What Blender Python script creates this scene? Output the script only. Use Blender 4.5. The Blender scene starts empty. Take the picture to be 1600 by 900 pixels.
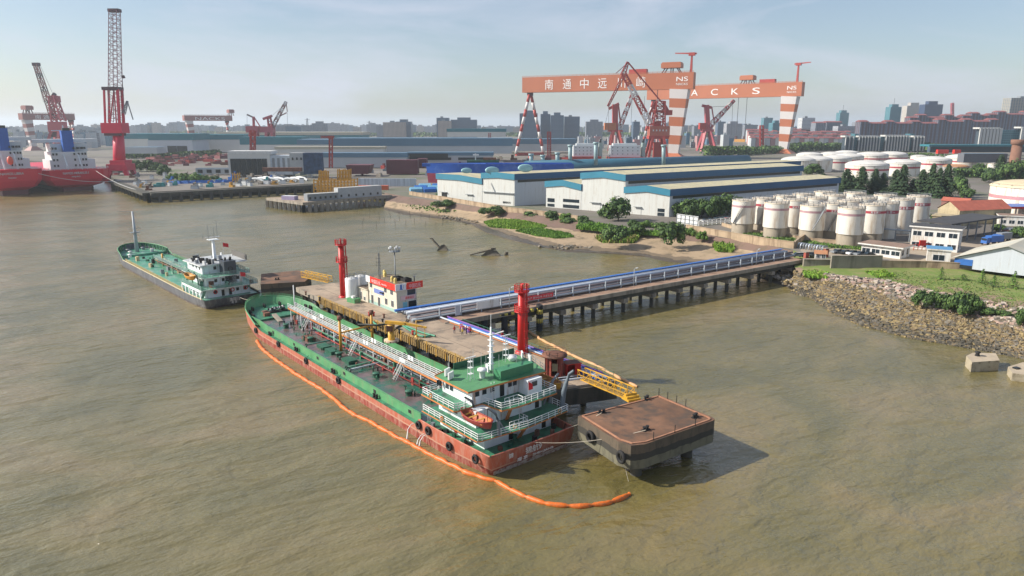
import bpy, math, random
from mathutils import Vector, Matrix, noise
rnd = random.Random(7)
S = bpy.context.scene
COL = S.collection
R = math.radians
# ---------------------------------------------------------------- camera, sky, sun, exposure
F, H = 1100.0, 50.0                       # focal length in photo pixels, camera height over the river
PIT = math.atan(255 / F)
cd = bpy.data.cameras.new('camera'); cam = bpy.data.objects.new('camera', cd); COL.objects.link(cam)
cd.sensor_width = 36; cd.lens = 36 * F / 1600; cd.clip_start = 1; cd.clip_end = 60000
cam.location = (0, 0, H); cam.rotation_euler = (R(90) - PIT, 0, 0); S.camera = cam
SUN_EL = R(34)
w = bpy.data.worlds.new('World'); S.world = w; w.use_nodes = True
wn, wl = w.node_tree.nodes, w.node_tree.links
bg = wn['Background']; bg.inputs['Strength'].default_value = 0.09
sky = wn.new('ShaderNodeTexSky'); sky.sky_type = 'NISHITA'; sky.sun_disc = False
sky.sun_elevation = SUN_EL; sky.sun_rotation = R(270); sky.altitude = 50
sky.air_density = 1.0; sky.dust_density = 1.0; sky.ozone_density = 2.0
tc = wn.new('ShaderNodeTexCoord'); mp = wn.new('ShaderNodeMapping'); mp.inputs['Scale'].default_value = (1.0, 1.0, 4.0)
nz = wn.new('ShaderNodeTexNoise'); nz.inputs['Scale'].default_value = 2.6; nz.inputs['Detail'].default_value = 8; nz.inputs['Roughness'].default_value = .58
nz.inputs['Distortion'].default_value = .5
cr = wn.new('ShaderNodeValToRGB'); cr.color_ramp.elements[0].position = .45; cr.color_ramp.elements[1].position = .72
cr.color_ramp.elements[0].color = (.14, .14, .14, 1); cr.color_ramp.elements[1].color = (.9, .9, .9, 1)
mx = wn.new('ShaderNodeMix'); mx.data_type = 'RGBA'; mx.inputs[7].default_value = (5.6, 5.9, 6.9, 1)
wl.new(tc.outputs['Generated'], mp.inputs[0]); wl.new(mp.outputs[0], nz.inputs['Vector']); wl.new(nz.outputs[0], cr.inputs[0])
wl.new(cr.outputs[0], mx.inputs[0]); wl.new(sky.outputs[0], mx.inputs[6]); wl.new(mx.outputs[2], bg.inputs[0])
sd = bpy.data.lights.new('sun', 'SUN'); sd.energy = 5.0; sd.angle = R(.6); sd.color = (1, .93, .82)
so = bpy.data.objects.new('sun', sd); COL.objects.link(so); so.rotation_euler = (0, -(R(90) - SUN_EL), 0); so.location = (-200, 0, 300)
S.view_settings.view_transform = 'Standard'; S.view_settings.look = 'None'; S.view_settings.gamma = 1
S.view_settings.exposure = 0.48
S.cycles.max_bounces = 5; S.cycles.diffuse_bounces = 2; S.cycles.glossy_bounces = 2; S.cycles.volume_bounces = 1
# ---------------------------------------------------------------- helpers
def ray(u, v):
    dx, dy = (u - 800) / F, (450 - v) / F
    return Vector((dx, math.cos(PIT) + dy * math.sin(PIT), -math.sin(PIT) + dy * math.cos(PIT)))
def at(u, v, z=0.0):
    r = ray(u, v); t = (z - H) / r.z
    return Vector((r.x * t, r.y * t, z))
def inv(u, v, Y):
    r = ray(u, v); t = Y / r.y
    return Vector((r.x * t, Y, H + r.z * t))
MATS = {}
def mat(name, col, rough=.65, var=.12, scale=.6, col2=None, amt=.5, streak=False, metal=0, bump=0, bs=4, contrast=.2, stretch=None):
    if name in MATS: return MATS[name]
    m = bpy.data.materials.new(name); m.use_nodes = True; n, l = m.node_tree.nodes, m.node_tree.links
    b = n['Principled BSDF']; b.inputs['Roughness'].default_value = rough; b.inputs['Metallic'].default_value = metal
    t = n.new('ShaderNodeTexCoord'); mpg = n.new('ShaderNodeMapping'); l.new(t.outputs['Object'], mpg.inputs[0])
    if stretch: mpg.inputs['Scale'].default_value = stretch
    z1 = n.new('ShaderNodeTexNoise'); z1.inputs['Scale'].default_value = scale; z1.inputs['Detail'].default_value = 6; z1.inputs['Roughness'].default_value = .6
    l.new(mpg.outputs[0], z1.inputs['Vector'])
    mix = n.new('ShaderNodeMix'); mix.data_type = 'RGBA'
    mix.inputs[6].default_value = (*[c * (1 - var) for c in col], 1); mix.inputs[7].default_value = (*[min(1, c * (1 + var)) for c in col], 1)
    rp = n.new('ShaderNodeMapRange'); rp.inputs[1].default_value = .5 - contrast; rp.inputs[2].default_value = .5 + contrast
    l.new(z1.outputs[0], rp.inputs[0]); l.new(rp.outputs[0], mix.inputs[0]); out = mix.outputs[2]
    if col2:
        mp2 = n.new('ShaderNodeMapping'); l.new(t.outputs['Object'], mp2.inputs[0])
        if streak: mp2.inputs['Scale'].default_value = (1, 1, .12)
        mp2.inputs['Location'].default_value = (13, 7, 3)
        z2 = n.new('ShaderNodeTexNoise'); z2.inputs['Scale'].default_value = scale * 1.7; z2.inputs['Detail'].default_value = 7; z2.inputs['Roughness'].default_value = .65
        l.new(mp2.outputs[0], z2.inputs['Vector'])
        r2 = n.new('ShaderNodeMapRange'); r2.inputs[1].default_value = .62 - amt * .25; r2.inputs[2].default_value = .78 - amt * .25
        l.new(z2.outputs[0], r2.inputs[0])
        m2 = n.new('ShaderNodeMix'); m2.data_type = 'RGBA'; m2.inputs[7].default_value = (*col2, 1)
        l.new(out, m2.inputs[6]); l.new(r2.outputs[0], m2.inputs[0]); out = m2.outputs[2]
    l.new(out, b.inputs['Base Color'])
    if bump:
        z3 = n.new('ShaderNodeTexNoise'); z3.inputs['Scale'].default_value = bs; z3.inputs['Detail'].default_value = 5
        l.new(mpg.outputs[0], z3.inputs['Vector'])
        bp = n.new('ShaderNodeBump'); bp.inputs['Strength'].default_value = bump; bp.inputs['Distance'].default_value = .3
        l.new(z3.outputs[0], bp.inputs['Height']); l.new(bp.outputs[0], b.inputs['Normal'])
    MATS[name] = m; return m
def zbands(name, bands, rough=.6, wob=.15, dirt=(.2, .12, .08), amt=.4, scale=.5):
    """paint in horizontal bands by object height: bands = [(z_top, colour), ...]"""
    m = mat(name, bands[0][1], rough, .12, scale); n, l = m.node_tree.nodes, m.node_tree.links
    b = n['Principled BSDF']; t = n.new('ShaderNodeTexCoord'); sp = n.new('ShaderNodeSeparateXYZ'); l.new(t.outputs['Object'], sp.inputs[0])
    z1 = n.new('ShaderNodeTexNoise'); z1.inputs['Scale'].default_value = scale * 2; z1.inputs['Detail'].default_value = 6; l.new(t.outputs['Object'], z1.inputs['Vector'])
    ma = n.new('ShaderNodeMath'); ma.operation = 'MULTIPLY_ADD'; ma.inputs[1].default_value = wob * 2; l.new(z1.outputs[0], ma.inputs[0]); l.new(sp.outputs[2], ma.inputs[2])
    prev = None
    for zt, c in bands:
        if prev is None: 
            rgb = n.new('ShaderNodeRGB'); rgb.outputs[0].default_value = (*c, 1); prev = rgb.outputs[0]; pz = zt; continue
        g = n.new('ShaderNodeMath'); g.operation = 'GREATER_THAN'; g.inputs[1].default_value = pz + wob; l.new(ma.outputs[0], g.inputs[0])
        x = n.new('ShaderNodeMix'); x.data_type = 'RGBA'; x.inputs[7].default_value = (*c, 1); l.new(g.outputs[0], x.inputs[0]); l.new(prev, x.inputs[6]); prev = x.outputs[2]; pz = zt
    mp2 = n.new('ShaderNodeMapping'); mp2.inputs['Scale'].default_value = (1, 1, .3); l.new(t.outputs['Object'], mp2.inputs[0])
    z2 = n.new('ShaderNodeTexNoise'); z2.inputs['Scale'].default_value = scale * 2.4; z2.inputs['Detail'].default_value = 8; z2.inputs['Roughness'].default_value = .7; l.new(mp2.outputs[0], z2.inputs['Vector'])
    r2 = n.new('ShaderNodeMapRange'); r2.inputs[1].default_value = .6 - amt * .25; r2.inputs[2].default_value = .8 - amt * .25; r2.inputs[4].default_value = .75; l.new(z2.outputs[0], r2.inputs[0])
    m2 = n.new('ShaderNodeMix'); m2.data_type = 'RGBA'; m2.inputs[7].default_value = (*dirt, 1); l.new(prev, m2.inputs[6]); l.new(r2.outputs[0], m2.inputs[0])
    l.new(m2.outputs[2], b.inputs['Base Color']); return m
def facade(name, wall, glass=(.03, .04, .06), fx=3.4, fz=3.2, wx=.5, wz=.5, rough=.7):
    """far city blocks: rows of small window openings in the wall, by object position"""
    if name in MATS: return MATS[name]
    m = mat(name, wall, rough, .06, .05); n, l = m.node_tree.nodes, m.node_tree.links; b = n['Principled BSDF']
    t = n.new('ShaderNodeTexCoord'); sp = n.new('ShaderNodeSeparateXYZ'); l.new(t.outputs['Object'], sp.inputs[0])
    def M(op, a, c):
        k = n.new('ShaderNodeMath'); k.operation = op
        for i, q in enumerate((a, c)):
            if isinstance(q, (int, float)): k.inputs[i].default_value = q
            else: l.new(q, k.inputs[i])
        return k.outputs[0]
    xy = M('ADD', sp.outputs[0], sp.outputs[1])
    a = M('LESS_THAN', M('FRACT', M('DIVIDE', xy, fx), 0), wx); c = M('LESS_THAN', M('FRACT', M('DIVIDE', sp.outputs[2], fz), 0), wz)
    gm = n.new('ShaderNodeNewGeometry'); s2 = n.new('ShaderNodeSeparateXYZ'); l.new(gm.outputs['Normal'], s2.inputs[0])
    v = M('LESS_THAN', M('ABSOLUTE', s2.outputs[2], 0), .5)
    f = M('MULTIPLY', M('MULTIPLY', a, c), v)
    x = n.new('ShaderNodeMix'); x.data_type = 'RGBA'; x.inputs[6].default_value = (*wall, 1); x.inputs[7].default_value = (*glass, 1)
    l.new(f, x.inputs[0]); l.new(x.outputs[2], b.inputs['Base Color']); return m
class MB:
    def __init__(s): s.v = []; s.f = []; s.m = []; s.mats = []; s.sm = []
    def mi(s, m):
        if m not in s.mats: s.mats.append(m)
        return s.mats.index(m)
    def add(s, vs, fs, m, smooth=False):
        o = len(s.v); k = s.mi(m); s.v += [tuple(q) for q in vs]
        for f in fs: s.f.append([i + o for i in f]); s.m.append(k); s.sm.append(smooth)
        return s
    def box(s, x0, x1, y0, y1, z0, z1, m, top=None):
        vs = [(x, y, z) for z in (z0, z1) for x, y in ((x0, y0), (x1, y0), (x1, y1), (x0, y1))]
        fs = [(0, 3, 2, 1), (0, 1, 5, 4), (1, 2, 6, 5), (2, 3, 7, 6), (3, 0, 4, 7)]
        if top: s.add(vs, [(4, 5, 6, 7)], top)
        else: fs.append((4, 5, 6, 7))
        return s.add(vs, fs, m)
    def ob(s, c, sx, sy, sz, rz, m, top=None):          # box centred in x,y, standing on c.z, turned rz
        ca, sa = math.cos(rz), math.sin(rz); c = Vector(c)
        vs = [(c.x + x * ca - y * sa, c.y + x * sa + y * ca, c.z + z) for z in (0, sz) for x, y in ((-sx/2, -sy/2), (sx/2, -sy/2), (sx/2, sy/2), (-sx/2, sy/2))]
        s.add(vs, [(0, 3, 2, 1), (0, 1, 5, 4), (1, 2, 6, 5), (2, 3, 7, 6), (3, 0, 4, 7)], m); return s.add(vs, [(4, 5, 6, 7)], top or m)
    def bar(s, p, q, w_, h_, m, w2=None, h2=None):
        p, q = Vector(p), Vector(q); d = (q - p).normalized(); up = Vector((0, 0, 1)) if abs(d.z) < .95 else Vector((0, 1, 0))
        a = d.cross(up).normalized(); b = a.cross(d)
        w2 = w2 or w_; h2 = h2 or h_
        vs = [c + a * i * ww / 2 + b * j * hh / 2 for c, ww, hh in ((p, w_, h_), (q, w2, h2)) for i, j in ((-1, -1), (1, -1), (1, 1), (-1, 1))]
        return s.add(vs, [(0, 3, 2, 1), (4, 5, 6, 7), (0, 1, 5, 4), (1, 2, 6, 5), (2, 3, 7, 6), (3, 0, 4, 7)], m)
    def tube(s, p, q, r, m, n=8, r2=None, caps=True):
        p, q = Vector(p), Vector(q); d = (q - p).normalized(); up = Vector((0, 0, 1)) if abs(d.z) < .95 else Vector((0, 1, 0))
        a = d.cross(up).normalized(); b = a.cross(d); r2 = r if r2 is None else r2
        vs = [c + (a * math.cos(6.2832 * i / n) + b * math.sin(6.2832 * i / n)) * rr for c, rr in ((p, r), (q, r2)) for i in range(n)]
        fs = [(i, (i + 1) % n, n + (i + 1) % n, n + i) for i in range(n)]
        s.add(vs, fs, m, n > 5)
        if caps: s.add([], [], m); o = len(s.v) - 2 * n; k = s.mi(m); s.f += [[o + i for i in range(n)][::-1], [o + n + i for i in range(n)]]; s.m += [k, k]; s.sm += [False, False]
        return s
    def path(s, pts, r, m, n=6, smooth=True):
        pts = [Vector(p) for p in pts]; vs = []
        for i, p in enumerate(pts):
            d = (pts[min(i + 1, len(pts) - 1)] - pts[max(i - 1, 0)]).normalized(); up = Vector((0, 0, 1)) if abs(d.z) < .95 else Vector((0, 1, 0))
            a = d.cross(up).normalized(); b = a.cross(d); rr = r[i] if isinstance(r, list) else r
            vs += [p + (a * math.cos(6.2832 * k / n) + b * math.sin(6.2832 * k / n)) * rr for k in range(n)]
        fs = [(i * n + k, i * n + (k + 1) % n, (i + 1) * n + (k + 1) % n, (i + 1) * n + k) for i in range(len(pts) - 1) for k in range(n)]
        return s.add(vs, fs, m, smooth)
    def prism(s, poly, z0, z1, m, top=None, inset=0):
        n = len(poly); a = sum(poly[i][0] * poly[(i + 1) % n][1] - poly[(i + 1) % n][0] * poly[i][1] for i in range(n))
        if a < 0: poly = poly[::-1]
        vs = [(p[0], p[1], z0) for p in poly] + [(p[0], p[1], z1) for p in poly]
        s.add(vs, [tuple(range(n))[::-1]] + [(i, (i + 1) % n, n + (i + 1) % n, n + i) for i in range(n)], m)
        return s.add([(p[0], p[1], z1) for p in poly], [tuple(range(n))], top or m)
    def lathe(s, prof, m, at_=(0, 0, 0), n=24, smooth=True, a0=0, a1=6.28318530718):
        full = abs(a1 - a0 - 6.28318530718) < 1e-6; k = n if full else n + 1; vs = []
        for r_, z_ in prof: vs += [(at_[0] + r_ * math.cos(a0 + (a1 - a0) * i / n), at_[1] + r_ * math.sin(a0 + (a1 - a0) * i / n), at_[2] + z_) for i in range(k)]
        fs = [(j * k + i, j * k + (i + 1) % k, (j + 1) * k + (i + 1) % k, (j + 1) * k + i) for j in range(len(prof) - 1) for i in range(n)]
        return s.add(vs, fs, m, smooth)
    def torus(s, c, R_, r_, m, axis='y', n=14, k=6, rz=0):
        vs = []
        for i in range(n):
            a = 6.2832 * i / n
            for j in range(k):
                b = 6.2832 * j / k; q = R_ + r_ * math.cos(b); p = Vector((q * math.cos(a), r_ * math.sin(b), q * math.sin(a)))
                if axis == 'z': p = Vector((p.x, p.z, p.y))
                if axis == 'x': p = Vector((p.y, p.x, p.z))
                ca, sa = math.cos(rz), math.sin(rz); vs.append((c[0] + p.x * ca - p.y * sa, c[1] + p.x * sa + p.y * ca, c[2] + p.z))
        return s.add(vs, [(i * k + j, i * k + (j + 1) % k, ((i + 1) % n) * k + (j + 1) % k, ((i + 1) % n) * k + j) for i in range(n) for j in range(k)], m, True)
    def quad(s, a, b, c, d, m): return s.add([a, b, c, d], [(0, 1, 2, 3)], m)
    def rail(s, pts, m, h=1.1, n=3, sp=1.6, r=.035):
        pts = [Vector(p) for p in pts]
        for a, b in zip(pts, pts[1:]):
            for i in range(1, n + 1): z = Vector((0, 0, h * i / n)); s.bar(a + z, b + z, r * 2, r * 2, m)
            k = max(1, round((b - a).length / sp))
            for i in range(k + 1): q = a.lerp(b, i / k); s.bar(q, q + Vector((0, 0, h)), r * 2, r * 2, m)
        return s
    def lattice(s, p, q, w0, w1, m, nseg=8, r=.12, d0=None, d1=None, mf=None):
        """open lattice boom from p to q: four chords and zigzag bracing; mf(i) picks the paint of bay i"""
        p, q = Vector(p), Vector(q); d = (q - p).normalized(); up = Vector((0, 0, 1)) if abs(d.z) < .95 else Vector((0, 1, 0))
        a = d.cross(up).normalized(); b = a.cross(d); d0 = d0 or w0; d1 = d1 or w1
        def c(t, i, j): return p.lerp(q, t) + a * i * (w0 + (w1 - w0) * t) / 2 + b * j * (d0 + (d1 - d0) * t) / 2
        K = ((-1, -1), (1, -1), (1, 1), (-1, 1))
        for i in range(nseg):
            mm = mf(i) if mf else m; t0, t1 = i / nseg, (i + 1) / nseg
            for k in range(4):
                s.bar(c(t0, *K[k]), c(t1, *K[k]), r, r, mm); k2 = (k + 1) % 4
                s.bar(c(t0, *K[k if i % 2 else k2]), c(t1, *K[k2 if i % 2 else k]), r * .6, r * .6, mm); s.bar(c(t1, *K[k]), c(t1, *K[k2]), r * .6, r * .6, mm)
        return s
    def build(s, name, parent=None, loc=None, rz=0, label=None):
        me = bpy.data.meshes.new(name); me.from_pydata(s.v, [], s.f); me.validate(clean_customdata=False)
        for m in s.mats: me.materials.append(m)
        if len(me.polygons) == len(s.f):
            me.polygons.foreach_set('material_index', s.m); me.polygons.foreach_set('use_smooth', s.sm)
        else: print('WARN faces dropped in', name)
        me.update(); o = bpy.data.objects.new(name, me); COL.objects.link(o)
        if parent: o.parent = parent
        if loc is not None: o.location = loc
        o.rotation_euler.z = rz
        if label: o['label'] = label
        return o
def tag(o, label, cat, group=None):
    o['label'] = label; o['category'] = cat
    if group: o['group'] = group
    return o
def struct(o, kind='structure'): o['kind'] = kind; return o
def thing(name, label, cat, loc=(0, 0, 0), rz=0, group=None):
    o = bpy.data.objects.new(name, None); COL.objects.link(o); o.location = loc; o.rotation_euler.z = rz; o.empty_display_size = .5
    return tag(o, label, cat, group)
KIDS = {}
def dup(root, loc, rz=0, label=None, scale=None):
    r = root.copy(); COL.objects.link(r); r.location = loc; r.rotation_euler.z = rz
    if scale: r.scale = scale
    if label: r['label'] = label
    if root.name not in KIDS: KIDS[root.name] = [(c, list(c.children)) for c in root.children]
    for c, gs in KIDS[root.name]:
        d = c.copy(); COL.objects.link(d); d.parent = r
        for g in gs: e = g.copy(); COL.objects.link(e); e.parent = d
    return r
def text(body, size, m, parent, o, dx, name='lettering', depth=.05, up=(0, 0, 1), width=None, bold=0, center=False):
    """flat raised letters: origin o, reading direction dx, in the parent's space"""
    c = bpy.data.curves.new(name, 'FONT'); c.body = body; c.size = size; c.extrude = depth; c.offset = bold
    t = bpy.data.objects.new(name, c); COL.objects.link(t); bpy.context.view_layer.update()
    me = bpy.data.meshes.new_from_object(t.evaluated_get(bpy.context.evaluated_depsgraph_get())); bpy.data.objects.remove(t)
    xs = [v.co.x for v in me.vertices]; k = width / (max(xs) - min(xs)) if width else 1
    dx = Vector(dx).normalized(); up = Vector(up).normalized(); nn = dx.cross(up)
    sh = (min(xs) + max(xs)) / 2 if center else min(xs)
    for v in me.vertices: v.co = Vector(o) + dx * (v.co.x - sh) * k + up * v.co.y + nn * v.co.z
    me.materials.clear(); me.materials.append(m); ob = bpy.data.objects.new(name, me); COL.objects.link(ob); ob.parent = parent; return ob
def ordn(i):
    i += 1
    if i <= 19: return NUM[i - 1]
    t, o = divmod(i, 10); T_ = ['', '', 'twent', 'thirt', 'fort', 'fift', 'sixt', 'sevent', 'eight', 'ninet']
    if i >= 100: return 'hundredth' if i == 100 else 'hundred and ' + ordn(i - 101)
    return T_[t] + ('ieth' if o == 0 else 'y-' + NUM[o - 1])
ORD = ['leftmost', 'second from the left', 'third from the left', 'fourth from the left', 'fifth from the left', 'sixth from the left', 'seventh from the left', 'eighth from the left', 'ninth from the left', 'tenth from the left', 'eleventh from the left', 'twelfth from the left']
NUM = ['first', 'second', 'third', 'fourth', 'fifth', 'sixth', 'seventh', 'eighth', 'ninth', 'tenth', 'eleventh', 'twelfth', 'thirteenth', 'fourteenth', 'fifteenth', 'sixteenth', 'seventeenth', 'eighteenth', 'nineteenth', 'twentieth'] + ['twenty-' + k for k in ('first', 'second', 'third', 'fourth', 'fifth', 'sixth', 'seventh', 'eighth', 'ninth')] + ['thirtieth'] + ['thirty-' + k for k in ('first', 'second', 'third', 'fourth', 'fifth', 'sixth', 'seventh', 'eighth', 'ninth')] + ['fortieth'] + ['forty-' + k for k in ('first', 'second', 'third', 'fourth', 'fifth', 'sixth', 'seventh', 'eighth', 'ninth')]
# ---------------------------------------------------------------- paints
white = mat('white_paint', (.72, .73, .72), .5, .06, .4, (.4, .33, .27), .25, True)
railw = mat('rail_white', (.78, .8, .8), .5, .05)
greenp = mat('green_deck_paint', (.045, .2, .11), .5, .3, .35, (.03, .09, .06), .5)
greenl = mat('green_coaming_paint', (.08, .27, .115), .5, .2, .5, (.16, .24, .12), .4, True)
green_dk = mat('dark_green_paint', (.02, .1, .06), .5, .25, .5)
orange = mat('orange_edge_paint', (.55, .19, .05), .5, .15, .5, (.25, .1, .05), .3)
yellow = mat('yellow_paint', (.62, .34, .03), .5, .15, .6, (.28, .15, .04), .4)
black = mat('black_rubber', (.012, .012, .013), .8, .2)
dark = mat('dark_opening', (.015, .018, .02), .35, .2)
glass = mat('window_glass', (.02, .03, .04), .12, .2)
greys = mat('grey_steel', (.2, .22, .24), .5, .12)
conc = mat('concrete', (.3, .26, .21), .85, .18, .25, (.14, .12, .1), .5, True, bump=.3)
conc_d = mat('dark_concrete', (.065, .06, .047), .85, .3, .3, (.03, .032, .028), .5, True, bump=.3)  # darker concrete for piles, under-deck beams and quay faces
red = mat('red_paint', (.5, .012, .01), .45, .12, .4, (.25, .02, .015), .3, True)
rust = mat('rusty_brown', (.18, .075, .045), .8, .3, .4, (.07, .04, .03), .5)
blue = mat('blue_paint', (.03, .13, .42), .45, .15)
pipe_s = mat('grey_pipe', (.3, .34, .38), .45, .1, .5)
# ================================================================ THE SETTING: river, banks, ground
def water_mat():
    m = mat('river_water', (.13, .105, .062), .26, .1, .02); n, l = m.node_tree.nodes, m.node_tree.links; b = n['Principled BSDF']
    b.inputs['IOR'].default_value = 1.9; t = n.new('ShaderNodeTexCoord')
    def nzz(scale, det, mapping, rot=0, dist=0.0):
        mp_ = n.new('ShaderNodeMapping'); mp_.vector_type = 'TEXTURE'; mp_.inputs['Scale'].default_value = mapping; mp_.inputs['Rotation'].default_value = (0, 0, rot); l.new(t.outputs['Object'], mp_.inputs[0])
        z = n.new('ShaderNodeTexNoise'); z.inputs['Scale'].default_value = scale; z.inputs['Detail'].default_value = det; z.inputs['Distortion'].default_value = dist; l.new(mp_.outputs[0], z.inputs['Vector']); return z.outputs[0]
    silt = nzz(.035, 6, (1.5, 1, 1), .5, 1.2); r = n.new('ShaderNodeValToRGB'); l.new(silt, r.inputs[0])
    e = r.color_ramp.elements; e[0].position = .36; e[0].color = (.12, .103, .032, 1); e[1].position = .66; e[1].color = (.2, .15, .06, 1)
    e2 = e.new(.5); e2.color = (.16, .13, .044, 1); l.new(r.outputs[0], b.inputs['Base Color'])
    big = nzz(.17, 3, (2.2, 1, 1), .5, .25); small = nzz(.5, 4, (2.0, 1, 1), .38, .3); tiny = nzz(1.9, 4, (1.6, 1, 1), .6, .2)
    patch = nzz(.012, 3, (1, 1, 1)); pr_ = n.new('ShaderNodeMapRange'); pr_.inputs[1].default_value = .4; pr_.inputs[2].default_value = .62; pr_.inputs[3].default_value = .45; pr_.inputs[4].default_value = 1; l.new(patch, pr_.inputs[0])
    last = None
    for h, dist, st in ((big, 1.25, 1.0), (small, .55, 1.0), (tiny, .13, 1.0)):
        bp = n.new('ShaderNodeBump'); bp.inputs['Distance'].default_value = dist; bp.inputs['Strength'].default_value = st; l.new(h, bp.inputs['Height'])
        if h is small: l.new(pr_.outputs[0], bp.inputs['Strength'])
        if last: l.new(last, bp.inputs['Normal'])
        last = bp.outputs[0]
    l.new(last, b.inputs['Normal']); return m
WATER = water_mat()
mb = MB(); mb.quad((-22000, -300, 0), (22000, -300, 0), (22000, 3000, 0), (-22000, 3000, 0), WATER); struct(mb.build('river_water'))
bed = mat('river_bed', (.07, .05, .03), .9)
mb = MB(); mb.quad((-21000, -250, -6), (21000, -250, -6), (21000, 2500, -6), (-21000, 2500, -6), bed); struct(mb.build('river_bed'))
yard = mat('yard_ground', (.17, .15, .13), .9, .3, .012, (.1, .12, .06), .45, bump=.1)
shore_top = [(1900, 447), (1700, 430), (1600, 421), (1520, 417), (1446, 412), (1376, 406), (1297, 404), (1262, 398), (1240, 391), (1190, 381), (1130, 371), (1070, 361), (1010, 360), (960, 354), (905, 345), (850, 338), (790, 330), (740, 322), (690, 315), (640, 308), (600, 301), (560, 296), (520, 291), (490, 287), (235, 300), (180, 281), (165, 266), (120, 258), (0, 246), (-200, 238)]
pts = [at(u, v, 6) for u, v in shore_top]
poly = [(20000, pts[0].y)] + [(p.x, p.y) for p in pts] + [(-20000, pts[-1].y + 200), (-20000, 19500), (20000, 19500)]
mb = MB(); mb.prism(poly, 2.0, 6.0, conc_d, yard); struct(mb.build('ground'))
def loft(name, rows, m, nu=7, nv=8, amp=.25, fr=.12, kind='structure'):
    """surface through rows of (u, v, z) points, refined and roughened"""
    W = [[at(u, v, z) for u, v, z in r] for r in rows]; n = len(W[0]); G = []
    for a, b in zip(W, W[1:]):
        for j in range(nv):
            t = j / nv; G.append([p.lerp(q, t) for p, q in zip(a, b)])
    G.append(W[-1]); G2 = []
    for k, r in enumerate(G):
        q = []
        for i in range(n - 1):
            for j in range(nu): q.append(r[i].lerp(r[i + 1], j / nu))
        q.append(r[-1]); G2.append(q)
    vs = []
    for k, r in enumerate(G2):
        for p in r:
            e = noise.noise(p * fr) * amp + noise.noise(p * fr * 5) * amp * .4
            vs.append((p.x + noise.noise(p * fr * 2 + Vector((9, 9, 9))) * amp * 2, p.y, p.z + (e if 0 < k else 0)))
    c = len(G2[0]); fs = [(j * c + i, (j + 1) * c + i, (j + 1) * c + i + 1, j * c + i + 1) for j in range(len(G2) - 1) for i in range(c - 1)]
    b = MB(); b.add(vs, fs, m, True); return struct(b.build(name), kind), G2
bank_m = zbands('bank_earth', [(.35, (.07, .055, .042)), (.9, (.16, .12, .08)), (3.4, (.34, .25, .16)), (9, (.17, .11, .085))], .9, .5, (.1, .085, .05), .45, .09)
top = [(600, 301), (640, 308), (690, 315), (740, 322), (790, 330), (850, 338), (905, 345), (960, 354), (1010, 360), (1070, 361), (1130, 371), (1190, 381), (1240, 391), (1262, 398)]
mid = [(603, 315), (645, 322), (695, 326), (742, 333), (795, 343), (853, 356), (905, 364), (960, 370), (1020, 375), (1070, 378), (1130, 385), (1185, 397), (1230, 406), (1262, 412)]
wat = [(600, 325), (650, 334), (700, 340), (745, 350), (800, 368), (860, 385), (905, 390), (950, 392), (1000, 397), (1050, 406), (1100, 412), (1150, 420), (1200, 434), (1245, 450)]
_, BK = loft('river_bank', [[(u, v, 5.99) for u, v in top], [(u, v, 3.0) for u, v in mid], [(u, v, .3) for u, v in wat], [(u - 12, v + 22, -1.6) for u, v in wat]], bank_m, 6, 7, .35, .07)
gr_m = zbands('grass_slope', [(.5, (.06, .05, .035)), (1.1, (.13, .1, .055)), (3.5, (.3, .23, .11)), (4.5, (.26, .18, .13)), (9, (.14, .2, .04))], .95, .35, (.26, .22, .1), .6, .12)
top = [(1240, 391), (1297, 404), (1376, 406), (1446, 412), (1520, 417), (1600, 421), (1700, 430), (1900, 447)]
base = [(1240, 410), (1297, 424), (1376, 423), (1446, 423), (1520, 426), (1600, 430), (1700, 440), (1900, 458)]
mid = [(1243, 420), (1310, 434), (1378, 442), (1425, 458), (1480, 474), (1540, 486), (1600, 505), (1700, 545), (1900, 620)]
wat = [(1238, 454), (1270, 462), (1300, 484), (1350, 506), (1430, 526), (1520, 541), (1600, 557), (1700, 600), (1900, 700)][:8]
BK0 = None
_, GR = loft('grass_bank', [[(u, v, 5.98) for u, v in top], [(u, v, 4.9) for u, v in base], [(u, v, 4.4) for u, v in mid], [(u, v, .2) for u, v in wat], [(u - 10, v + 26, -1.6) for u, v in wat]], gr_m, 7, 8, .3, .1)
# rock armour along the water: thousands of stones, one mass
def rocks(name, n, area, s0, s1, ms, z=0):
    b = MB()
    for _ in range(n):
        p, q = area(); s = rnd.uniform(s0, s1) * q; a = rnd.random() * 6.28
        V = [Vector((x * rnd.uniform(.6, 1.2), y * rnd.uniform(.6, 1.2), zz * rnd.uniform(.4, .9))) * s for zz in (-.5, .5) for x, y in ((-.5, -.5), (.5, -.5), (.5, .5), (-.5, .5))]
        rot = Matrix.Rotation(a, 3, 'Z') @ Matrix.Rotation(rnd.uniform(-.5, .5), 3, 'X')
        k_ = len(ms) - 1 if p.z < .9 and rnd.random() < .6 else rnd.randrange(len(ms)); b.add([rot @ v + p for v in V], [(0, 3, 2, 1), (4, 5, 6, 7), (0, 1, 5, 4), (1, 2, 6, 5), (2, 3, 7, 6), (3, 0, 4, 7)], ms[k_])
    return struct(b.build(name), 'stuff')
RK = [mat('stone_yellow', (.27, .205, .1), .9, .3, .8), mat('stone_ochre', (.17, .125, .07), .9, .3, .8), mat('stone_grey', (.17, .15, .12), .9, .3, .8), mat('stone_dark', (.09, .08, .06), .9, .3, .8)]
RP = [mat('stone_pink', (.38, .27, .22), .9, .2, .8), mat('stone_pale', (.42, .36, .3), .9, .2, .8), RK[2]]
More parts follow.
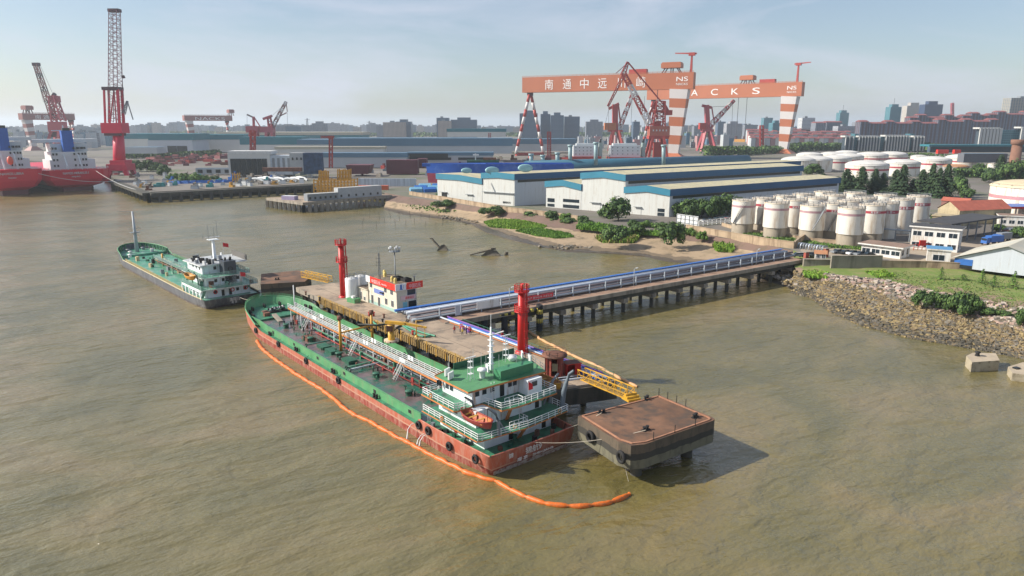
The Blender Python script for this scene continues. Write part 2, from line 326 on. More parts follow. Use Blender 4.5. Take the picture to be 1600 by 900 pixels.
def area_low():
    i = rnd.randrange(0, len(GR[0]) - 1); j = rnd.uniform(17, 25.5); k = int(j); f = j - k
    p = GR[k][i].lerp(GR[k + 1][i], f).lerp(GR[k][i + 1].lerp(GR[k + 1][i + 1], f), rnd.random()); return p + Vector((0, 0, .05)), 1.0
def area_high():
    i = rnd.randrange(5, len(GR[0]) - 1); j = rnd.uniform(14.3, 18); k = int(j); f = j - k
    p = GR[k][i].lerp(GR[k + 1][i], f).lerp(GR[k][i + 1].lerp(GR[k + 1][i + 1], f), rnd.random()); return p + Vector((0, 0, .1)), 1.2
struct(rocks('rock_armour', 9000, area_low, .3, 1.0, [RK[0]] * 3 + [RK[1]] * 3 + [RK[2]] * 2 + [RK[3]]), 'stuff')
struct(rocks('loose_rubble', 900, area_high, .4, 1.2, RP), 'stuff')
def strip(pts, w_, z):
    P = [at(u, v, z) for u, v in pts]
    def f():
        i = rnd.randrange(len(P) - 1); p = P[i].lerp(P[i + 1], rnd.random()); return p + Vector((rnd.gauss(0, w_), rnd.gauss(0, w_), 0)), 1
    return f
struct(rocks('shingle_bar', 500, strip([(870, 386), (920, 384), (960, 380), (1000, 374)], 3.0, .4), .6, 1.6, [RK[1], RK[3], RK[2]]), 'stuff')
struct(rocks('shore_stones', 700, strip([(640, 320), (680, 330), (720, 340), (760, 346)], 3.2, .6), .6, 1.6, [RK[0], RK[1], RK[2]]), 'stuff')
struct(rocks('bank_stones', 500, strip([(1200, 425), (1240, 435), (1270, 445), (1290, 440), (1330, 440)], 3, 1.6), .4, 1.3, [RK[0], RK[1], RK[2], RP[1]]), 'stuff')
mud = mat('mud', (.1, .078, .058), .35, .25, .1, (.06, .05, .04), .5, bump=.3, bs=1)
mb = MB(); P = [at(u, v, 0) for u, v in [(735, 350), (790, 342), (850, 350), (900, 362), (960, 372), (1010, 380), (1060, 388), (1130, 398), (1160, 412), (1120, 413), (1040, 404), (960, 397), (900, 393), (850, 387), (800, 376), (760, 364)]]
mb.prism([(p.x, p.y) for p in P], -1, .22, mud); struct(mb.build('mud_flat'))
# reeds and grass
from mathutils.bvhtree import BVHTree
bc = len(BK[0]); BVH = BVHTree.FromPolygons([p for r in BK for p in r], [(j * bc + i, (j + 1) * bc + i, (j + 1) * bc + i + 1, j * bc + i + 1) for j in range(len(BK) - 1) for i in range(bc - 1)])
def ground_at(u, v, z):
    h = BVH.ray_cast(Vector((0, 0, H)), ray(u, v).normalized()); p = at(u, v, z)
    return h[0] if h[0] is not None and h[0].z > z else p
def blades(name, poly_uv, z, n, h, ms, w_=.35, kind='stuff', spread=1.0):
    P = [ground_at(u, v, z) for u, v in poly_uv]; xs = [p.x for p in P]; ys = [p.y for p in P]; b = MB(); c = 0; tries = 0; zbase = z
    while c < n and tries < n * 20:
        tries += 1; x, y = rnd.uniform(min(xs), max(xs)), rnd.uniform(min(ys), max(ys)); ins = False; j = len(P) - 1
        for i in range(len(P)):
            if (P[i].y > y) != (P[j].y > y) and x < (P[j].x - P[i].x) * (y - P[i].y) / (P[j].y - P[i].y) + P[i].x: ins = not ins
            j = i
        if not ins: continue
        hh_ = BVH.ray_cast(Vector((x, y, 40)), Vector((0, 0, -1))); z = max(zbase, hh_[0].z - .1) if hh_[0] is not None else zbase
        c += 1; a = rnd.random() * 6.28; hh = h * rnd.uniform(.5, 1.15) * (1 + .35 * noise.noise(Vector((x, y, 0)) * .25)); ww = w_ * rnd.uniform(.6, 1.3); dx, dy = math.cos(a) * ww, math.sin(a) * ww
        lx, ly = rnd.gauss(0, .2) * hh, rnd.gauss(0, .2) * hh
        b.add([(x - dx, y - dy, z), (x + dx, y + dy, z), (x + dx * .4 + lx, y + dy * .4 + ly, z + hh), (x - dx * .4 + lx, y - dy * .4 + ly, z + hh)], [(0, 1, 2, 3)], rnd.choice(ms))
    return struct(b.build(name), kind)
RD = [mat('reed_bright', (.2, .36, .03), .8, .2, .5), mat('reed_green', (.13, .26, .025), .8, .2, .5), mat('reed_yellow', (.2, .27, .04), .8, .2, .5)]
RDd = [mat('reed_deep', (.08, .18, .02), .8, .2, .5), RD[1]]
blades('reeds', [(756, 348), (775, 343), (805, 343), (830, 348), (855, 354), (845, 358), (800, 358), (765, 355)], .3, 9000, .9, RD, .25)
blades('reeds', [(805, 361), (835, 357), (860, 360), (890, 366), (897, 371), (870, 373), (838, 369)], .3, 6000, .9, RDd, .25)
blades('reeds', [(1113, 384), (1130, 381), (1147, 387), (1145, 395), (1120, 393)], 2.5, 900, 1.8, RD)
blades('reeds', [(930, 372), (970, 368), (1000, 370), (990, 380), (940, 380)], 1.2, 1500, 1.8, [RD[2], RD[1], mat('dry_reed', (.3, .24, .1), .9)])
blades('scrub_grass', [(905, 346), (960, 354), (1010, 362), (1060, 362), (1050, 370), (980, 366), (900, 358)], 4.6, 3500, 1.3, RDd + [RD[1]])
blades('scrub_grass', [(1254, 425), (1300, 425), (1295, 436), (1258, 434)], 3.9, 900, .9, RD)
blades('scrub_grass', [(1352, 426), (1380, 424), (1400, 432), (1370, 434)], 4.7, 700, .7, RD)
lawn = [mat('lawn_green', (.11, .18, .03), .9, .2, .4), mat('lawn_dry', (.19, .2, .06), .9, .2, .4), mat('lawn_deep', (.06, .12, .02), .9, .2, .4)]
blades('meadow_grass', [(1366, 426), (1446, 423), (1600, 430), (1700, 440), (1700, 530), (1600, 500), (1540, 484), (1480, 471), (1425, 455), (1385, 440)], 4.75, 5000, .22, lawn, .22)
# ================================================================ THE GREEN AND RED TANKER
A0 = R(129.5); SX = Vector((math.cos(A0), math.sin(A0), 0)); TX = Vector((math.sin(A0), -math.cos(A0), 0))
org = SX * 73.5 + TX * 65.0
def ship_w(x, y, z=0): return org + SX * x - TX * y + Vector((0, 0, z))
ship = thing('tanker', 'long green-decked oil tanker with a rusty red hull, moored along the concrete loading jetty', 'ship', org, A0)
hull_m = zbands('tanker_hull_paint', [(1.15, (.24, .03, .018)), (1.4, (.46, .25, .17)), (9, (.4, .1, .055))], .6, .14, (.42, .24, .18), .62, .55)
def hull(L, B, xs, full, top, wl_l, hull_mat, name, parent, stern=.9, zlow=-1.5, bowrake=3.5):
    """plated hull: stations along x, rings of port+starboard points, closed by the transom"""
    zs = [zlow, 0.0, .7, 1.4, None]; b = MB(); n = len(zs); vs = []
    for x in xs:
        for sgn in (1, -1):
            for k, z in enumerate(zs):
                tz = top(x); zz = tz if z is None else min(z, tz); f = k / (n - 1)
                Lx = L - bowrake * (1 - f) ** 1.3; x2 = min(x, Lx) if x > full else x
                h = B / 2
                if x > full: q = min(1, (x - full) / (L - full)); h = B / 2 * (1 - q ** (2.6 - .5 * (1 - f))) ** .5 * (1 - .12 * (1 - f) * q); x2 = full + (Lx - full) * q
                if x < 16: h *= 1 - (1 - stern) * ((16 - x) / 16) ** 2 * (2.2 - 1.4 * f)
                if x == xs[0]: x2 = x + (1 - f) * 1.2 
                vs.append((x2, sgn * max(h, .02), zz))
    fs = []; m2 = 2 * n
    for i in range(len(xs) - 1):
        for k in range(n - 1):
            a = i * m2 + k; fs.append((a, a + 1, a + m2 + 1, a + m2)); a += n; fs.append((a, a + m2, a + m2 + 1, a + 1))
    for k in range(n - 1): fs.append((k, n + k, n + k + 1, k + 1))
    b.add(vs, fs, hull_mat, True); return b, vs, n
XS = [0, 2, 5, 9, 13, 17, 18.4, 18.6, 25, 35, 50, 65, 80, 88, 92, 95, 98, 101, 103, 105, 107, 108.5, 110, 111]
def tz(x):
    if x <= 18.4: return 3.5
    if x < 90: return 2.35
    return 2.35 + min(1, (x - 90) / 7) * (1.9 + (x - 97) * .06 if x > 97 else 1.9)
hb, hv, hn = hull(111, 18, XS, 88, tz, 0, hull_m, 'hull', ship)
hb.build('hull', ship)
def hw(x, B=18, L=111, full=88):
    h = B / 2
    if x > full: q = min(1, (x - full) / (L - full)); h = B / 2 * (1 - q ** 2.6) ** .5
    if x < 16: h *= 1 - .1 * ((16 - x) / 16) ** 2 * .8
    return h
# white transom band, rubbing strake
b = MB(); pass
# decks
pdeck = mat('worn_tank_deck', (.15, .105, .105), .22, .35, .16, (.015, .12, .08), .65, bump=.1)
b = MB(); X = [18.5, 40, 60, 80, 88, 92, 95.5]
P = [(x, hw(x) - .25) for x in X]; b.prism([(x, -h) for x, h in P] + [(x, h) for x, h in P[::-1]], 2.0, 2.32, greenp); b.build('side_deck', ship)
b = MB(); P = [(18.6, 7.9), (70, 7.9), (86, 7.9), (92, 7.6), (95.4, 7.2)]; b.prism([(x, -h) for x, h in P] + [(x, h) for x, h in P[::-1]], 2.3, 2.62, pdeck); b.build('tank_deck', ship)
b = MB(); X = [95.5, 98, 101, 103, 105, 107, 108.5, 110, 110.6]; P = [(x, hw(x) - .3) for x in X]
b.prism([(x, -h) for x, h in P] + [(x, h) for x, h in P[::-1]], 2.2, 3.05, greenp); b.build('forecastle_deck', ship)
b = MB(); X = [.6, 3, 8, 12, 18.4]; P = [(x, hw(x) - .75) for x in X]; b.prism([(x, -h) for x, h in P] + [(x, h) for x, h in P[::-1]], 1.6, 2.62, greenp); b.build('aft_deck', ship)
# coamings with brackets
b = MB()
for s in (1, -1):
    pp = [(19, 8.05, 0), (70, 8.05, 0), (86, 8.05, 0), (92, 7.75, 0), (97, 7.9, 0)]
    for (x0, y0, _), (x1, y1, _) in zip(pp, pp[1:]):
        b.bar((x0, s * y0, 3.1), (x1, s * y1, 3.1), .1, 1.6, greenl); b.bar((x0, s * y0, 3.93), (x1, s * y1, 3.93), .32, .08, greenl)
    for x in range(22, 95, 12): b.box(x, x + .9, min(s * 8.14, s * 8.1), max(s * 8.14, s * 8.1), 2.9, 3.5, black)
b.build('coaming', ship)
b = MB()                                      # bow bulwark: green inside with rail cap and stays
for s in (1, -1):
    X = [92, 94, 96, 98, 100, 102, 104, 105.5, 107, 108.3, 109.5, 110.4, 110.95]
    q = [Vector((x, s * (hw(x) - .16), tz(x))) for x in X]; q[-1].y = 0
    for a, c in zip(q, q[1:]):
        h0, h1 = (a.z - 2.9), (c.z - 2.9); b.add([(a.x - .25 - max(0, a.x - 105) * .3, a.y * .93, 2.9), (c.x - .25 - max(0, c.x - 105) * .3, c.y * .93, 2.9), (c.x - .05, c.y * .985, c.z), (a.x - .05, a.y * .985, a.z)], [(0, 1, 2, 3)], greenl)
    b.path([p + Vector((0, 0, .06)) for p in q], .17, greenl, 5)
    for a in q[1:-1]: inn = Vector((a.x - .3, a.y * .93, 3.0)); b.bar(a - Vector((0, 0, .1)), inn, .08, .3, greenl)
    rr = [Vector((x, s * (hw(x) - .16), tz(x) + .05)) for x in X[5:]]; rr[-1].y = 0
    b.rail(rr, railw if 0 else greenl, .7, 2, 1.0, .04)
b.build('bow_bulwark', ship)
# aft bulwark stanchion rail on raised hull
b = MB()
for s in (1, -1):
    q = [Vector((x, s * (hw(x) - .05), 3.5)) for x in (.3, 3, 6, 10, 14, 18)]
    b.path(q, .14, hull_m, 4)
    for x in (2, 5, 8, 11, 14, 17): b.bar((x, s * (hw(x) - .5), 2.6), (x, s * (hw(x) - .12), 3.45), .08, .3, rust)
b.path([(.25, -8.1, 3.5), (.0, -4, 3.55), (-.05, 0, 3.55), (0, 4, 3.55), (.25, 8.1, 3.5)], .16, hull_m, 4); b.build('bulwark_rail', ship)
b = MB(); b.add([(.87, -7.2, .02), (.87, 7.2, .02), (.5, 7.5, .85), (.5, -7.5, .85)], [(0, 3, 2, 1)], mat('scuffed_white', (.42, .36, .32), .7, .25, .8, (.2, .06, .04), .6)); b.build('boot_stripe', ship)
wh = white
cp = mat('weld_letter_white', (.7, .66, .62), .6)
text('锦航9', 1.25, cp, ship, (-.1, 1.9, 2.15), (0, -1, 0), 'ship_name', .04, (-.12, 0, 1), 3.2)
text('南 京', .7, cp, ship, (-.02, 3.4, 1.35), (0, -1, 0), 'home_port', .04, (-.12, 0, 1), 2.0)
text('ZHEN JIANG', .5, cp, ship, (-.02, .4, 1.35), (0, -1, 0), 'port_lettering', .04, (-.12, 0, 1), 4.2)
text('锦', .9, cp, ship, (-.1, 5.1, 2.4), (0, -1, 0), 'mark', .04, (-.12, 0, 1))
# tyres on the side
for i, (x, z) in enumerate([(3.2, 2.2), (9.5, 2.0), (15.2, 2.6), (18.0, 2.6), (47, 1.9), (62, 1.9), (77, 1.9), (91, 1.9)]):
    b = MB(); b.torus((x, hw(x) + .22, z), .55, .22, black); b.tube((x, hw(x) + .1, z + .5), (x, hw(x) - .5, z + 1.1), .04, black, 4); b.build('tyre_fender', ship)
for x in (33, 50, 68, 83):
    for s in (1, -1):
        b = MB()
        for k in (0, .9): b.tube((x + k, s * 8.55, 2.3), (x + k, s * 8.55, 3.0), .22, black, 8); b.tube((x + k, s * 8.55, 3.0), (x + k, s * 8.55, 3.1), .3, black, 8)
        b.box(x - .3, x + 1.2, s * 8.55 - .25, s * 8.55 + .25, 2.3, 2.4, black); b.build('mooring_bollard', ship)
# ---- superstructure: three storeys
DKS = [(2.62, 5.1, (4.2, 16.0), (6.3, -7.2)), (5.25, 7.9, (6.3, 16.3), (6.3, -7.0)), (8.1, 10.75, (8.2, 16.2), (5.6, -6.6))]
housew = mat('house_white', (.75, .8, .82), .5, .06, .6, (.42, .3, .22), .28, True)
for k, (z0, z1, (xa, xb), (yp, ys)) in enumerate(DKS):
    b = MB(); b.box(xa, xb, ys, yp, z0, z1, housew); h = b.build('deckhouse', ship)
    def win(x, y, z, ax, ww=.7, hh=.75):
        c = MB(); e = .05
        if ax == 'p': c.box(x - ww/2 - .06, x + ww/2 + .06, y, y + e, z - hh/2 - .06, z + hh/2 + .06, greys); c.box(x - ww/2, x + ww/2, y + e, y + e + .02, z - hh/2, z + hh/2, glass)
        else: c.box(x - e, x, y - ww/2 - .06, y + ww/2 + .06, z - hh/2 - .06, z + hh/2 + .06, greys); c.box(x - e - .02, x - e, y - ww/2, y + ww/2, z - hh/2, z + hh/2, glass)
        c.build('window', h)
    def door(x, y, ax, m=dark):
        c = MB()
        if ax == 'p': c.box(x - .42, x + .42, y, y + .06, z0 + .12, z0 + 2.05, m); c.box(x - .5, x + .5, y, y + .04, z0, z0 + .12, greys)
        else: c.box(x - .06, x, y - .42, y + .42, z0 + .12, z0 + 2.05, m)
        c.build('door', h)
    if k == 0:
        for x in (6.5,): win(x, yp, z0 + 1.5, 'p', .9, .9)
        door(8.6, yp, 'p'); door(11.6, yp, 'p', red); win(10, yp, z0 + 1.6, 'p', .5, .5); win(14, yp, z0 + 1.5, 'p', .5, .5)
        for y in (5.2, 3.4, -.8, -3.6): win(xa, y, z0 + 1.6, 'a', .5, .5)
        door(xa, 1.2, 'a'); door(xa, -5.6, 'a'); door(xa, -2.2, 'a', housew)
    if k == 1:
        win(11.5, yp, z0 + 1.4, 'p', .7, 1.2); win(8, yp, z0 + 1.5, 'p', .5, .6); door(13.6, yp, 'p', housew)
        for y in (5.0, -4.4): win(xa, y, z0 + 1.5, 'a', .6, .7)
        door(xa, 2.5, 'a', housew); door(xa, -6, 'a')
    if k == 2:
        for x in (14.8, 13.6): win(x, yp, z0 + 1.6, 'p', .8, 1.4)
        for y in (4.6, 3.2, 1.6, -1.9, -2.9): win(xa, y, z0 + 1.7, 'a', .7, .7)
        door(xa, -.3, 'a')
        c = MB(); c.box(5.8, 8.2, -6.6, -3.6, z0, z1 - .1, housew); c.build('chart_room', h); win(5.8, -5, z0 + 1.8, 'a', 1.0, .7)
        for y in [-6 + 1.3 * i for i in range(10)]: c = MB(); c.box(16.2, 16.25, y, y + .95, z0 + 1.1, z0 + 2.1, glass); c.build('window', h)
def slab(poly, z0, z1, nm='deck_slab', top=greenp):
    b = MB(); b.prism(poly, z0, z1, orange, top); return b.build(nm, ship)
D1 = [(2.4, -9.2), (17.4, -9.2), (17.4, 8.9), (9, 8.9), (2.6, 8.9), (2.3, 8.3), (1.6, 0)]
D2 = [(4.5, -8.3), (17.4, -8.9), (17.4, 8.9), (8.4, 8.9), (8.0, 8.4), (8.0, 3.8), (3.9, 3.2), (3.5, 0), (3.9, -8.2)]
RF = [(6.6, -8.2), (12, -10.0), (16.5, -10.0), (17.2, -3), (17.2, 3), (16.2, 7.0), (7.2, 7.0), (7.0, 0)]
slab(D1, 5.08, 5.28); slab(D2, 7.88, 8.12); slab(RF, 10.72, 11.0, 'bridge_roof', mat('roof_green', (.09, .25, .11), .55, .15, .4, (.06, .16, .09), .3))
b = MB(); b.add([(16.3, 6.9, 10.75), (17.3, 3, 10.75), (17.4, 3, 11.25), (16.4, 7.0, 11.1), (12.2, 7.02, 10.9), (12.2, 7.02, 10.72)], [(0, 1, 2, 3), (0, 3, 4, 5)], orange); b.box(16.7, 16.8, -9.8, 3, 11, 12.1, green_dk); b.build('wind_dodger', ship)
b = MB(); V3 = lambda l, z: [Vector((x, y, z)) for x, y in l]
b.rail(V3([(17.2, 8.7), (9, 8.8), (2.5, 8.75), (2.2, 8.2), (1.5, 0), (2.2, -9.0), (6, -9.1)], 5.28), railw, 1.1, 3, 1.5); b.build('boat_deck_rail', ship)
b = MB(); b.rail(V3([(17.2, 5.9), (17.2, 8.7), (8.5, 8.7), (8.2, 8.2), (8.1, 6)], 8.12), railw, 1.1, 3, 1.4); b.build('bridge_deck_rail', ship); b = MB()
b.rail(V3([(8.1, 3.7), (4.1, 3.1), (3.7, 0), (4.1, -8.1), (10, -8.4)], 8.12), railw, 1.1, 3, 1.4); b.build('bridge_deck_rail', ship)
b = MB(); b.rail(V3([(16.6, -9.7), (12.1, -9.8), (6.8, -8.1)], 11), greys, 1.0, 2, 1.6, .03); b.build('roof_rail', ship); b = MB(); b.rail(V3([(3, 2.4), (3, -1.2), (5, -1.2)], 5.28), railw, 1.0, 2, 1); b.build('hatch_rail', ship); b = MB(); b.rail(V3([(5.4, 1.4), (5.4, -1.2), (4.2, -1.2)], 8.12), railw, 1.0, 2, 1); b.build('hatch_rail', ship)
b = MB(); b.box(7.9, 9.7, -6.6, .2, 11.0, 12.5, mat('box_green', (.05, .21, .1), .5, .15, 1)); b.build('roof_locker', ship)
b = MB(); b.lathe([(.0, 1.5), (.75, 1.5), (.8, 1.2), (.55, 1.05), (.42, 0)], wh, (10.8, 1.6, 11), 14); b.build('ventilator', ship)
b = MB(); b.lathe([(.0, .9), (.85, .85), (.9, .5), (.5, 0)], wh, (14.2, -7.3, 11), 14); b.build('ventilator', ship)
for x, y, a in ((15.0, 5.4, .4), (13.3, 5.9, .4), (12.3, -.6, 1.2), (11.8, -9.2, 1.2), (13.9, -9.3, 1.0)):
    b = MB(); b.ob((x, y, 11.15), .25, 1.4, 1.1, a, wh); b.ob((x, y, 11.0), .1, 1.0, .2, a, greys); b.build('liferaft_case', ship)
# mast
b = MB(); mx_, my_ = 13.0, -1.9
b.bar((mx_, my_, 11), (mx_, my_, 18.2), .55, .55, housew, .22, .22)
for z, l in ((13.2, 1.6), (14.6, 2.2), (16.0, 1.6)): b.bar((mx_ + l, my_ - l, z), (mx_ - l, my_ + l, z), .1, .1, wh)
for z in (12, 13, 14, 15, 16, 17): b.box(mx_ - .45, mx_ + .45, my_ - .45, my_ + .45, z, z + .05, wh)
b.bar((mx_, my_ - .2, 16.8), (mx_, my_ - 2.6, 17.0), .25, .12, wh); b.tube((mx_, my_, 18), (mx_, my_, 20.3), .05, wh, 5); b.build('radar_mast', ship)
for x, y, h_ in ((11.2, 3.6, 3.6), (14.8, -6.4, 4.4)):
    b = MB()
    for dx, dy in ((.4, .4), (-.4, .4), (-.4, -.4), (.4, -.4)): b.tube((x + dx, y + dy, 11), (x + dx * .5, y + dy * .5, 11 + h_), .05, wh, 4)
    for z in (1, 2, 3): b.box(x - .35, x + .35, y - .35, y + .35, 11 + z, 11.05 + z, wh)
    b.bar((x, y - 1.0, 11.1 + h_), (x, y + 1.0, 11.1 + h_), .2, .12, wh); b.build('antenna_frame', ship)
for i in range(14): x, y = rnd.uniform(9, 16), rnd.uniform(-9, 5); b = MB(); b.tube((x, y, 11), (x, y, 11 + rnd.uniform(1.5, 3.5)), .035, wh, 4); b.build('whip_aerial', ship)
b = MB(); b.box(8.3, 8.4, -4.5, -4.46, 8.2, 11.5, wh); fl = mat('flag_red', (.6, .02, .03), .7)
b.tube((4.9, -2.9, 8.1), (4.9, -2.9, 11.2), .04, wh, 4); b.add([(4.9, -2.9, 11), (4.7, -3.6, 10.5), (4.9, -3.9, 9.5), (4.9, -3.0, 9.5)], [(0, 1, 2, 3)], fl); b.build('flag', ship)
b = MB()
for z in range(9): b.bar((7.6, 2.2, 8.2 + z * .3), (7.6, 1.6, 8.2 + z * .3), .05, .05, wh)
for y in (2.2, 1.6): b.bar((7.4, y, 8.1), (7.75, y, 11.2), .08, .08, wh)
b.build('ladder', ship)
b = MB()
b.bar((2.2, -.2, 5.2), (3.9, -.2, 2.7), .8, .12, orange); b.bar((5.9, .6, 5.3), (4.6, .6, 8.1), .7, .12, orange)
for y in (1.0, .2): b.bar((5.9, y, 6.2), (4.6, y, 9.0), .06, .06, wh)
b.build('stairway', ship)
for x, y, z, ax in ((1.95, 2.2, 5.9, 'x'), (2.0, -7, 5.9, 'x'), (11.5, 8.95, 5.85, 'y'), (14.5, 8.95, 8.7, 'y'), (6.1, -6.9, 6.8, 'x')):
    b = MB(); b.torus((x, y, z), .33, .09, orange if ax == 'y' else mat('lifebuoy_worn', (.5, .3, .15), .6), ax, 12, 5); b.build('lifebuoy', ship)
def lifeboat(name, m_out, m_in, L=7.2, B=2.5, seats=True, closed=False):
    b = MB(); N = 12; ring = []; 
    for i in range(N + 1):
        t = i / N * 2 - 1; h = B / 2 * (1 - abs(t) ** 2.4) ** .6 + .02; sh = .35 * t * t
        ring.append([(t * L / 2, h, 1.3 + sh), (t * L / 2 * .96, h * .85, .6 + sh * .8), (t * L / 2 * .9, h * .3, .08 + sh), (t * L / 2 * .9, -h * .3, .08 + sh), (t * L / 2 * .96, -h * .85, .6 + sh * .8), (t * L / 2, -h, 1.3 + sh)])
    vs = [p for r_ in ring for p in r_]; b.add(vs, [(i * 6 + k, i * 6 + k + 1, i * 6 + 7 + k, i * 6 + 6 + k) for i in range(N) for k in range(5)], m_out, True)
    vi = [(x * .93, y * .86, z + .02) for x, y, z in vs]; vi = [(x, y, z + (.22 if z < 1.2 else -.02)) for x, y, z in vi]
    b.add(vi, [(i * 6 + k, i * 6 + 6 + k, i * 6 + 7 + k, i * 6 + k + 1) for i in range(N) for k in range(5)], m_in, True)
    for s_ in (0, 5): b.path([ring[i][s_] for i in range(N + 1)], .08, m_out, 5)
    return b
brn = mat('boat_red', (.3, .035, .03), .5, .15, 1); brn2 = mat('boat_inside', (.4, .09, .04), .6, .2, 1, (.5, .25, .03), .4)
def boat_on_davits(x, y, rz, m1, m2, z=6.3, side=1):
    b = lifeboat('lifeboat', m1, m2); o = b.build('lifeboat', ship, (x, y, z), rz)
    c = MB()
    for t in (-2.2, -.6, 1, 2.3): c.box(t - .18, t + .18, -.95, .95, 1.0, 1.06, mat('thwart_yellow', (.5, .28, .05), .6))
    c.build('thwart', o)
    for dx in (-2.9, 2.9):
        c = MB(); q = y - 1.9 * side
        c.path([(x + dx, q, 5.3), (x + dx, q + .1 * side, 7.5), (x + dx, q + .6 * side, 9.0), (x + dx, y, 10.0)], [.28, .26, .24, .16], greys, 6); c.bar((x + dx, q - 1.4 * side, 5.3), (x + dx, q + .2 * side, 8), .2, .2, greys)
        c.tube((x + dx * .93, y, 10), (x + dx * .93, y, z + 1.5), .05, dark, 4); c.build('davit', ship)
boat_on_davits(5.0, 7.1, 0.03, brn, brn2, 6.5)
boat_on_davits(9.5, -11.0, 0, mat('boat_orange', (.6, .3, .04), .5, .15, 1), mat('boat_orange_in', (.35, .15, .04), .6, .2, 1), 6.8, -1)
b = MB()
b.path([(3.2, -8.6, 5.3), (3.0, -8.8, 8.4), (2.6, -8.9, 10), (2.0, -9.0, 11.6), (1.2, -9.2, 12.4)], [.4, .4, .35, .28, .2], mat('funnel_grey', (.13, .16, .19), .5), 8); b.build('stores_davit', ship)
# ---- fore-and-aft catwalk with pipes
b = MB(); cy = -1.0; ct = mat('catwalk_floor', (.3, .33, .3), .7)
b.box(17.4, 93.5, cy - .9, cy + .9, 5.35, 5.45, ct); 
for s in (-.9, .9): b.bar((17.4, cy + s, 5.32), (93.5, cy + s, 5.32), .12, .3, orange)
for x in range(20, 94, 6):
    for s in (-.8, .8): b.bar((x, cy + s, 2.6), (x, cy + s, 5.3), .18, .18, wh)
    b.bar((x, cy - .8, 4.2), (x, cy + .8, 4.2), .12, .12, rust)
b.build('catwalk', ship)
b = MB()
for s in (-.9, .9): b.rail([Vector((17.4, cy + s, 5.45)), Vector((93.5, cy + s, 5.45))], railw, 1.15, 3, 2.0, .03)
for x in (20, 21, 37.5, 38.5, 52, 53.2, 62, 63, 77, 78):
    for s in (-.92, .92): b.box(x, x + .7, cy + s - .03, cy + s + .03, 5.9, 6.7, railw)
b.build('catwalk_rail', ship)
for x in (80.5, 56.5, 38):
    b = MB()
    for dx in (0, .9):
        b.bar((x + dx, cy + .95, 5.4), (x + dx, cy + 2.7, 2.65), .07, .14, wh); b.bar((x + dx, cy + .95, 6.4), (x + dx, cy + 2.7, 3.65), .05, .05, railw); pass
    for k in range(8): t = k / 8; b.box(x, x + .9, cy + .95 + 2.1 * t, cy + 1.15 + 2.1 * t, 5.3 - 2.7 * t, 5.34 - 2.7 * t, ct)
    b.build('catwalk_stairs', ship)
PC = [mat('pipe_red', (.3, .04, .03), .5), mat('pipe_teal', (.03, .13, .1), .5), pipe_s, rust, greys, greenp]
b = MB()
for i, y in enumerate((-2.6, -2.1, -1.5, -.9, -.4, .2, .7)): b.tube((22 + i, y, 3.3 + .25 * (i % 3)), (88 - 2 * i, y, 3.3 + .25 * (i % 3)), .13 + .03 * (i % 2), PC[i % 6], 6)
for i in range(60):
    x = rnd.uniform(22, 90); y = rnd.uniform(-3, 1); b.box(x, x + rnd.uniform(.2, .8), y, y + rnd.uniform(.2, .6), 2.6, rnd.uniform(3, 4.6), rnd.choice(PC))
b.build('deck_pipes', ship)
for x in (68, 49, 47.5): 
    b = MB(); b.tube((x, -6.9, 3.3), (x, 6.4, 3.3), .16, rnd.choice(PC), 6)
    for y in (6.4, -6.9): b.torus((x, y, 3.3), .35, .09, black, 'y', 10, 5); b.tube((x, y, 2.6), (x, y, 3.2), .15, green_dk, 6)
    b.build('cross_pipe', ship)
for x in (30, 42, 58, 72, 86):
    for y in (3.6, -5.2):
        b = MB(); b.lathe([(0, 1.0), (.75, 1.0), (.8, .85), (.6, .8), (.6, 0)], green_dk, (x, y, 2.6), 12); b.build('hatch_dome', ship); b = MB(); b.tube((x + 1.3, y, 2.6), (x + 1.3, y, 4.0), .09, green_dk, 5); b.torus((x + 1.3, y, 4.0), .28, .05, black, 'z', 10, 4); b.build('valve', ship)
for i in range(70):
    x = rnd.uniform(22, 92); y = rnd.choice((rnd.uniform(1, 4.6), rnd.uniform(-6.8, -3))); h_ = rnd.uniform(.3, 1.3); b = MB(); b.tube((x, y, 2.6), (x, y, 2.6 + h_), rnd.uniform(.07, .2), rnd.choice((green_dk, rust, greenp, black)), 6)
    if i % 4 == 0: b.torus((x, y, 2.6 + h_), .25, .05, black, 'z', 10, 4)
    b.build('deck_fitting', ship)
for x0 in (52, 60, 64, 72): b = MB(); b.box(x0, x0 + 3.2, 2.4, 4.4, 2.6, 3.3, rnd.choice((green_dk, rust))); b.build('deck_locker', ship)
pass
b = MB(); ym = mat('derrick_yellow', (.6, .3, .03), .5, .12, .8)
for y, x in ((1.4, 61.5), (-6.2, 61.5)): b.tube((x, y, 2.6), (x, y, 9.6), .32, ym, 10, .26); b.lathe([(.0, .85), (.5, .8), (.55, 0), (.2, -.1)], rust, (x, y, 9.5), 10)
b.tube((61.5, 1.4, 6.6), (61.5, -6.2, 6.9), .2, ym, 8); b.bar((61.5, 1.2, 5.2), (61.5, .2, 6.6), .15, .15, ym); b.bar((61.5, -6, 5.4), (61.5, -5, 6.8), .15, .15, ym); b.build('hose_derrick', ship)
